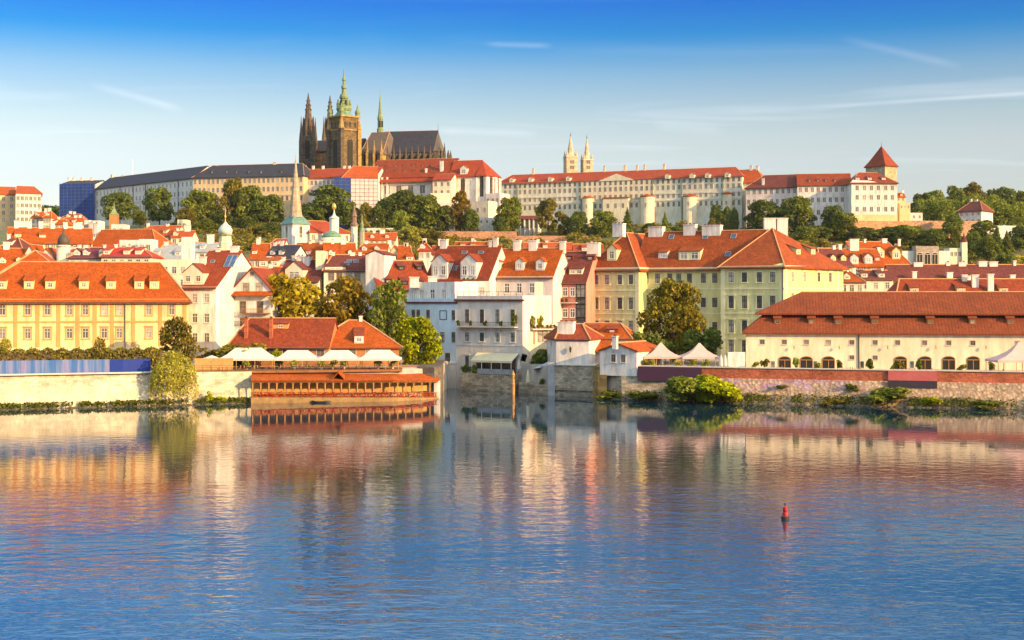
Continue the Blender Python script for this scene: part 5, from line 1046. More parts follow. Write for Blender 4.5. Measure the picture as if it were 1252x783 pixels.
town('white house with a shed roof and round chimney right of the tall white chimney block', 232, 262, 420, 307, 297, 11, WHT, GRM, nwin=3, rows=2, chim=((257.5, 287, 8),))
for lb, a, b_, Y, ev, rg, rf, kk, h in (('tiny red roofed house at the left below the far yellow building', 38, 55, 650, 266, 259, RC, 'x', .2), ('tall slim house with pointed orange roof below the blue scaffolding', 53, 62, 640, 265.5, 258, RC, 'x', .48), ('orange red roofed house directly below the blue scaffolding', 68, 104, 620, 274, 266, RC, 'x', .2), ('dark red roofed house at the foot of the blue scaffolding', 76, 97, 660, 266.5, 262, RD, 'x', .15), ('small orange roof left of the pale green spire', 62, 78, 600, 274, 268.5, RO, 'x', .1)): town(lb, a, b_, Y, ev, rg, 11, CRM, rf, k=kk, sl=h, sr=h, nwin=3, rows=2, chim=((b_-6, rg-3, 3),))
# small flat cream blocks crowding below the castle
rn = random.Random(12)
for lb, a, b_, Y, ev in (('small cream block house right of the blue scaffolding foot', 103, 110, 560, 272), ('pair of cream flat topped walls right of the blue scaffolding foot', 112, 121, 555, 272.5), ('small white house at the foot of the pale green spire', 136, 152, 560, 277), ('white house with shaded gable left of the longer orange red ridge', 150, 170, 480, 285), ('cream house with flat terrace behind the red sheet roof', 146, 168, 430, 297), ('small white block between the two orange red roofs and the palace roof', 170, 185, 420, 296), ('low cream wall house under the hanging gardens, left of the gilded lantern', 217, 228, 640, 271)): town(lb, a, b_, Y, ev, 0, 8, (CRM, WHT, PKW)[rn.randrange(3)], SIL, k='flat', nwin=2, rows=2)
# dark onion dome turret
def lathe_tower(name, label, cat, px, Y, parts, group=None, base=None):
    """parts: (part name, [(half width px, photo row)...], sides, material, rot)"""
    b = base if base is not None else terr(X(px, Y), Y); r = thing(name, label, cat, (X(px, Y), Y, b), group); k = Y/F
    for nm, prof, n_, m_, rot in parts:
        mb = MB(); mb.lathe((X(px, Y), Y, 0), [(max(hw*k, .01), Z(py, Y) if py is not None else b-1) for hw, py in prof], n_, m_, rot, smooth=n_ > 10); part(nm, mb, r)
    return r
q8 = math.pi/8; q4 = math.pi/4
lathe_tower('dome_turret', 'cream turret with dark bulbous onion dome behind the yellow palace roof', 'turret', 77.5, 350, [('drum', [(8, None), (8, 302)], 16, CRM, 0), ('cornice', [(8.6, 302.5), (8.6, 300)], 16, SIL, 0), ('onion_dome', [(6.6, 300), (7.2, 296), (6.4, 291.5), (3.6, 287.5), (1.4, 285.5), (1.1, 283), (.3, 278)], 16, plain('dark weathered copper', (.075, .062, .045), .6), 0)])
lathe_tower('spire_turret', 'orange turret with pale green flared spire below the round dark tree', 'turret', 139.5, 600, [('shaft', [(8, None), (8, 263)], 4, TER, q4+.3), ('spire', [(8.6, 263), (5.2, 260.5), (2.2, 256), (.9, 251), (.2, 246)], 4, COY, q4+.3)])
# gilded lantern turret
lathe_tower('lantern_turret', 'pale turret with white onion cap and gilded finial in front of the castle gardens', 'turret', 275.5, 560, [('drum', [(8.5, None), (8.5, 297), (7.5, 295), (7.3, 288.5)], 8, CRM, q8), ('cornice', [(9, 288.5), (9, 287)], 8, COY, q8), ('onion_cap', [(8.2, 287), (8.6, 283), (8.8, 281.5), (6.2, 277), (2.6, 273.5), (1.1, 271.5)], 16, plain('pale zinc', (.52, .56, .50), .4), 0), ('finial', [(.9, 271.5), (.5, 268), (1.3, 265.5), (.5, 263), (.25, 255)], 8, GLD, 0)])
# church with the tall stone needle
r = thing('spire_church', 'white square church tower with copper green skirt and tall slender stone needle spire', 'church', (X(362, 600), 600, terr(X(362, 600), 600)))
b0 = r.location.z-1; mb = MB(); c0 = Vector((X(361.5, 600), 600)); hw = 17*600/F
cs = [c0+Vector((hw*1.02*math.cos(a), hw*1.02*math.sin(a))) for a in (math.pi*1.0-.06, math.pi*1.5-.06-.05, -.06, math.pi*.5)]
mb.prism(cs, b0, Z(274.5, 600), WHT); part('tower', mb, r)
sk = MB(); zt = [Z(274.5, 600), Z(271, 600), Z(267, 600), Z(264, 600)]
rings = [[(c0.x+(p.x-c0.x)*f, c0.y+(p.y-c0.y)*f, z) for p in cs] for f, z in zip((1.12, .92, .66, .5), zt)]
pp = [[A[k], A[(k+1) % 4], B_[(k+1) % 4], B_[k]] for A, B_ in zip(rings, rings[1:]) for k in range(4)]; sk.shell(pp+[rings[-1]], .25, plain('turquoise copper', (.12, .23, .20), .55, .4)); part('skirt_roof', sk, r)
mb = MB(); mb.lathe((c0.x, c0.y, 0), [(9*600/F, Z(266, 600)), (7.8*600/F, Z(262, 600)), (1.1*600/F, Z(201, 600)), (.5*600/F, Z(196, 600)), (.15*600/F, Z(188, 600))], 8, stone('spire stone', (.46, .36, .25), 1.2, .6, .2), q8); part('spire', mb, r); mb = MB(); mb.lathe((c0.x, c0.y, Z(197, 600)), [(.05, -.45), (.5, 0), (.05, .5)], 8, GLD); part('ball', mb, r)
for (a, b_), ps in (((0, 1), (354,)), ((1, 2), (369,))):
    p, q = cs[a], cs[b_]; d = (q-p).normalized(); mid = (p+q)/2; fr, pn = arch_mesh(1.6, 3.8, SIL); o = link('belfry_opening', fr, r, Vector((mid.x, mid.y, Z(281.5, 600)))-Vector(r.location), math.atan2(d.y, d.x)); link('louvre', pn, o); put_window(r, Vector((mid.x, mid.y, Z(289, 600)))-Vector(r.location), math.atan2(d.y, d.x), 1.3, 1.5, 'far', SIL, SIL)
v = Vol(r, (379, 598), (428, 610), D=22, base=b0, eave=284, ridge=270.5, wall=CRM, roof=RV, kind='x', sl=.25, sr=.3, roof_name='nave_roof', wall_name='nave_wall', oh=.6)
v.grid('F', 6, [v.ze-2.5], 1.3, 2.4, 'far')
lathe_tower('lantern_tower', 'white lantern tower crowned by a big golden ball above a green dome', 'tower', 408.5, 580, [('drum', [(6, None), (6, 268)], 8, WHT, q8), ('cap', [(6.6, 268), (5.8, 266), (3.2, 264.5), (1.8, 263), (1.0, 260), (.6, 257)], 12, plain('pale zinc', (.5, .5, .5)), 0), ('golden_ball', [(.5, 257), (2.2, 255.5), (2.9, 253), (2.2, 250.5), (.4, 248.5)], 14, GLD, 0)])
lathe_tower('green_dome', 'low green copper dome on a cream drum in front of the white lantern tower', 'dome', 405.5, 550, [('drum', [(13, None), (13, 291)], 16, CRM, 0), ('dome', [(12.5, 291), (12, 288.5), (9.6, 285.5), (5.5, 283.2), (.5, 282.3)], 20, COP, 0)])
lathe_tower('belfry', 'brown and white baroque belfry right of the golden ball lantern', 'tower', 433, 590, [('shaft', [(5.2, None), (5.2, 277)], 4, WHT, q4+.2), ('belfry_cap', [(5.6, 277), (5.6, 275), (3.4, 272), (3.2, 266), (4.2, 265), (2.6, 261), (1.8, 258), (.3, 250)], 8, plain('brown shingles', (.20, .13, .09), .8), q8)])
lathe_tower('thin_spire', 'thin pale green pinnacle spire between the white belfry and the hillside trees', 'spire', 442.5, 585, [('shaft', [(3.2, None), (3.2, 283)], 6, plain('grey shaft', (.30, .30, .22), .8), 0), ('spire', [(3.6, 283), (2.0, 279), (2.4, 275), (1.0, 271), (.3, 262)], 8, COY, 0)])
town('long red roof below the castle hillside trees, right of the thin green spire', 445, 484, 600, 293, 285, 12, CRM, RC, nwin=6, oh=.5)
# centre left
for lb, a, b_, Y, ev, rg, wl, rf, kw in (
 ('orange roofed house right of the white gable with the glazed strip', 305, 331, 430, 316, 298, CRM, RO, dict(sr=.2, chim=((316, 292, 5),))),
 ('small red roofed house left of the white spire tower', 329, 347, 560, 300, 292.5, WHT, RV, dict(sl=.3, chim=((317, 290, 4),))),
 ('dark slate roofed house at the foot of the white spire tower', 323, 356, 410, 316, 300, PGR, SLT, dict(sr=.0, tilt=.03)),
 ('low orange roofed house with two white dormers under the dark slate roof', 316, 350, 370, 326, 318, CRM, RO, dict(dorm=((324, 323), (338, 323)), dh=1.6, dw=2.2, dst='shed')),
 ('house with dusky red roof between the narrow gabled house and the dark red gables', 322, 352, 352, 346, 327, PKW, RR, dict(sky_=((330, 337),))),
 ('orange roofed house with a stepped white fire wall below the white spire tower', 355, 391, 430, 317, 297.5, WHT, RO, dict(chim=((394, 295, 6),), tilt=.02)),
 ('orange roofed house right of the white chimney shaft, below the green dome', 397, 436, 425, 318, 297.5, WHT, RO, dict(tilt=-.02)),
 ('orange hipped house behind the tall blank white gable', 434, 473, 440, 309, 298, WHT, RO, dict(sl=.2, chim=((476, 294, 4),))),
 ('small yellow ochre walled house right of the tall blank white gable', 476, 488, 420, 309, 300, CAO, RO, dict(k='y')),
 ('small orange roofed house with a dormer left of the white turret house', 486, 505, 415, 318, 300.5, CRM, RO, dict(sr=.3, dorm=((501, 316),), dh=1.0, dst='shed'))): town(lb, a, b_, Y, ev, rg, 13, wl, rf, nwin=4, **kw)
r, v = town('dark red twin gabled roof with a yellow gable behind the golden autumn tree', 338, 389, 335, 343, 318, 15, CRM, RD, tilt=.02, dorm=((363, 336.5),), dw=4.6, dh=2.6); v.chim(367.5, 313, 9, 'F', 323, WHT); v.chim(375, 314, 8, 'F', 324, WHT); v.dormer('F', 346, 341, 1.8, 1.5, 'gable', CRM, RO)
town('narrow tall cream chimney shaft house left of the dark red roof with skylights', 386, 396, 338, 311, 0, 7, CRM, SIL, k='flat', name='fire_wall', cat='wall')
r, v = town('cream house with dark red roof, skylights and a terrace behind the brown autumn tree', 396, 449, 335, 330, 312, 13, CRM, RD, tilt=-.01, sl=.18, sky_=((427, 320), (435, 320), (424, 323)), dorm=((410, 328),), dh=.7, dw=5, dst='shed'); v.win('F', [405, 415, 427, 437], [338.5], 1.5, 2.0, 'plain', BFR, SIL); v.win('F', [404, 416, 440], [360], 1.5, 2.0, 'plain', BFR, SIL)
r, v = house('gable_house', 'tall blank sunlit white gable wall left of the dark red roof with hatch dormers', 'house', (447, 331), (470, 330), 6, D=9, eave=310.5, ridge=305.5, wall=WHT, roof=RD, kind='y', oh=.1, og=.1)
r, v = house('long_roof_house', 'house with wide dark red roof and black hatch dormers, orange on its sunlit left slope', 'house', (463, 328), (528, 333), 6, D=15, eave=352, ridge=319, wall=CRM, roof=RR, sl=.0, oh=.5, og=.3)
for px, py in ((490, 328), (512, 328), (474, 344), (494, 346), (513, 346)): v.dormer('F', px, py, 1.7, 1.0, 'shed', DRK, RD, 1.0, .6, fm=IRN)
lathe = None
r, v = town('small white turret house with red pyramid roof above the dark red roof with hatch dormers', 512, 527, 420, 305.5, 297, 8, WHT, RV, sl=.49, sr=.49, nwin=2, ww=.9, wh=1.5); 
town('white house with tall white chimney block right of the white turret house', 528, 548, 400, 310, 301, 10, WHT, RR, chim=((541, 292.5, 10),), nwin=2)
for lb, a, b_, Y, ev, rg, rf, kw in (
 ('red roofed house behind the left chimney of the yellow green palace', 702, 738, 420, 309, 299, RV, dict(nwin=5)),
 ('orange roof strip between the white chimneys below the terraced gardens', 556, 604, 470, 304, 296, RO, dict(nwin=5)), ('low orange roof behind the three dormer house', 640, 700, 460, 305, 297, RC, dict(nwin=5))): town(lb, a, b_, Y, ev, rg, 12, PKW, rf, **kw)
# right
r, v = town('pink walled house with orange roof and white arched dormers right of the green palace', 1013, 1081, 385, 325, 305, 16, PNK, RO, tilt=.0, sl=.1, chim=((1044, 292.5, 11),)); v.dormer('F', 1043, 319, 2.2, 2.0, 'gable', WHT, RO); v.dormer('F', 1060, 318.5, 2.2, 2.0, 'gable', WHT, RO); v.dormer('F', 1031, 316, 1.6, 1.2, 'shed', WHT, RO); v.win('F', [1048, 1056, 1068], [331], 1.4, 2.4, 'plain', WFR, SIL)
r, v = town('taller orange roofed house with yellow eaves and cream dormers left of the wooded hill foot', 1050, 1113, 400, 323, 296, 17, CAO, RO, tilt=-.02, sr=.18, chim=((1081, 292, 6),)); v.dormer('F', 1074, 311, 2.4, 2.2, 'gable', CAO, RO); v.dormer('F', 1093, 312, 2.4, 2.4, 'gable', CAO, RO); v.win('F', [1085, 1092, 1099], [331], 1.2, 2.0, 'plain', WFR, SIL)
town('house with dark red roof edge just behind the sunlit green palace end', 1004, 1043, 360, 325, 304, 14, YEL, RD, sl=.3, tilt=-.03); town('small orange roofed cream house at the foot of the yellow green palace right end', 1027, 1056, 335, 344, 332, 12, CRM, RO, sr=.35, nwin=3); town('cream house with small dark red roof left of the very long dark red roof', 1050, 1092, 345, 341, 331, 12, CRM, RD, sl=.2, chim=((1052, 331, 6), (1069, 332, 5)), nwin=3); 
r, v = town('very long dark red roof with pale chimneys below the wooded hill', 1094, 1330, 352, 352, 324, 16, CRM, RD, tilt=.0, oh=.5, name='town_range'); 
for c in ((1122, 321, 11), (1159, 321, 5), (1176, 320.5, 9), (1201, 319.5, 10), (1214, 320, 10)): v.chim(*c, mat=PKW)
for c in ((1118, 332, 5, 345), (1161, 333, 7, 343), (1184, 336, 9, 345), (1238, 336, 6, 346)): v.chim(c[0], c[1], c[2], 'F', c[3])
r, v = town('brown red roofed range with chimneys and small dormers directly behind the cream hall', 1096, 1330, 310, 368, 341.5, 14, CRM, RR, tilt=.0, sl=.06, oh=.5, name='town_range')
for px in (1117, 1174, 1226): v.dormer('F', px, 355, 1.9, 1.0, 'shed', CAO, RR, 1.0, .6)
for c in ((1192, 336, 8, 350), (1211, 335, 7, 356), (1193-14, 336, 6, 343)): v.chim(c[0], c[1], c[2], 'F', c[3])
# garden loggia and small chapel at the foot of the hill
r, v = house('garden_loggia', 'ruined looking arched stone garden loggia at the foot of the wooded hill', 'loggia', (1120, 600), (1148, 600), 25, D=6, kind='flat', eave=303.5, wall=stone('loggia stone', (.42, .33, .27), 1, .5, .3), roof=STN)
for px in (1124.5, 1134, 1143): u, z = v.on('F', px, 316); fr, pn = arch_mesh(2.6, 5, SIL); o = link('arch', fr, r, v.pt('F', u, z)-v.off, v.yaw); link('opening', pn, o)
for lb, a, b_ in (('grey retaining wall left of the arched garden loggia', 1103, 1120), ('grey retaining wall right of the arched garden loggia', 1148, 1162)): mb = MB(); p, q = Vector((X(a, 602), 602)), Vector((X(b_, 602), 602)); mb.prism([p, q, q+Vector((0, 1)), p+Vector((0, 1))], 20, Z(307, 602), CAP); solo('retaining_wall', mb, lb, 'wall', (X((a+b_)/2, 602), 602, 20))
lathe_tower('chapel_tower', 'small cream chapel turret with dark onion cap among the hill trees', 'turret', 1178.5, 610, [('shaft', [(4.6, None), (4.6, 296)], 4, CRM, q4), ('onion_cap', [(5, 296), (3.6, 294), (2.6, 291), (1.0, 289), (.4, 285)], 8, RD, 0)]); town('cream chapel nave with stepped wall left of the small onion capped turret', 1161, 1176, 610, 306, 0, 8, CRM, SIL, k='flat', nwin=3)
# ------------------------------------------------------------------ the castle on its hill
def castle(name, label, cat, FL, FR, base, **kw): return house(name, label, cat, FL, FR, base, oh=kw.pop('oh', .9), th=.6, **kw)
# far left
r, v = castle('corner_palace', 'yellow ochre palace with orange roof at the far left edge of the castle hill', 'palace', (-60, 985), (19, 1000), 62, D=22, eave=236, ridge=228, wall=CAO, roof=RC, sl=.1); v.grid('F', 8, [v.ze-4-5*i for i in range(4)], 2.0, 2.8)
w2 = Vol(r, (19.5, 985), (50.5, 992), BR=(50, 1022), BL=(22, 1015), base=62, ze=v.ze-.3, zr=v.zr, wall=CAP, roof=RC, sr=.3, oh=.9, wall_name='wing_wall', roof_name='wing_roof'); w2.grid('F', 6, [w2.ze-4-5*i for i in range(4)], 2.0, 2.8)  # greyer plaster puts the wing's shaded look into its colour
# blue scaffold block
r, v = castle('scaffolded_palace', 'palace end wrapped in deep blue scaffold netting on the castle hill', 'palace', (75.5, 1080), (117, 1074), 60, D=24, eave=224.5, ridge=221, wall=CAP, roof=SLT)
SCF = plain('scaffold tube', (.10, .12, .17), .6)
def scaffold(v, S, u0, u1, z0, z1, net, label=None, out=1.6, bay=3.0, lift=2.6):
    mb = MB(); a, c = v.pt(S, u0, 0, out), v.pt(S, u1, 0, out); a2, c2 = v.pt(S, u0, 0, out-.12), v.pt(S, u1, 0, out-.12)
    n_ = int((u1-u0)/bay); 
    mb.prism([a[:2], c[:2], c2[:2], a2[:2]], z0, z1, net); part('scaffold_net', mb, v.root, label); mb = MB()
    for i in range(n_+1): q = a+(c-a)*(i/n_)+(a-a2)*.6; mb.tube((q.x, q.y, z0), (q.x, q.y, z1+1.2), .11, .11, SCF, 4)
    for i in range(int((z1-z0)/lift)+1):
        z = z0+i*lift; p, q = a+(a-a2)*.6, c+(a-a2)*.6; mb.beam((p.x, p.y, z), (q.x, q.y, z), .2, .22, SCF)
    part('scaffold_frame', mb, v.root)
NETB = plain('blue scaffold net', (.014, .055, .27), .7, .45, .25); NETW = plain('white scaffold net', (.62, .52, .50), .8, .2, .3)
scaffold(v, 'F', -1, v.W, 60, Z(225, 1077), NETB); 
for px in (84, 90, 100, 112): v.chim(px, 218, 3)
# long slate palace: shaded wing and sunlit wing
r, v = castle('slate_palace', 'long castle palace with dark slate roof, shaded left wing and sunlit ochre right wing', 'palace', (117, 1074), (236, 975), 60, D=24, eave=220.5, ze=20+147.5*980/F, zr=20+161*990/F, wall=CAP, roof=SLT, sl=0, sr=0)
rest, yaw = v.grid('F', 26, [v.ze-4.5, v.ze-11, v.ze-18], 1.7, 3.0, limit=50)
w2 = Vol(r, (236, 975), (371, 955), D=26, base=60, ze=v.ze, zr=v.zr+.3, wall=CAO, roof=SLT, sl=.1, sr=.07, oh=.9, wall_name='wing_wall', roof_name='wing_roof', th=.6)
rest2, yaw2 = w2.grid('F', 24, [v.ze-3.5, v.ze-9.5, v.ze-16], 1.7, 3.2, limit=48)
def window_rest(root, groups, w_, h):
    mb = MB()
    for pts_, yw in groups:
        for p in pts_:
            M = Matrix.Translation(Vector(root.location)+p) @ Matrix.Rotation(yw, 4, 'Z'); mb.box(-w_/2, w_/2, -.03, .05, -h/2, h/2, GLF, M); mb.box(-w_/2-.16, w_/2+.16, -.1, .05, -h/2-.2, -h/2, SIL, M); mb.box(-w_/2-.16, w_/2+.16, -.1, .05, h/2, h/2+.16, SIL, M)
    o = part('windows', mb, root); o['kind'] = 'stuff'
window_rest(r, [(rest, yaw), (rest2, yaw2)], 1.7, 3.1)
for V_ in (v, w2): V_.band(V_.ze-1.3, .9, .5, SIL, 'F'); V_.band(V_.ze-14, .6, .3, SIL, 'F', 'string_course')
for px, a, w_ in ((266, 203, 4), (336, 199, 4), (137, 214, 3), (150, 215, 3)): (v if px < 236 else w2).chim(px, a, w_, mat=CAO)
for px in (260, 278, 290, 305, 320, 345): w2.dormer('F', px, 211, 1.6, 1.2, 'shed', SLT, SLT)
v.strips('F', [147, 163, 178, 218], 60, v.ze-1, .5, .3, SLT, 'downpipe'); p = v.B(.25, .5, v.zr); mb = MB(); mb.tube(p, p+Vector((0, 0, 13)), .18, .08, WFR); part('flagpole', mb, r)
# red roofed south range with scaffolding
r, v = castle('south_range', 'red roofed castle range with blue and white scaffolding, below the cathedral', 'palace', (368, 965), (460, 950), 60, D=22, eave=216, ridge=206, wall=CAP, roof=RV); v.grid('F', 9, [v.ze-4, v.ze-10], 1.7, 2.8, m0=2, m1=29)
v2 = Vol(r, (419, 935), (462, 938), D=22, base=60, eave=217, ridge=203.5, wall=PKW, roof=RC, sl=.3, oh=.9, wall_name='bay_wall', roof_name='bay_roof')
scaffold(v2, 'F', 5.5, v2.W, 60, v2.ze-1.2, NETW, 'pale sheeted scaffolding'); scaffold(v2, 'F', -6, 5.4, 60, v2.ze-.6, NETB, 'blue netted scaffolding')
for px in (373, 383, 395, 421, 427): v.chim(px, 203, 3)
# old palace with big red roof
r, v = castle('old_palace', 'castle hall with huge steep red roof and pale grey wall right of the scaffolding', 'palace', (452, 960), (553, 945), 62, D=30, eave=215.5, ridge=195, wall=CAP, roof=RR, og=.2); v.grid('F', 7, [Z(231, 945)], 3.6, 5.5)
for k in range(16): v.dormer('F', 462+(k % 8)*11, (209, 203)[k//8], 1.5, .7, 'shed', RD, RD)
v.chim(540, 197, 4, 'F', 209, WHT); v.chim(521, 206, 2.5, 'F', 211, WHT); mb = MB(); mb.shell([[v.pt('F', 6, Z(222, 950), 2.6), v.pt('F', v.W, Z(222, 950), 2.6), v.pt('F', v.W, Z(216, 950), -.1), v.pt('F', 6, Z(216, 950), -.1)]], .4, RV); part('lower_roof', mb, r); v.band(Z(226, 950), .8, .8, SIL, 'F'); v.strips('F', [468, 474], 62, Z(216, 950), 1.4, 1.2, WHT, 'buttress')
r, v = castle('gate_annex', 'stepped cream castle annex with red roof between the hall and the apse church', 'house', (529, 938), (552, 934), 62, D=14, eave=219, ridge=213, wall=CRM, roof=RV); v.grid('F', 3, [v.ze-3.5, v.ze-9, v.ze-15], 1.6, 2.6)
mb = MB(); mb.box(X(526, 930), X(550, 930), 926, 934, 60, Z(237, 930), CRM); mb.box(X(533, 922), X(556, 922), 918, 925.9, 60, Z(248, 922), PKW); part('terrace_walls', mb, r)
r, v = castle('apse_church', 'white church with steep red roof and tall arched windows in its polygonal apse', 'church', (549, 945), (584, 939), 64, D=16, BR=(596, 960), eave=214.5, ridge=196.5, wall=WHT, roof=RV, sl=0, sr=.0, og=.1)
mb = MB(); ap = [(583, 939), (595, 937), (606, 942), (612, 952), (606, 966), (590, 968)]; cc = Vector((X(599.5, 951), 951)); pp = [Vector((X(a, b_), b_)) for a, b_ in ap]; mb.prism(pp, 64, v.ze, WHT); part('apse_wall', mb, r)
mb = MB(); apx = Vector((*v.B(1, .5, 0)[:2], v.zr-.1)); e = [Vector((*(cc+(p-cc)*1.1), v.ze-.6)) for p in pp]; mb.shell([[e[k], e[k+1], apx] for k in range(5)]+[[e[5], e[0], apx]], .5, RV); part('apse_roof', mb, r)
def arched(root, p, q, z, w_, h, fm=STN):
    d = (Vector(q)-Vector(p)).normalized(); m_ = (Vector(p)+Vector(q))/2; fr, pn = arch_mesh(w_, h, fm); o = link('arched_window', fr, root, Vector((m_.x, m_.y, z))-Vector(root.location), math.atan2(d.y, d.x)); link('glass', pn, o)
for k in range(4): arched(r, pp[k], pp[k+1], Z(229, 945), 2.6, 14); mb = MB(); mb.box(pp[k].x-.6, pp[k].x+.6, pp[k].y-1.2, pp[k].y+.4, 64, v.ze-2, PKW); part('buttress', mb, r)
for px in (556, 566): u, z = v.on('F', px, 228); a = v.pt('F', u-1, 0); b_ = v.pt('F', u+1, 0); arched(r, a[:2], b_[:2], z, 3.0, 11)
v.dormer('F', 568, 210, 5, 4, 'gable', WHT, RV)
r, v = castle('garden_palace', 'low cream flat topped building below the apse church', 'house', (563, 925), (597, 915), 60, D=12, kind='flat', eave=248, wall=CRM, roof=SIL); v.grid('F', 4, [v.ze-5], 1.4, 2.6)
r, v = castle('corner_block', 'pinkish corner block between the apse church and the long southern palace', 'house', (594, 935), (611, 930), 60, D=14, kind='flat', eave=238, wall=PKW, roof=SIL); v.grid('F', 3, [v.ze-4, v.ze-10], 1.5, 2.6)
r, v = castle('colonnade_pavilion', 'small white garden pavilion with columns on the castle terrace', 'pavilion', (634, 905), (660, 903), 58, D=8, eave=267, ridge=264, wall=WHT, roof=RD)
for px in (636, 641, 647, 652, 658): u = v.on('F', px)[0]; p = v.pt('F', u, 0, .5); mb = MB(); mb.tube((p.x, p.y, 58), (p.x, p.y, v.ze-.3), .45, .4, WHT, 8); part('column', mb, r)
for px in (638.5, 644, 649.5, 655): u = v.on('F', px)[0]; put_window(r, v.pt('F', u, Z(274, 904))-v.off, v.yaw, 1.5, 5.5, 'far', IRN, WHT)
town('low white garden building with flat red edged roof on the castle terrace', 585, 606, 905, 268, 0, 8, WHT, RD, k='flat', nwin=3, base=58)
# long southern palace
r, v = castle('southern_palace', 'very long cream and grey castle palace with red roof, small dormers and round sunlit towers', 'palace', (609, 985), (907, 920), 60, D=26, ze=20+141*985/F, zr=20+157*955/F, wall=CAG, roof=RV, sl=.03, sr=.04)
rs0, rs1 = v.on('F', 709)[0], v.on('F', 799)[0]; ot_ = lambda u, z: .5 if rs0 < u < rs1 and z > Z(243, 950) else 0
rest, yaw = v.grid('F', 47, [Z(228, 955)-2.2, Z(228, 955)-7.6], 1.7, 3.0, limit=94, out=ot_); rest3, _ = v.grid('F', 47, [Z(252, 955)], 1.7, 3.2, limit=0); rest4, _ = v.grid('F', 47, [v.ze-2.6], 1.4, 1.5, limit=0, out=ot_); rest3 += rest4
window_rest(r, [(rest+rest3, yaw)], 1.7, 3.1)
u0, u1 = v.on('F', 709)[0], v.on('F', 799)[0]; mb = MB(); mb.prism([v.pt('F', u, 0, q)[:2] for u, q in ((u0, .5), (u1, .5), (u1, .02), (u0, .02))], Z(243, 950), v.ze-.5, CAS); part('central_risalit', mb, r)
uc = v.on('F', 754)[0]; mb = MB(); tri = [(uc-13, v.ze-1.2), (uc+13, v.ze-1.2), (uc, v.ze+3.6)]
vs = [v.pt('F', u, z, q) for q in (1.0, -.5) for u, z in tri]; mb.mesh(vs, [(0, 1, 2), (5, 4, 3), (0, 3, 4, 1), (1, 4, 5, 2), (2, 5, 3, 0)], CAS); part('pediment', mb, r)
v.band(v.ze-1.3, 1.0, .7, SIL, 'F'); v.band(Z(248, 955), .6, .35, SIL, 'F', 'string_course'); v.band(v.ze-11.5, .5, .35, SIL, 'F', 'string_course')
v.strips('F', [633, 710.5, 798, 834, 884], 60, v.ze-1.4, .55, .8, plain('verdigris downpipe', (.20, .27, .22), .6), 'downpipe')
for px in (627, 650, 674, 696, 817, 847, 866, 890): v.dormer('F', px, 221.5-(px-627)*.024, 3.2, 2.4, 'gable', CAS, RV, 1.3, 1.6)
for px, a, b_, sh in ((720, 7, 243, 1), (755, 16, 243, 0), (792.5, 8.5, 241, 1), (844.5, 8.5, 241, 1), (890, 6, 238, 1)):
    u = v.on('F', px)[0]; p = v.pt('F', u, 0, 1.5); k = a*p.y/F; mb = MB(); zt = Z(b_, p.y)
    if sh: mb.lathe((p.x, p.y, 0), [(k*1.08, 56), (k, 66), (k, zt)], 20, CAS, 0, smooth=False); mb.lathe((p.x, p.y, 0), [(k*1.1, zt), (k*1.1, zt+.5), (k*.4, zt+1.6), (.1, zt+1.9)], 20, RC)
    else: mb.prism([v.pt('F', q, 0, o_)[:2] for q, o_ in ((u-k, 4.5), (u+k, 4.5), (u+k, .55), (u-k, .55))], 56, zt, CAS); mb.prism([v.pt('F', q, 0, o_)[:2] for q, o_ in ((u-k-.5, 5), (u+k+.5, 5), (u+k+.5, .56), (u-k-.5, .56))], zt, zt+.7, RC)
    part('round_tower' if sh else 'bastion_tower', mb, r)
    d = (v.FR-v.FL).normalized()
    if not sh:
        for i in range(3): put_window(r, v.pt('F', u+(i-1)*k*.6, Z(252, 950), 4.5)-v.off, v.yaw, 1.6, 3, 'far')
    else: put_window(r, v.pt('F', u, Z(252, 950), 1.5+k+.05)-v.off, v.yaw, 1.2, 2.6, 'far')
for px, a in ((652, 205), (739, 202), (764, 201), (779, 201), (788, 200.5), (812, 199.5)): v.chim(px, a+1.5, 2.5, mat=CAO)
v.band(56, 8, 2.5, STN, 'F', 'battered_base')
BAS = stone('tan basilica stone', (.58, .46, .30), 1.4, .7, .2)
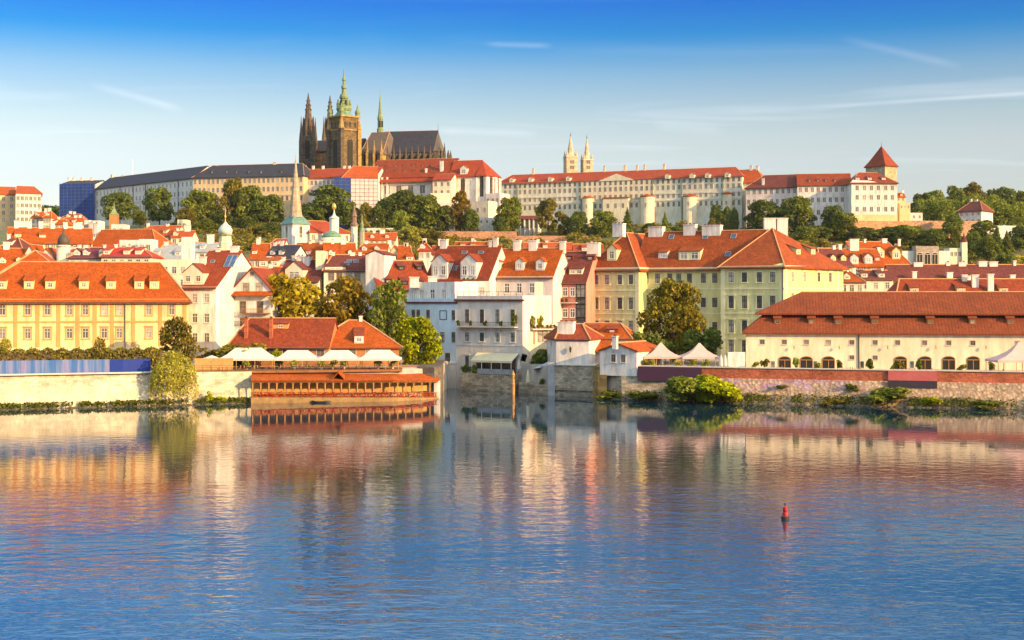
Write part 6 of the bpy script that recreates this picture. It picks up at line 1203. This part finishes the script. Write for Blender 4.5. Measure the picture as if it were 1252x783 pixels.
# basilica with two white stone towers
r = thing('basilica', 'twin white stone square towers with conical spires behind the long southern palace', 'church', (X(708, 1010), 1010, 70))
for cx, hw, y0, tip, corner in ((697.5, 8.2, 192.5, 167, 187), (717.5, 7.2, 196.5, 170, 191)):
    k = 1010/F; x = X(cx, 1010); mb = MB(); a = hw*k/1.17
    M = Matrix.Translation((x, 1010, 0)) @ Matrix.Rotation(R(14), 4, 'Z'); mb.box(-a, a, -a, a, 68, Z(y0, 1010), BAS, M); mb.box(-a*1.08, a*1.08, -a*1.08, a*1.08, Z(y0, 1010), Z(y0, 1010)+.6, SIL, M); o = part('tower', mb, r)
    mb = MB(); mb.lathe((x, 1010, 0), [(a*1.0, Z(y0, 1010)+.6), (a*.62, Z(corner, 1010)), (.25, Z(tip, 1010))], 8, BAS, q8); part('spire', mb, o)
    mb = MB(); mb.tube((x, 1010, Z(tip, 1010)-.3), (x, 1010, Z(tip-4.5, 1010)), .18, .1, IRN); mb.lathe((x, 1010, Z(tip-1.5, 1010)), [(.05, -.5), (.45, 0), (.05, .5)], 8, IRN); part('finial', mb, o)
    for sx in (-1, 1):
        for sy in (-1, 1): q = M @ Vector((sx*a*.82, sy*a*.82, 0)); mb = MB(); mb.lathe((q.x, q.y, Z(y0, 1010)+.6), [(a*.2, 0), (a*.16, 1.4), (.08, 4.2)], 6, BAS); part('corner_spirelet', mb, o)
    for i, py in enumerate((199, 205.5)):
        for sd, rz in ((Vector((0, -a, 0)), R(14)), (Vector((a, 0, 0)), R(104))): q = M @ sd; put_window(o, Vector((q.x, q.y, Z(py, 1010)))-Vector(r.location), rz, a*.8, 2.6, 'far', BAS, BAS)
# right end: white palace and black tower
r, v = castle('white_palace', 'white castle palace with dark red roofs and sunlit right end beside the square tower', 'palace', (912, 905), (975, 893), 58, D=18, ze=20+137*899/F, zr=20+151*905/F, wall=PKW, roof=RD, sl=.3)
v.grid('F', 9, [v.ze-3.3, v.ze-9.8], 1.7, 2.9); lk = Vol(r, (900, 926), (934, 918), D=16, base=60, eave=222, ridge=207.5, wall=CAS, roof=RC, sr=.35, oh=.8, wall_name='link_wall', roof_name='link_roof'); lk.chim(918.5, 203, 3.6, mat=PKW); lk.chim(926, 203.5, 3.6, mat=PKW); v.chim(933, 218, 3, 'F', 226, WHT)
m2 = Vol(r, (975, 889), (1041, 884), D=20, base=58, ze=v.ze+.2, zr=20+152.5*895/F, wall=WHT, roof=RR, sl=.0, oh=.9, wall_name='middle_wall', roof_name='middle_roof'); m2.grid('F', 9, [m2.ze-3.3, m2.ze-9.8, m2.ze-17.8], 1.8, 2.9)
m3 = Vol(r, (1032, 892), (1041, 872), BR=(1097, 872), BL=(1080, 900), base=58, ze=v.ze+.35, zr=20+154*882/F, wall=WHT, roof=RR, oh=.9, kind='y', sl=.25, sr=.3, wall_name='end_wall', roof_name='end_roof')
m3.win('R', [1048, 1057, 1065.5, 1074, 1083, 1091], [230, 241.5, 256], 1.9, 2.9, 'far'); m3.win('R', [1049, 1061, 1074, 1084, 1091], [267], 1.5, 1.6, 'far'); mb = MB(); a, c = m3.pt('R', 0, 0, .6), m3.pt('R', m3.D, 0, .6); mb.prism([a[:2], c[:2], m3.pt('R', m3.D, 0, .02)[:2], m3.pt('R', 0, 0, .02)[:2]], 56, Z(262.5, 872), CAO); part('plinth', mb, r)
for px in (1048, 1063, 1080): m3.dormer('R', px, 219, 2.2, 1.4, 'shed', WHT, RR, 1.1, .9)
for px in (990, 1000, 1010, 1021): m2.dormer('F', px, 221.5, 1.8, .9, 'shed', RD, RD)
mb = MB(); mb.prism([Vector((X(a, b_), b_)) for a, b_ in ((1026, 868), (1044, 858), (1110, 868), (1105, 885), (1030, 885))], 45, Z(271, 868), stone('orange bastion stone', (.50, .28, .15), 1.2, .6, .35)); solo('bastion_wall', mb, 'orange stone bastion wall under the sunlit white palace end', 'wall', (X(1070, 868), 868, 45))
r = thing('square_tower', 'square sandstone tower with tall red pyramid roof at the right end of the castle', 'tower', (X(1079, 925), 925, 64)); pts_ = [(1058.5, 929), (1082, 914), (1096.5, 923), (1074, 938)]; pp = [Vector((X(a, b_), b_)) for a, b_ in pts_]; mb = MB(); mb.prism(pp, 62, Z(202.5, 922), stone('tower sandstone', (.44, .36, .22), 1.2, .6, .25)); part('shaft', mb, r)
cc = sum(pp, Vector((0, 0)))/4; rings = [[Vector((*(cc+(p-cc)*f), z)) for p in pp] for f, z in ((1.13, Z(203.5, 922)), (.80, Z(197, 922)), (.38, Z(187, 922)))]; ax = Vector((*cc, Z(178.5, 926))); mb = MB(); mb.shell([[A[k], A[(k+1) % 4], B_[(k+1) % 4], B_[k]] for A, B_ in zip(rings, rings[1:]) for k in range(4)]+[[rings[-1][k], rings[-1][(k+1) % 4], ax] for k in range(4)], .5, RR); part('pyramid_roof', mb, r); mb = MB(); mb.tube(ax-Vector((0, 0, .5)), ax+Vector((0, 0, 2.4)), .15, .08, IRN); part('finial', mb, r)
for (i, j), f in (((0, 1), .5), ((1, 2), .5)): d = (pp[j]-pp[i]); m_ = pp[i]+d*f; put_window(r, Vector((m_.x, m_.y, Z(207, 922)))-Vector(r.location), math.atan2(d.y, d.x), 1.2, 2.0, 'far', IRN, SIL)
town('small orange walled house stepping down right of the castle square tower', 1096, 1107, 890, 241, 236, 9, CAO, RO, nwin=2, rows=2, base=58); town('low cream house on the walls right of the castle square tower', 1100, 1113, 885, 250, 0, 8, CAO, SIL, k='flat', nwin=3, base=56); town('white parapet building at the right foot of the castle', 1107, 1128, 890, 262, 0, 8, PKW, SIL, k='flat', base=52, nwin=3)
mb = MB(); p, q = Vector((X(1106, 880), 880)), Vector((X(1196, 885), 885)); mb.prism([p, q, q+Vector((0, 2)), p+Vector((0, 2))], 45, Z(270, 880), stone('vineyard wall stone', (.50, .30, .19), 1.0, .6, .4)); solo('terrace_wall', mb, 'long orange brown vineyard terrace wall right of the castle', 'wall', (X(1150, 880), 880, 45))
r, v = castle('hill_villa', 'white villa with dark red hipped roof among the dark trees of the right hill', 'villa', (1172, 905), (1200, 893), 58, BR=(1214, 908), eave=257, ridge=246.5, wall=WHT, roof=RD, sl=.3, sr=.3); v.grid('F', 4, [v.ze-2.6, v.ze-7.2], 1.5, 2.0); v.chim(1187, 243.5, 2.5); v.chim(1194, 244, 2.5)
mb = MB(); p, q = Vector((X(1206, 880), 880)), Vector((X(1290, 885), 885)); mb.prism([p, q, q+Vector((0, 1.5)), p+Vector((0, 1.5))], 48, Z(276, 880), CAP); solo('garden_wall', mb, 'pale garden wall on the hill right of the white villa', 'wall', (X(1250, 880), 880, 48))
# terraced garden walls below the palace
TW = stone('warm terrace wall', (.46, .25, .15), 1.0, .5, .3)
for lb, a, b_, Y, z0, z1 in (('upper warm orange garden terrace wall under the apse church', 505, 632, 880, 288, 283), ('garden terrace wall continuing below the round sunlit towers', 632, 735, 872, 293, 288.5), ('grey garden terrace wall under the scaffolded range', 440, 508, 890, 284, 279), ('terrace wall under the shaded slate palace wing', 200, 330, 905, 281, 276)): mb = MB(); p, q = Vector((X(a, Y), Y)), Vector((X(b_, Y), Y+2)); mb.prism([p, q, q+Vector((0, 1.2)), p+Vector((0, 1.2))], Z(z0+6, Y), Z(z1, Y), TW if 'warm' in lb or 'round' in lb else CAP); solo('terrace_wall', mb, lb, 'wall', (X((a+b_)/2, Y), Y, Z(z0+6, Y)))
# ------------------------------------------------------------------ cathedral
r = thing('cathedral', 'dark gothic cathedral with twin western spires, green capped golden great tower and slate roofed choir', 'cathedral', (X(455, 1030), 1030, 70)); YC = 1030; k = YC/F
def tower_prism(name, pts_, z0, z1, m_, parent=r): mb = MB(); mb.prism([Vector((X(a, b_), b_)) for a, b_ in pts_], z0, z1, m_); return part(name, mb, parent)
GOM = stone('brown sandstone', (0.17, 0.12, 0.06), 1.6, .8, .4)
# great south tower
c0 = Vector((X(420.5, 1012), 1012)); a = 7.6
M = Matrix.Translation((c0.x, c0.y, 0)) @ Matrix.Rotation(R(42), 4, 'Z'); zt = Z(144, 1012)
mb = MB(); mb.box(-a, a, -a, a, 66, zt, GOM, M); t_ = part('great_tower', mb, r)
for sx, sy in ((-1, -1), (1, -1), (-1, 1), (1, 1)):
    mb = MB(); mb.box(sx*a-1.5, sx*a+1.5, sy*a-1.5, sy*a+1.5, 66, zt-9, GOT if sx < 0 else GOL, M); q = M @ Vector((sx*a, sy*a, 0)); mb.lathe((q.x, q.y, zt-9), [(2.2, 0), (1.5, 4), (.2, 11)], 8, GOL); part('corner_buttress', mb, t_)  # left face's buttresses take dark stone: its shade is put into the colour
    mb = MB(); q = M @ Vector((sx*a*.93, sy*a*.93, 0)); mb.lathe((q.x, q.y, zt), [(1.7, 0), (1.7, 2.6), (2.0, 2.8), (2.0, 4), (1.2, 5.5), (.6, 6.3), (.7, 7), (.1, 9.5)], 8, COY); part('corner_turret', mb, t_)
for d_, rz in ((Vector((-a, 0, 0)), 42-90), (Vector((0, -a, 0)), 42)):
    q = M @ d_; ax_ = Vector((math.cos(R(rz)), math.sin(R(rz)), 0))
    for s_, w_, h, z in ((0, 5.0, 26, 122), (-3.6, 2.2, 20, 96), (3.6, 2.2, 20, 96)): fr, pn = arch_mesh(w_, h, GOT); o = link('tower_window', fr, t_, Vector((q.x, q.y, z))-Vector(r.location), R(rz)); link('louvre', pn, o)
    for s_ in (-4.2, 0, 4.2): fr, pn = arch_mesh(2.4, 4.6, GOL); p = q+ax_*s_; o = link('gallery_opening', fr, t_, Vector((p.x, p.y, zt-5.5))-Vector(r.location), R(rz)); link('opening', pn, o)
mb = MB()
for zz, h, o_ in ((zt-.4, 1.2, 1.1), (zt-10, .9, .6), (126-26, .9, .5)): mb.box(-a-o_, a+o_, -a-o_, a+o_, zz, zz+h, GOL, M)
part('galleries', mb, t_)
H_ = lambda py: Z(py, 1012); kk = 1012/F
mb = MB(); mb.lathe((c0.x, c0.y, 0), [(11.6*kk*1.02, zt+.8), (11.0*kk, H_(141)), (8.6*kk, H_(138)), (8.2*kk, H_(136))], 8, COP, R(42)+q8); part('copper_skirt', mb, t_)
mb = MB(); mb.lathe((c0.x, c0.y, 0), [(8.6*kk, H_(136)), (9.6*kk, H_(133.5)), (8.9*kk, H_(131)), (6*kk, H_(128.5)), (4.4*kk, H_(127.5)), (4.0*kk, H_(122)), (5.2*kk, H_(121)), (5.6*kk, H_(119)), (4.8*kk, H_(116.5)), (2.8*kk, H_(114.5)), (2.4*kk, H_(109)), (3.4*kk, H_(108)), (3.2*kk, H_(105.5)), (1.6*kk, H_(103.5)), (1.5*kk, H_(99.5)), (2.4*kk, H_(98.5)), (1.8*kk, H_(96)), (.8*kk, H_(93)), (.35*kk, H_(84))], 16, COY); part('cupola', mb, t_)
for i in range(8):
    an = R(42)+i*math.pi/4; q = c0+Vector((math.cos(an), math.sin(an)))*7.6*kk; mb = MB(); mb.lathe((q.x, q.y, H_(132)), [(.9, 0), (.9, 2.4), (1.2, 2.6), (.5, 4.2), (.1, 6.2)], 6, COY); part('cupola_turret', mb, t_)
    q2 = c0+Vector((math.cos(an), math.sin(an)))*4.25*kk; mb = MB(); M2 = Matrix.Translation((q2.x, q2.y, H_(125))) @ Matrix.Rotation(an, 4, 'Z'); mb.box(-.15, .15, -.55, .55, -1.3, 1.3, DRK, M2); part('lantern_opening', mb, t_)
# two western towers
def gothic_tower(px, Y, hw, ytop, tip, name='western_tower'):
    kq = Y/F; x = X(px, Y); h = hw*kq; mb = MB(); z1 = Z(ytop, Y); mb.box(x-h, x+h, Y-h, Y+h, 66, z1-12, GOT); mb.lathe((x, Y, 0), [(h*.98, z1-12), (h*.74, z1-11), (h*.70, z1)], 8, GOT, q8); t = part(name, mb, r)
    for sx in (-1, 1):
        for sy in (-1, 1):
            mb = MB(); cx, cy = x+sx*h, Y+sy*h; mb.box(cx-1.5, cx+1.5, cy-1.5, cy+1.5, 66, z1-16, GOT); mb.lathe((cx, cy, z1-16), [(1.7, 0), (1.3, 5), (.9, 8), (.12, 19)], 8, GOT); part('pinnacle', mb, t)
    mb = MB(); mb.lathe((x, Y, 0), [(h*.72, z1-.1), (h*.56, z1+2), (h*.48, z1+7), (.25, Z(tip, Y))], 8, GOT, q8); 
    for i in range(8):
        an = q8+i*math.pi/4
        for f in (.25, .45, .65): rr = h*.58*(1-f)+.25; zz = z1+4+(Z(tip, Y)-z1-4)*f; mb.lathe((x+rr*math.cos(an), Y+rr*math.sin(an), zz), [(.35, -.4), (.45, .1), (.1, .9)], 4, GOT)
    part('spire', mb, t)
    for sx in range(8):
        an = sx*math.pi/4+q8; q = Vector((x+h*.78*math.cos(an), Y+h*.78*math.sin(an), z1-3)); mb = MB(); mb.lathe(q, [(.6, -8), (.5, 2), (.08, 6)], 5, GOT); part('pinnacle', mb, t)
    for zz, hh in ((z1-22, 14), (z1-42, 16)):
        for dd, rz in ((Vector((0, -h, 0)), 0), (Vector((h, 0, 0)), 90)): fr, pn = arch_mesh(h*.75, hh, GOT); o = link('tower_window', fr, t, Vector((x, Y, zz))+dd-Vector(r.location), R(rz)); link('louvre', pn, o)
gothic_tower(377, 1045, 7.6, 148, 114); gothic_tower(403.5, 1065, 6.6, 148, 117)
# nave, transept, choir
def prism_roof(name, L_, R_, D, base, eave, ridge, wall, roof, **kw): return Vol(r, L_, R_, D=D, base=base, eave=eave, ridge=ridge, wall=wall, roof=roof, roof_name=name+'_roof', wall_name=name+'_wall', oh=.8, th=.5, **kw)
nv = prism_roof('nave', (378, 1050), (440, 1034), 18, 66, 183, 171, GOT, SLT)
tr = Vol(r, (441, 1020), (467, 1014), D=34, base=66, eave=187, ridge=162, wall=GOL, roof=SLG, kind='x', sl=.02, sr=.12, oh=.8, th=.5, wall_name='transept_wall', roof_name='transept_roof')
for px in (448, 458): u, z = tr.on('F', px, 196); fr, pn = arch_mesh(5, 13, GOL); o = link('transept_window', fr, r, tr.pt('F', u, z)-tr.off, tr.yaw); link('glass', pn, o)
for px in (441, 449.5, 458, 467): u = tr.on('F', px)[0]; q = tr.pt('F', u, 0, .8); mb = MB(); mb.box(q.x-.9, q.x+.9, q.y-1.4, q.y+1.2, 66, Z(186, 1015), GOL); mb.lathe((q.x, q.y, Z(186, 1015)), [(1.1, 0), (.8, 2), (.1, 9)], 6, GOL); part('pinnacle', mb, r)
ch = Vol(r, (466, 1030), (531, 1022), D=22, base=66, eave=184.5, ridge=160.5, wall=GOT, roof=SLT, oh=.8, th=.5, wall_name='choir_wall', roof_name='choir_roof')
apn = [(530, 1022), (539, 1022), (543.5, 1028), (543.5, 1036), (539, 1043), (528, 1046)]; pp = [Vector((X(a_, b_), b_)) for a_, b_ in apn]; mb = MB(); mb.prism(pp, 66, ch.ze, GOT); part('apse_wall', mb, r)
ax = Vector((*ch.B(1, .5, 0)[:2], ch.zr-.1)); cc = sum(pp, Vector((0, 0)))/6; e_ = [Vector((*(cc+(p-cc)*1.06), ch.ze-.4)) for p in pp]; mb = MB(); mb.shell([[e_[i], e_[i+1], ax] for i in range(5)]+[[e_[5], e_[0], ax]], .5, SLG); part('apse_roof', mb, r); mb = MB(); mb.tube(ax, ax+Vector((0, 0, 5)), .15, .08, IRN); part('finial', mb, r)
for i in range(9):
    px = 470+i*7.4; u = ch.on('F', min(px, 531))[0]; q = ch.pt('F', u, 0, 7.5); mb = MB(); mb.box(q.x-.8, q.x+.8, q.y-1.4, q.y+1.4, 66, Z(193, 1018), GOT); mb.lathe((q.x, q.y, Z(193, 1018)), [(1.1, 0), (.8, 2.5), (.12, 9)], 6, GOT); o = part('buttress_pier', mb, r)
    q2 = ch.pt('F', u, ch.ze-1.5, 0); mb = MB(); mb.beam(Vector((q.x, q.y, Z(191, 1018)-2)), q2, .8, 1.3, GOT); part('flying_buttress', mb, r)
    if i < 8: u2 = ch.on('F', px+3.7)[0]; fr, pn = arch_mesh(4.2, 12, GOT); o = link('choir_window', fr, r, ch.pt('F', u2, ch.ze-9)-ch.off, ch.yaw); link('glass', pn, o)
mb = MB(); a_, b_ = ch.pt('F', 2, 0, 7.2), ch.pt('F', ch.W+6, 0, 7.2); mb.prism([a_[:2], b_[:2], ch.pt('F', ch.W+6, 0, .1)[:2], ch.pt('F', 2, 0, .1)[:2]], 66, Z(196, 1018), GOT); part('chapel_walls', mb, r)
for px, Y, y0, y1 in ((543.5, 1020, 190, 174.5), (548, 1030, 192, 183), (551, 1040, 194, 184), (536, 1016, 190, 180)): x = X(px, Y); mb = MB(); mb.box(x-.9, x+.9, Y-.9, Y+.9, 66, Z(y0, Y), GOT); mb.lathe((x, Y, Z(y0, Y)), [(1.2, 0), (.9, 2), (.1, Z(y1, Y)-Z(y0, Y))], 6, GOT); part('pinnacle', mb, r)
mb = MB(); x = X(464.8, 1036); mb.lathe((x, 1036, 0), [(4.2*kk, Z(170, 1036)), (4.2*kk, Z(158, 1036)), (3.3*kk, Z(157, 1036)), (3.3*kk, Z(147, 1036)), (3.9*kk, Z(146, 1036)), (3.5*kk, Z(144, 1036)), (2.5*kk, Z(140, 1036)), (.3*kk, Z(116, 1036)), (.15*kk, Z(109, 1036))], 8, COY, q8); part('fleche', mb, r)
for i in range(4): an = q8+i*math.pi/4-1.9; mb = MB(); q = Vector((x+3.35*kk*math.cos(an), 1036+3.35*kk*math.sin(an), Z(152, 1036))); M2 = Matrix.Translation(q) @ Matrix.Rotation(an, 4, 'Z'); mb.box(-.2, .2, -.5, .5, -2.4, 2.4, DRK, M2); part('fleche_opening', mb, r)
# ------------------------------------------------------------------ trees of the castle hill
def hill(label, px, Y, bot, top, wid, kind, mat, name='tree', seed=None, n=5200, leaf=.032):
    tree(name, label, 'tree', px, Y, Z(bot+3, Y), top, wid*1.12, kind, mat, n, leaf, seed if seed is not None else 100+int(px) % 8)
HT = [
 ('round dark tree right of the blue scaffold netting', 145, 1000, 268, 236, 38, 'round', LD), ('dark tree in front of the shaded slate palace wing', 195, 940, 270, 230, 34, 'round', LD), ('small tree between the two darker trees of the shaded palace wing', 171, 930, 274, 258, 18, 'round', LM),
 ('broad dark tree left below the sunlit slate palace wing', 246, 925, 272, 233, 42, 'round', LM), ('low olive tree at the foot of the broad dark tree', 228, 900, 277, 255, 24, 'round', LO), ('tall feathery olive tree in front of the sunlit slate palace wing', 286, 925, 275, 218, 28, 'tall', LO), ('mid green tree right of the tall feathery tree', 305, 922, 275, 228, 34, 'round', LM),
 ('dark round tree beside the needle spire, left of it', 328, 920, 275, 238, 40, 'round', LD), ('low dark tree behind the gilded lantern turret', 267, 905, 282, 258, 34, 'round', LD), ('shrubby green tree left of the gilded lantern turret', 250, 890, 290, 268, 30, 'round', LM), ('shrubby dark tree right of the gilded lantern turret', 297, 890, 290, 266, 30, 'round', LD), ('small dark tree left of the white spire tower', 330, 885, 294, 272, 30, 'round', LD), ('light olive bush tree under the sunlit slate palace wing', 312, 895, 287, 270, 22, 'bush', LO),
 ('broad round tree under the blue scaffolding of the red roofed range', 401, 915, 270, 229, 50, 'round', LD), ('lower dark tree right of the needle spire', 383, 905, 274, 250, 28, 'round', LD), ('dark tree under the white scaffolding', 424, 905, 276, 246, 28, 'round', LD), ('slim light tree under the white scaffolding', 447, 900, 285, 248, 20, 'tall', LO),
 ('large dark tree in front of the huge steep red roof', 490, 905, 280, 233, 48, 'round', LD), ('broad green tree right of the large dark tree', 520, 900, 282, 238, 42, 'round', LM), ('dark tree left of the large dark tree', 466, 900, 281, 246, 26, 'round', LD), ('pointed bright green tree in front of the large dark tree', 491, 870, 293, 258, 22, 'tall', LM), ('yellowish tree on the terrace right of the pointed bright green tree', 503, 850, 300, 277, 36, 'round', LY), ('olive tree right of the yellowish terrace tree', 527, 850, 301, 281, 30, 'round', LO), ('dark tree at the foot of the stepped annex', 543, 895, 281, 252, 24, 'tall', LD),
 ('tall tree with orange brown top in front of the apse church', 563, 895, 281, 234, 22, 'tall', LN), ('dark shaggy tree right of the orange topped tree', 576, 890, 281, 256, 18, 'tall', LD), ('tall full green tree at the left end of the long southern palace', 624, 890, 281, 241, 30, 'round', LM), ('small dark tree left of the tall full green tree', 611, 885, 282, 262, 18, 'round', LD), ('pale olive tree before the palace, left of the first round tower', 670, 885, 282, 244, 30, 'loose', LO), ('low dark tree left of the first round tower', 706, 880, 287, 259, 24, 'round', LD), ('small pale tree between the pale olive tree and the low dark tree', 690, 885, 286, 262, 16, 'loose', LO),
 ('round olive tree right of the first round tower', 738, 880, 288, 258, 30, 'round', LM), ('yellow green conifer below the palace pediment', 767, 880, 285, 254, 17, 'cone', LM), ('narrow conifer between two round sunlit towers', 813, 880, 285, 259, 14, 'cone', LM), ('low bush tree left of the narrow conifer', 790, 880, 287, 272, 18, 'bush', LD), ('dark bush tree right of the narrow conifer', 829, 880, 287, 274, 18, 'bush', LD),
 ('dark tree left of the last round tower', 877, 880, 283, 251, 20, 'round', LD), ('slim dark conifer before the last round tower', 889, 878, 284, 253, 12, 'column', LD), ('second slim dark conifer before the last round tower, right of the first', 898, 878, 284, 254, 9, 'column', LD), ('small yellow green bush tree beside the dark tree of the last round tower', 869, 876, 284, 263, 12, 'bush', LO),
 ('broad dark tree before the left part of the white castle palace', 931, 870, 283, 246, 40, 'round', LD), ('large round green tree before the middle of the white castle palace', 974, 868, 284, 241, 38, 'round', LM), ('dark tree joining the two broad trees of the white castle palace', 953, 872, 284, 253, 26, 'round', LD), ('dark tree left of the sunlit white palace end', 1018, 862, 284, 252, 26, 'round', LD), ('green tree on the slope under the sunlit palace corner', 1033, 850, 292, 260, 28, 'tall', LM), ('low dark tree under the white castle palace', 996, 850, 296, 276, 36, 'round', LD), ('low green tree below the broad dark tree of the white palace', 985, 840, 298, 278, 30, 'round', LM),
 ('dark shrubby tree at the foot of the orange bastion', 1056, 845, 297, 278, 34, 'round', LD), ('dark wide tree right under the orange bastion', 1092, 845, 297, 277, 40, 'round', LD), ('green round tree under the vineyard wall', 1113, 835, 302, 276, 36, 'round', LM), ('dark tree on the slope left of the small chapel turret', 1140, 830, 303, 280, 32, 'round', LD), ('green tree on the slope above the small chapel turret', 1162, 835, 299, 272, 28, 'round', LM), ('tall dark tree before the left corner of the white villa', 1166, 870, 284, 262, 20, 'tall', LD), ('green tree right under the white villa', 1203, 850, 296, 270, 30, 'round', LM), ('full green tree right of the small chapel turret', 1207, 760, 320, 290, 28, 'round', LM), ('dark tree right of the small chapel turret', 1190, 780, 312, 284, 22, 'tall', LD), ('dark conifer tree on the right slope', 1219, 800, 308, 277, 18, 'cone', LD), ('green conifer right of the dark conifer on the right slope', 1231, 800, 308, 282, 18, 'cone', LM), ('dark round tree at the right edge of the slope', 1247, 820, 304, 276, 28, 'round', LD), ('yellowish round tree at the right edge just above the dark red roofs', 1248, 620, 338, 312, 24, 'round', LY), ('dark green tree left of the yellowish edge tree', 1230, 640, 334, 310, 28, 'round', LD)]
for t_ in HT: hill(*t_)
# the wood on the right hill, big trees of its skyline
for lb, px, top, wid, mt in (('tall rounded tree on the wood skyline left of the white villa', 1169, 229, 24, LM), ('highest light green tree on the wood skyline above the white villa', 1189, 224, 32, LO), ('skyline tree of the wood right above the white villa roof', 1213, 232, 28, LM), ('broad dark skyline tree of the wood near the right edge', 1231, 230, 34, LD), ('dark skyline tree of the wood at the right edge', 1252, 233, 30, LM), ('low rounded skyline tree of the wood right of the castle', 1146, 234, 30, LM), ('dark skyline tree of the wood beside the castle walls', 1128, 236, 28, LD)): hill(lb, px, 1010, 274, top, wid, 'round', mt, n=5200, leaf=.030)
rng = np.random.default_rng(77); pts, nrm = [], []
def clump(px, Y, top, bot, wid, n_):
    k_ = Y/F; z0, z1 = Z(bot, Y), Z(top, Y); p, d = crown_pts('round', n_, rng); pts.append(np.stack([X(px, Y)+p[:, 0]*wid*k_, Y+p[:, 1]*wid*k_, z0+p[:, 2]*(z1-z0)], 1)); nrm.append(d)
for i in range(46): clump(rng.uniform(1112, 1275), rng.uniform(965, 1060), rng.uniform(238, 252), 278, rng.uniform(22, 34), 900)
o = scatter('woodland', np.concatenate(pts), np.concatenate(nrm), .75, LM, 5); 
pts, nrm = [], []
for i in range(30): clump(rng.uniform(48, 82), rng.uniform(1120, 1250), rng.uniform(251, 257), 275, rng.uniform(14, 24), 260)
scatter('distant_wood', np.concatenate(pts), np.concatenate(nrm), 1.0, LD, 6)
# undergrowth of the slopes
pts, nrm = [], []
for i in range(900):
    px = rng.uniform(150, 1290); Y = rng.uniform(800, 915) if px < 1090 else rng.uniform(640, 900)
    if 580 < px < 760 and rng.random() < .45: continue
    x = X(px, Y); z = terr(x, Y); h = rng.uniform(2, 7); w_ = rng.uniform(5, 13); p, d = crown_pts('bush', 210, rng); pts.append(np.stack([x+p[:, 0]*w_, Y+p[:, 1]*w_, z+p[:, 2]*h], 1)); nrm.append(d)
scatter('undergrowth', np.concatenate(pts), np.concatenate(nrm), .6, LO, 7)
pts, nrm = [], []
for i in range(150):
    px = rng.uniform(40, 660); Y = rng.uniform(520, 780); x = X(px, Y); z = terr(x, Y); h = rng.uniform(5, 11); w_ = rng.uniform(5, 11); p, d = crown_pts('bush', 170, rng); pts.append(np.stack([x+p[:, 0]*w_, Y+p[:, 1]*w_, z+p[:, 2]*h], 1)); nrm.append(d)
scatter('garden_greenery', np.concatenate(pts), np.concatenate(nrm), .5, LO, 8)
# ------------------------------------------------------------------ morning air
m = bpy.data.materials.new('air'); m.use_nodes = True; t = m.node_tree; t.nodes.remove(t.nodes['Principled BSDF'])
pv = t.nodes.new('ShaderNodeVolumePrincipled'); pv.inputs['Density'].default_value = 0.00002; pv.inputs['Color'].default_value = (.86, .90, .96, 1); pv.inputs['Anisotropy'].default_value = 0.2
t.links.new(pv.outputs[0], t.nodes['Material Output'].inputs['Volume'])
hz = MB(); hz.box(-9200, 9200, -700, 9800, -4.5, 205, m); o = link('haze', hz.data('haze')); o['kind'] = 'stuff'
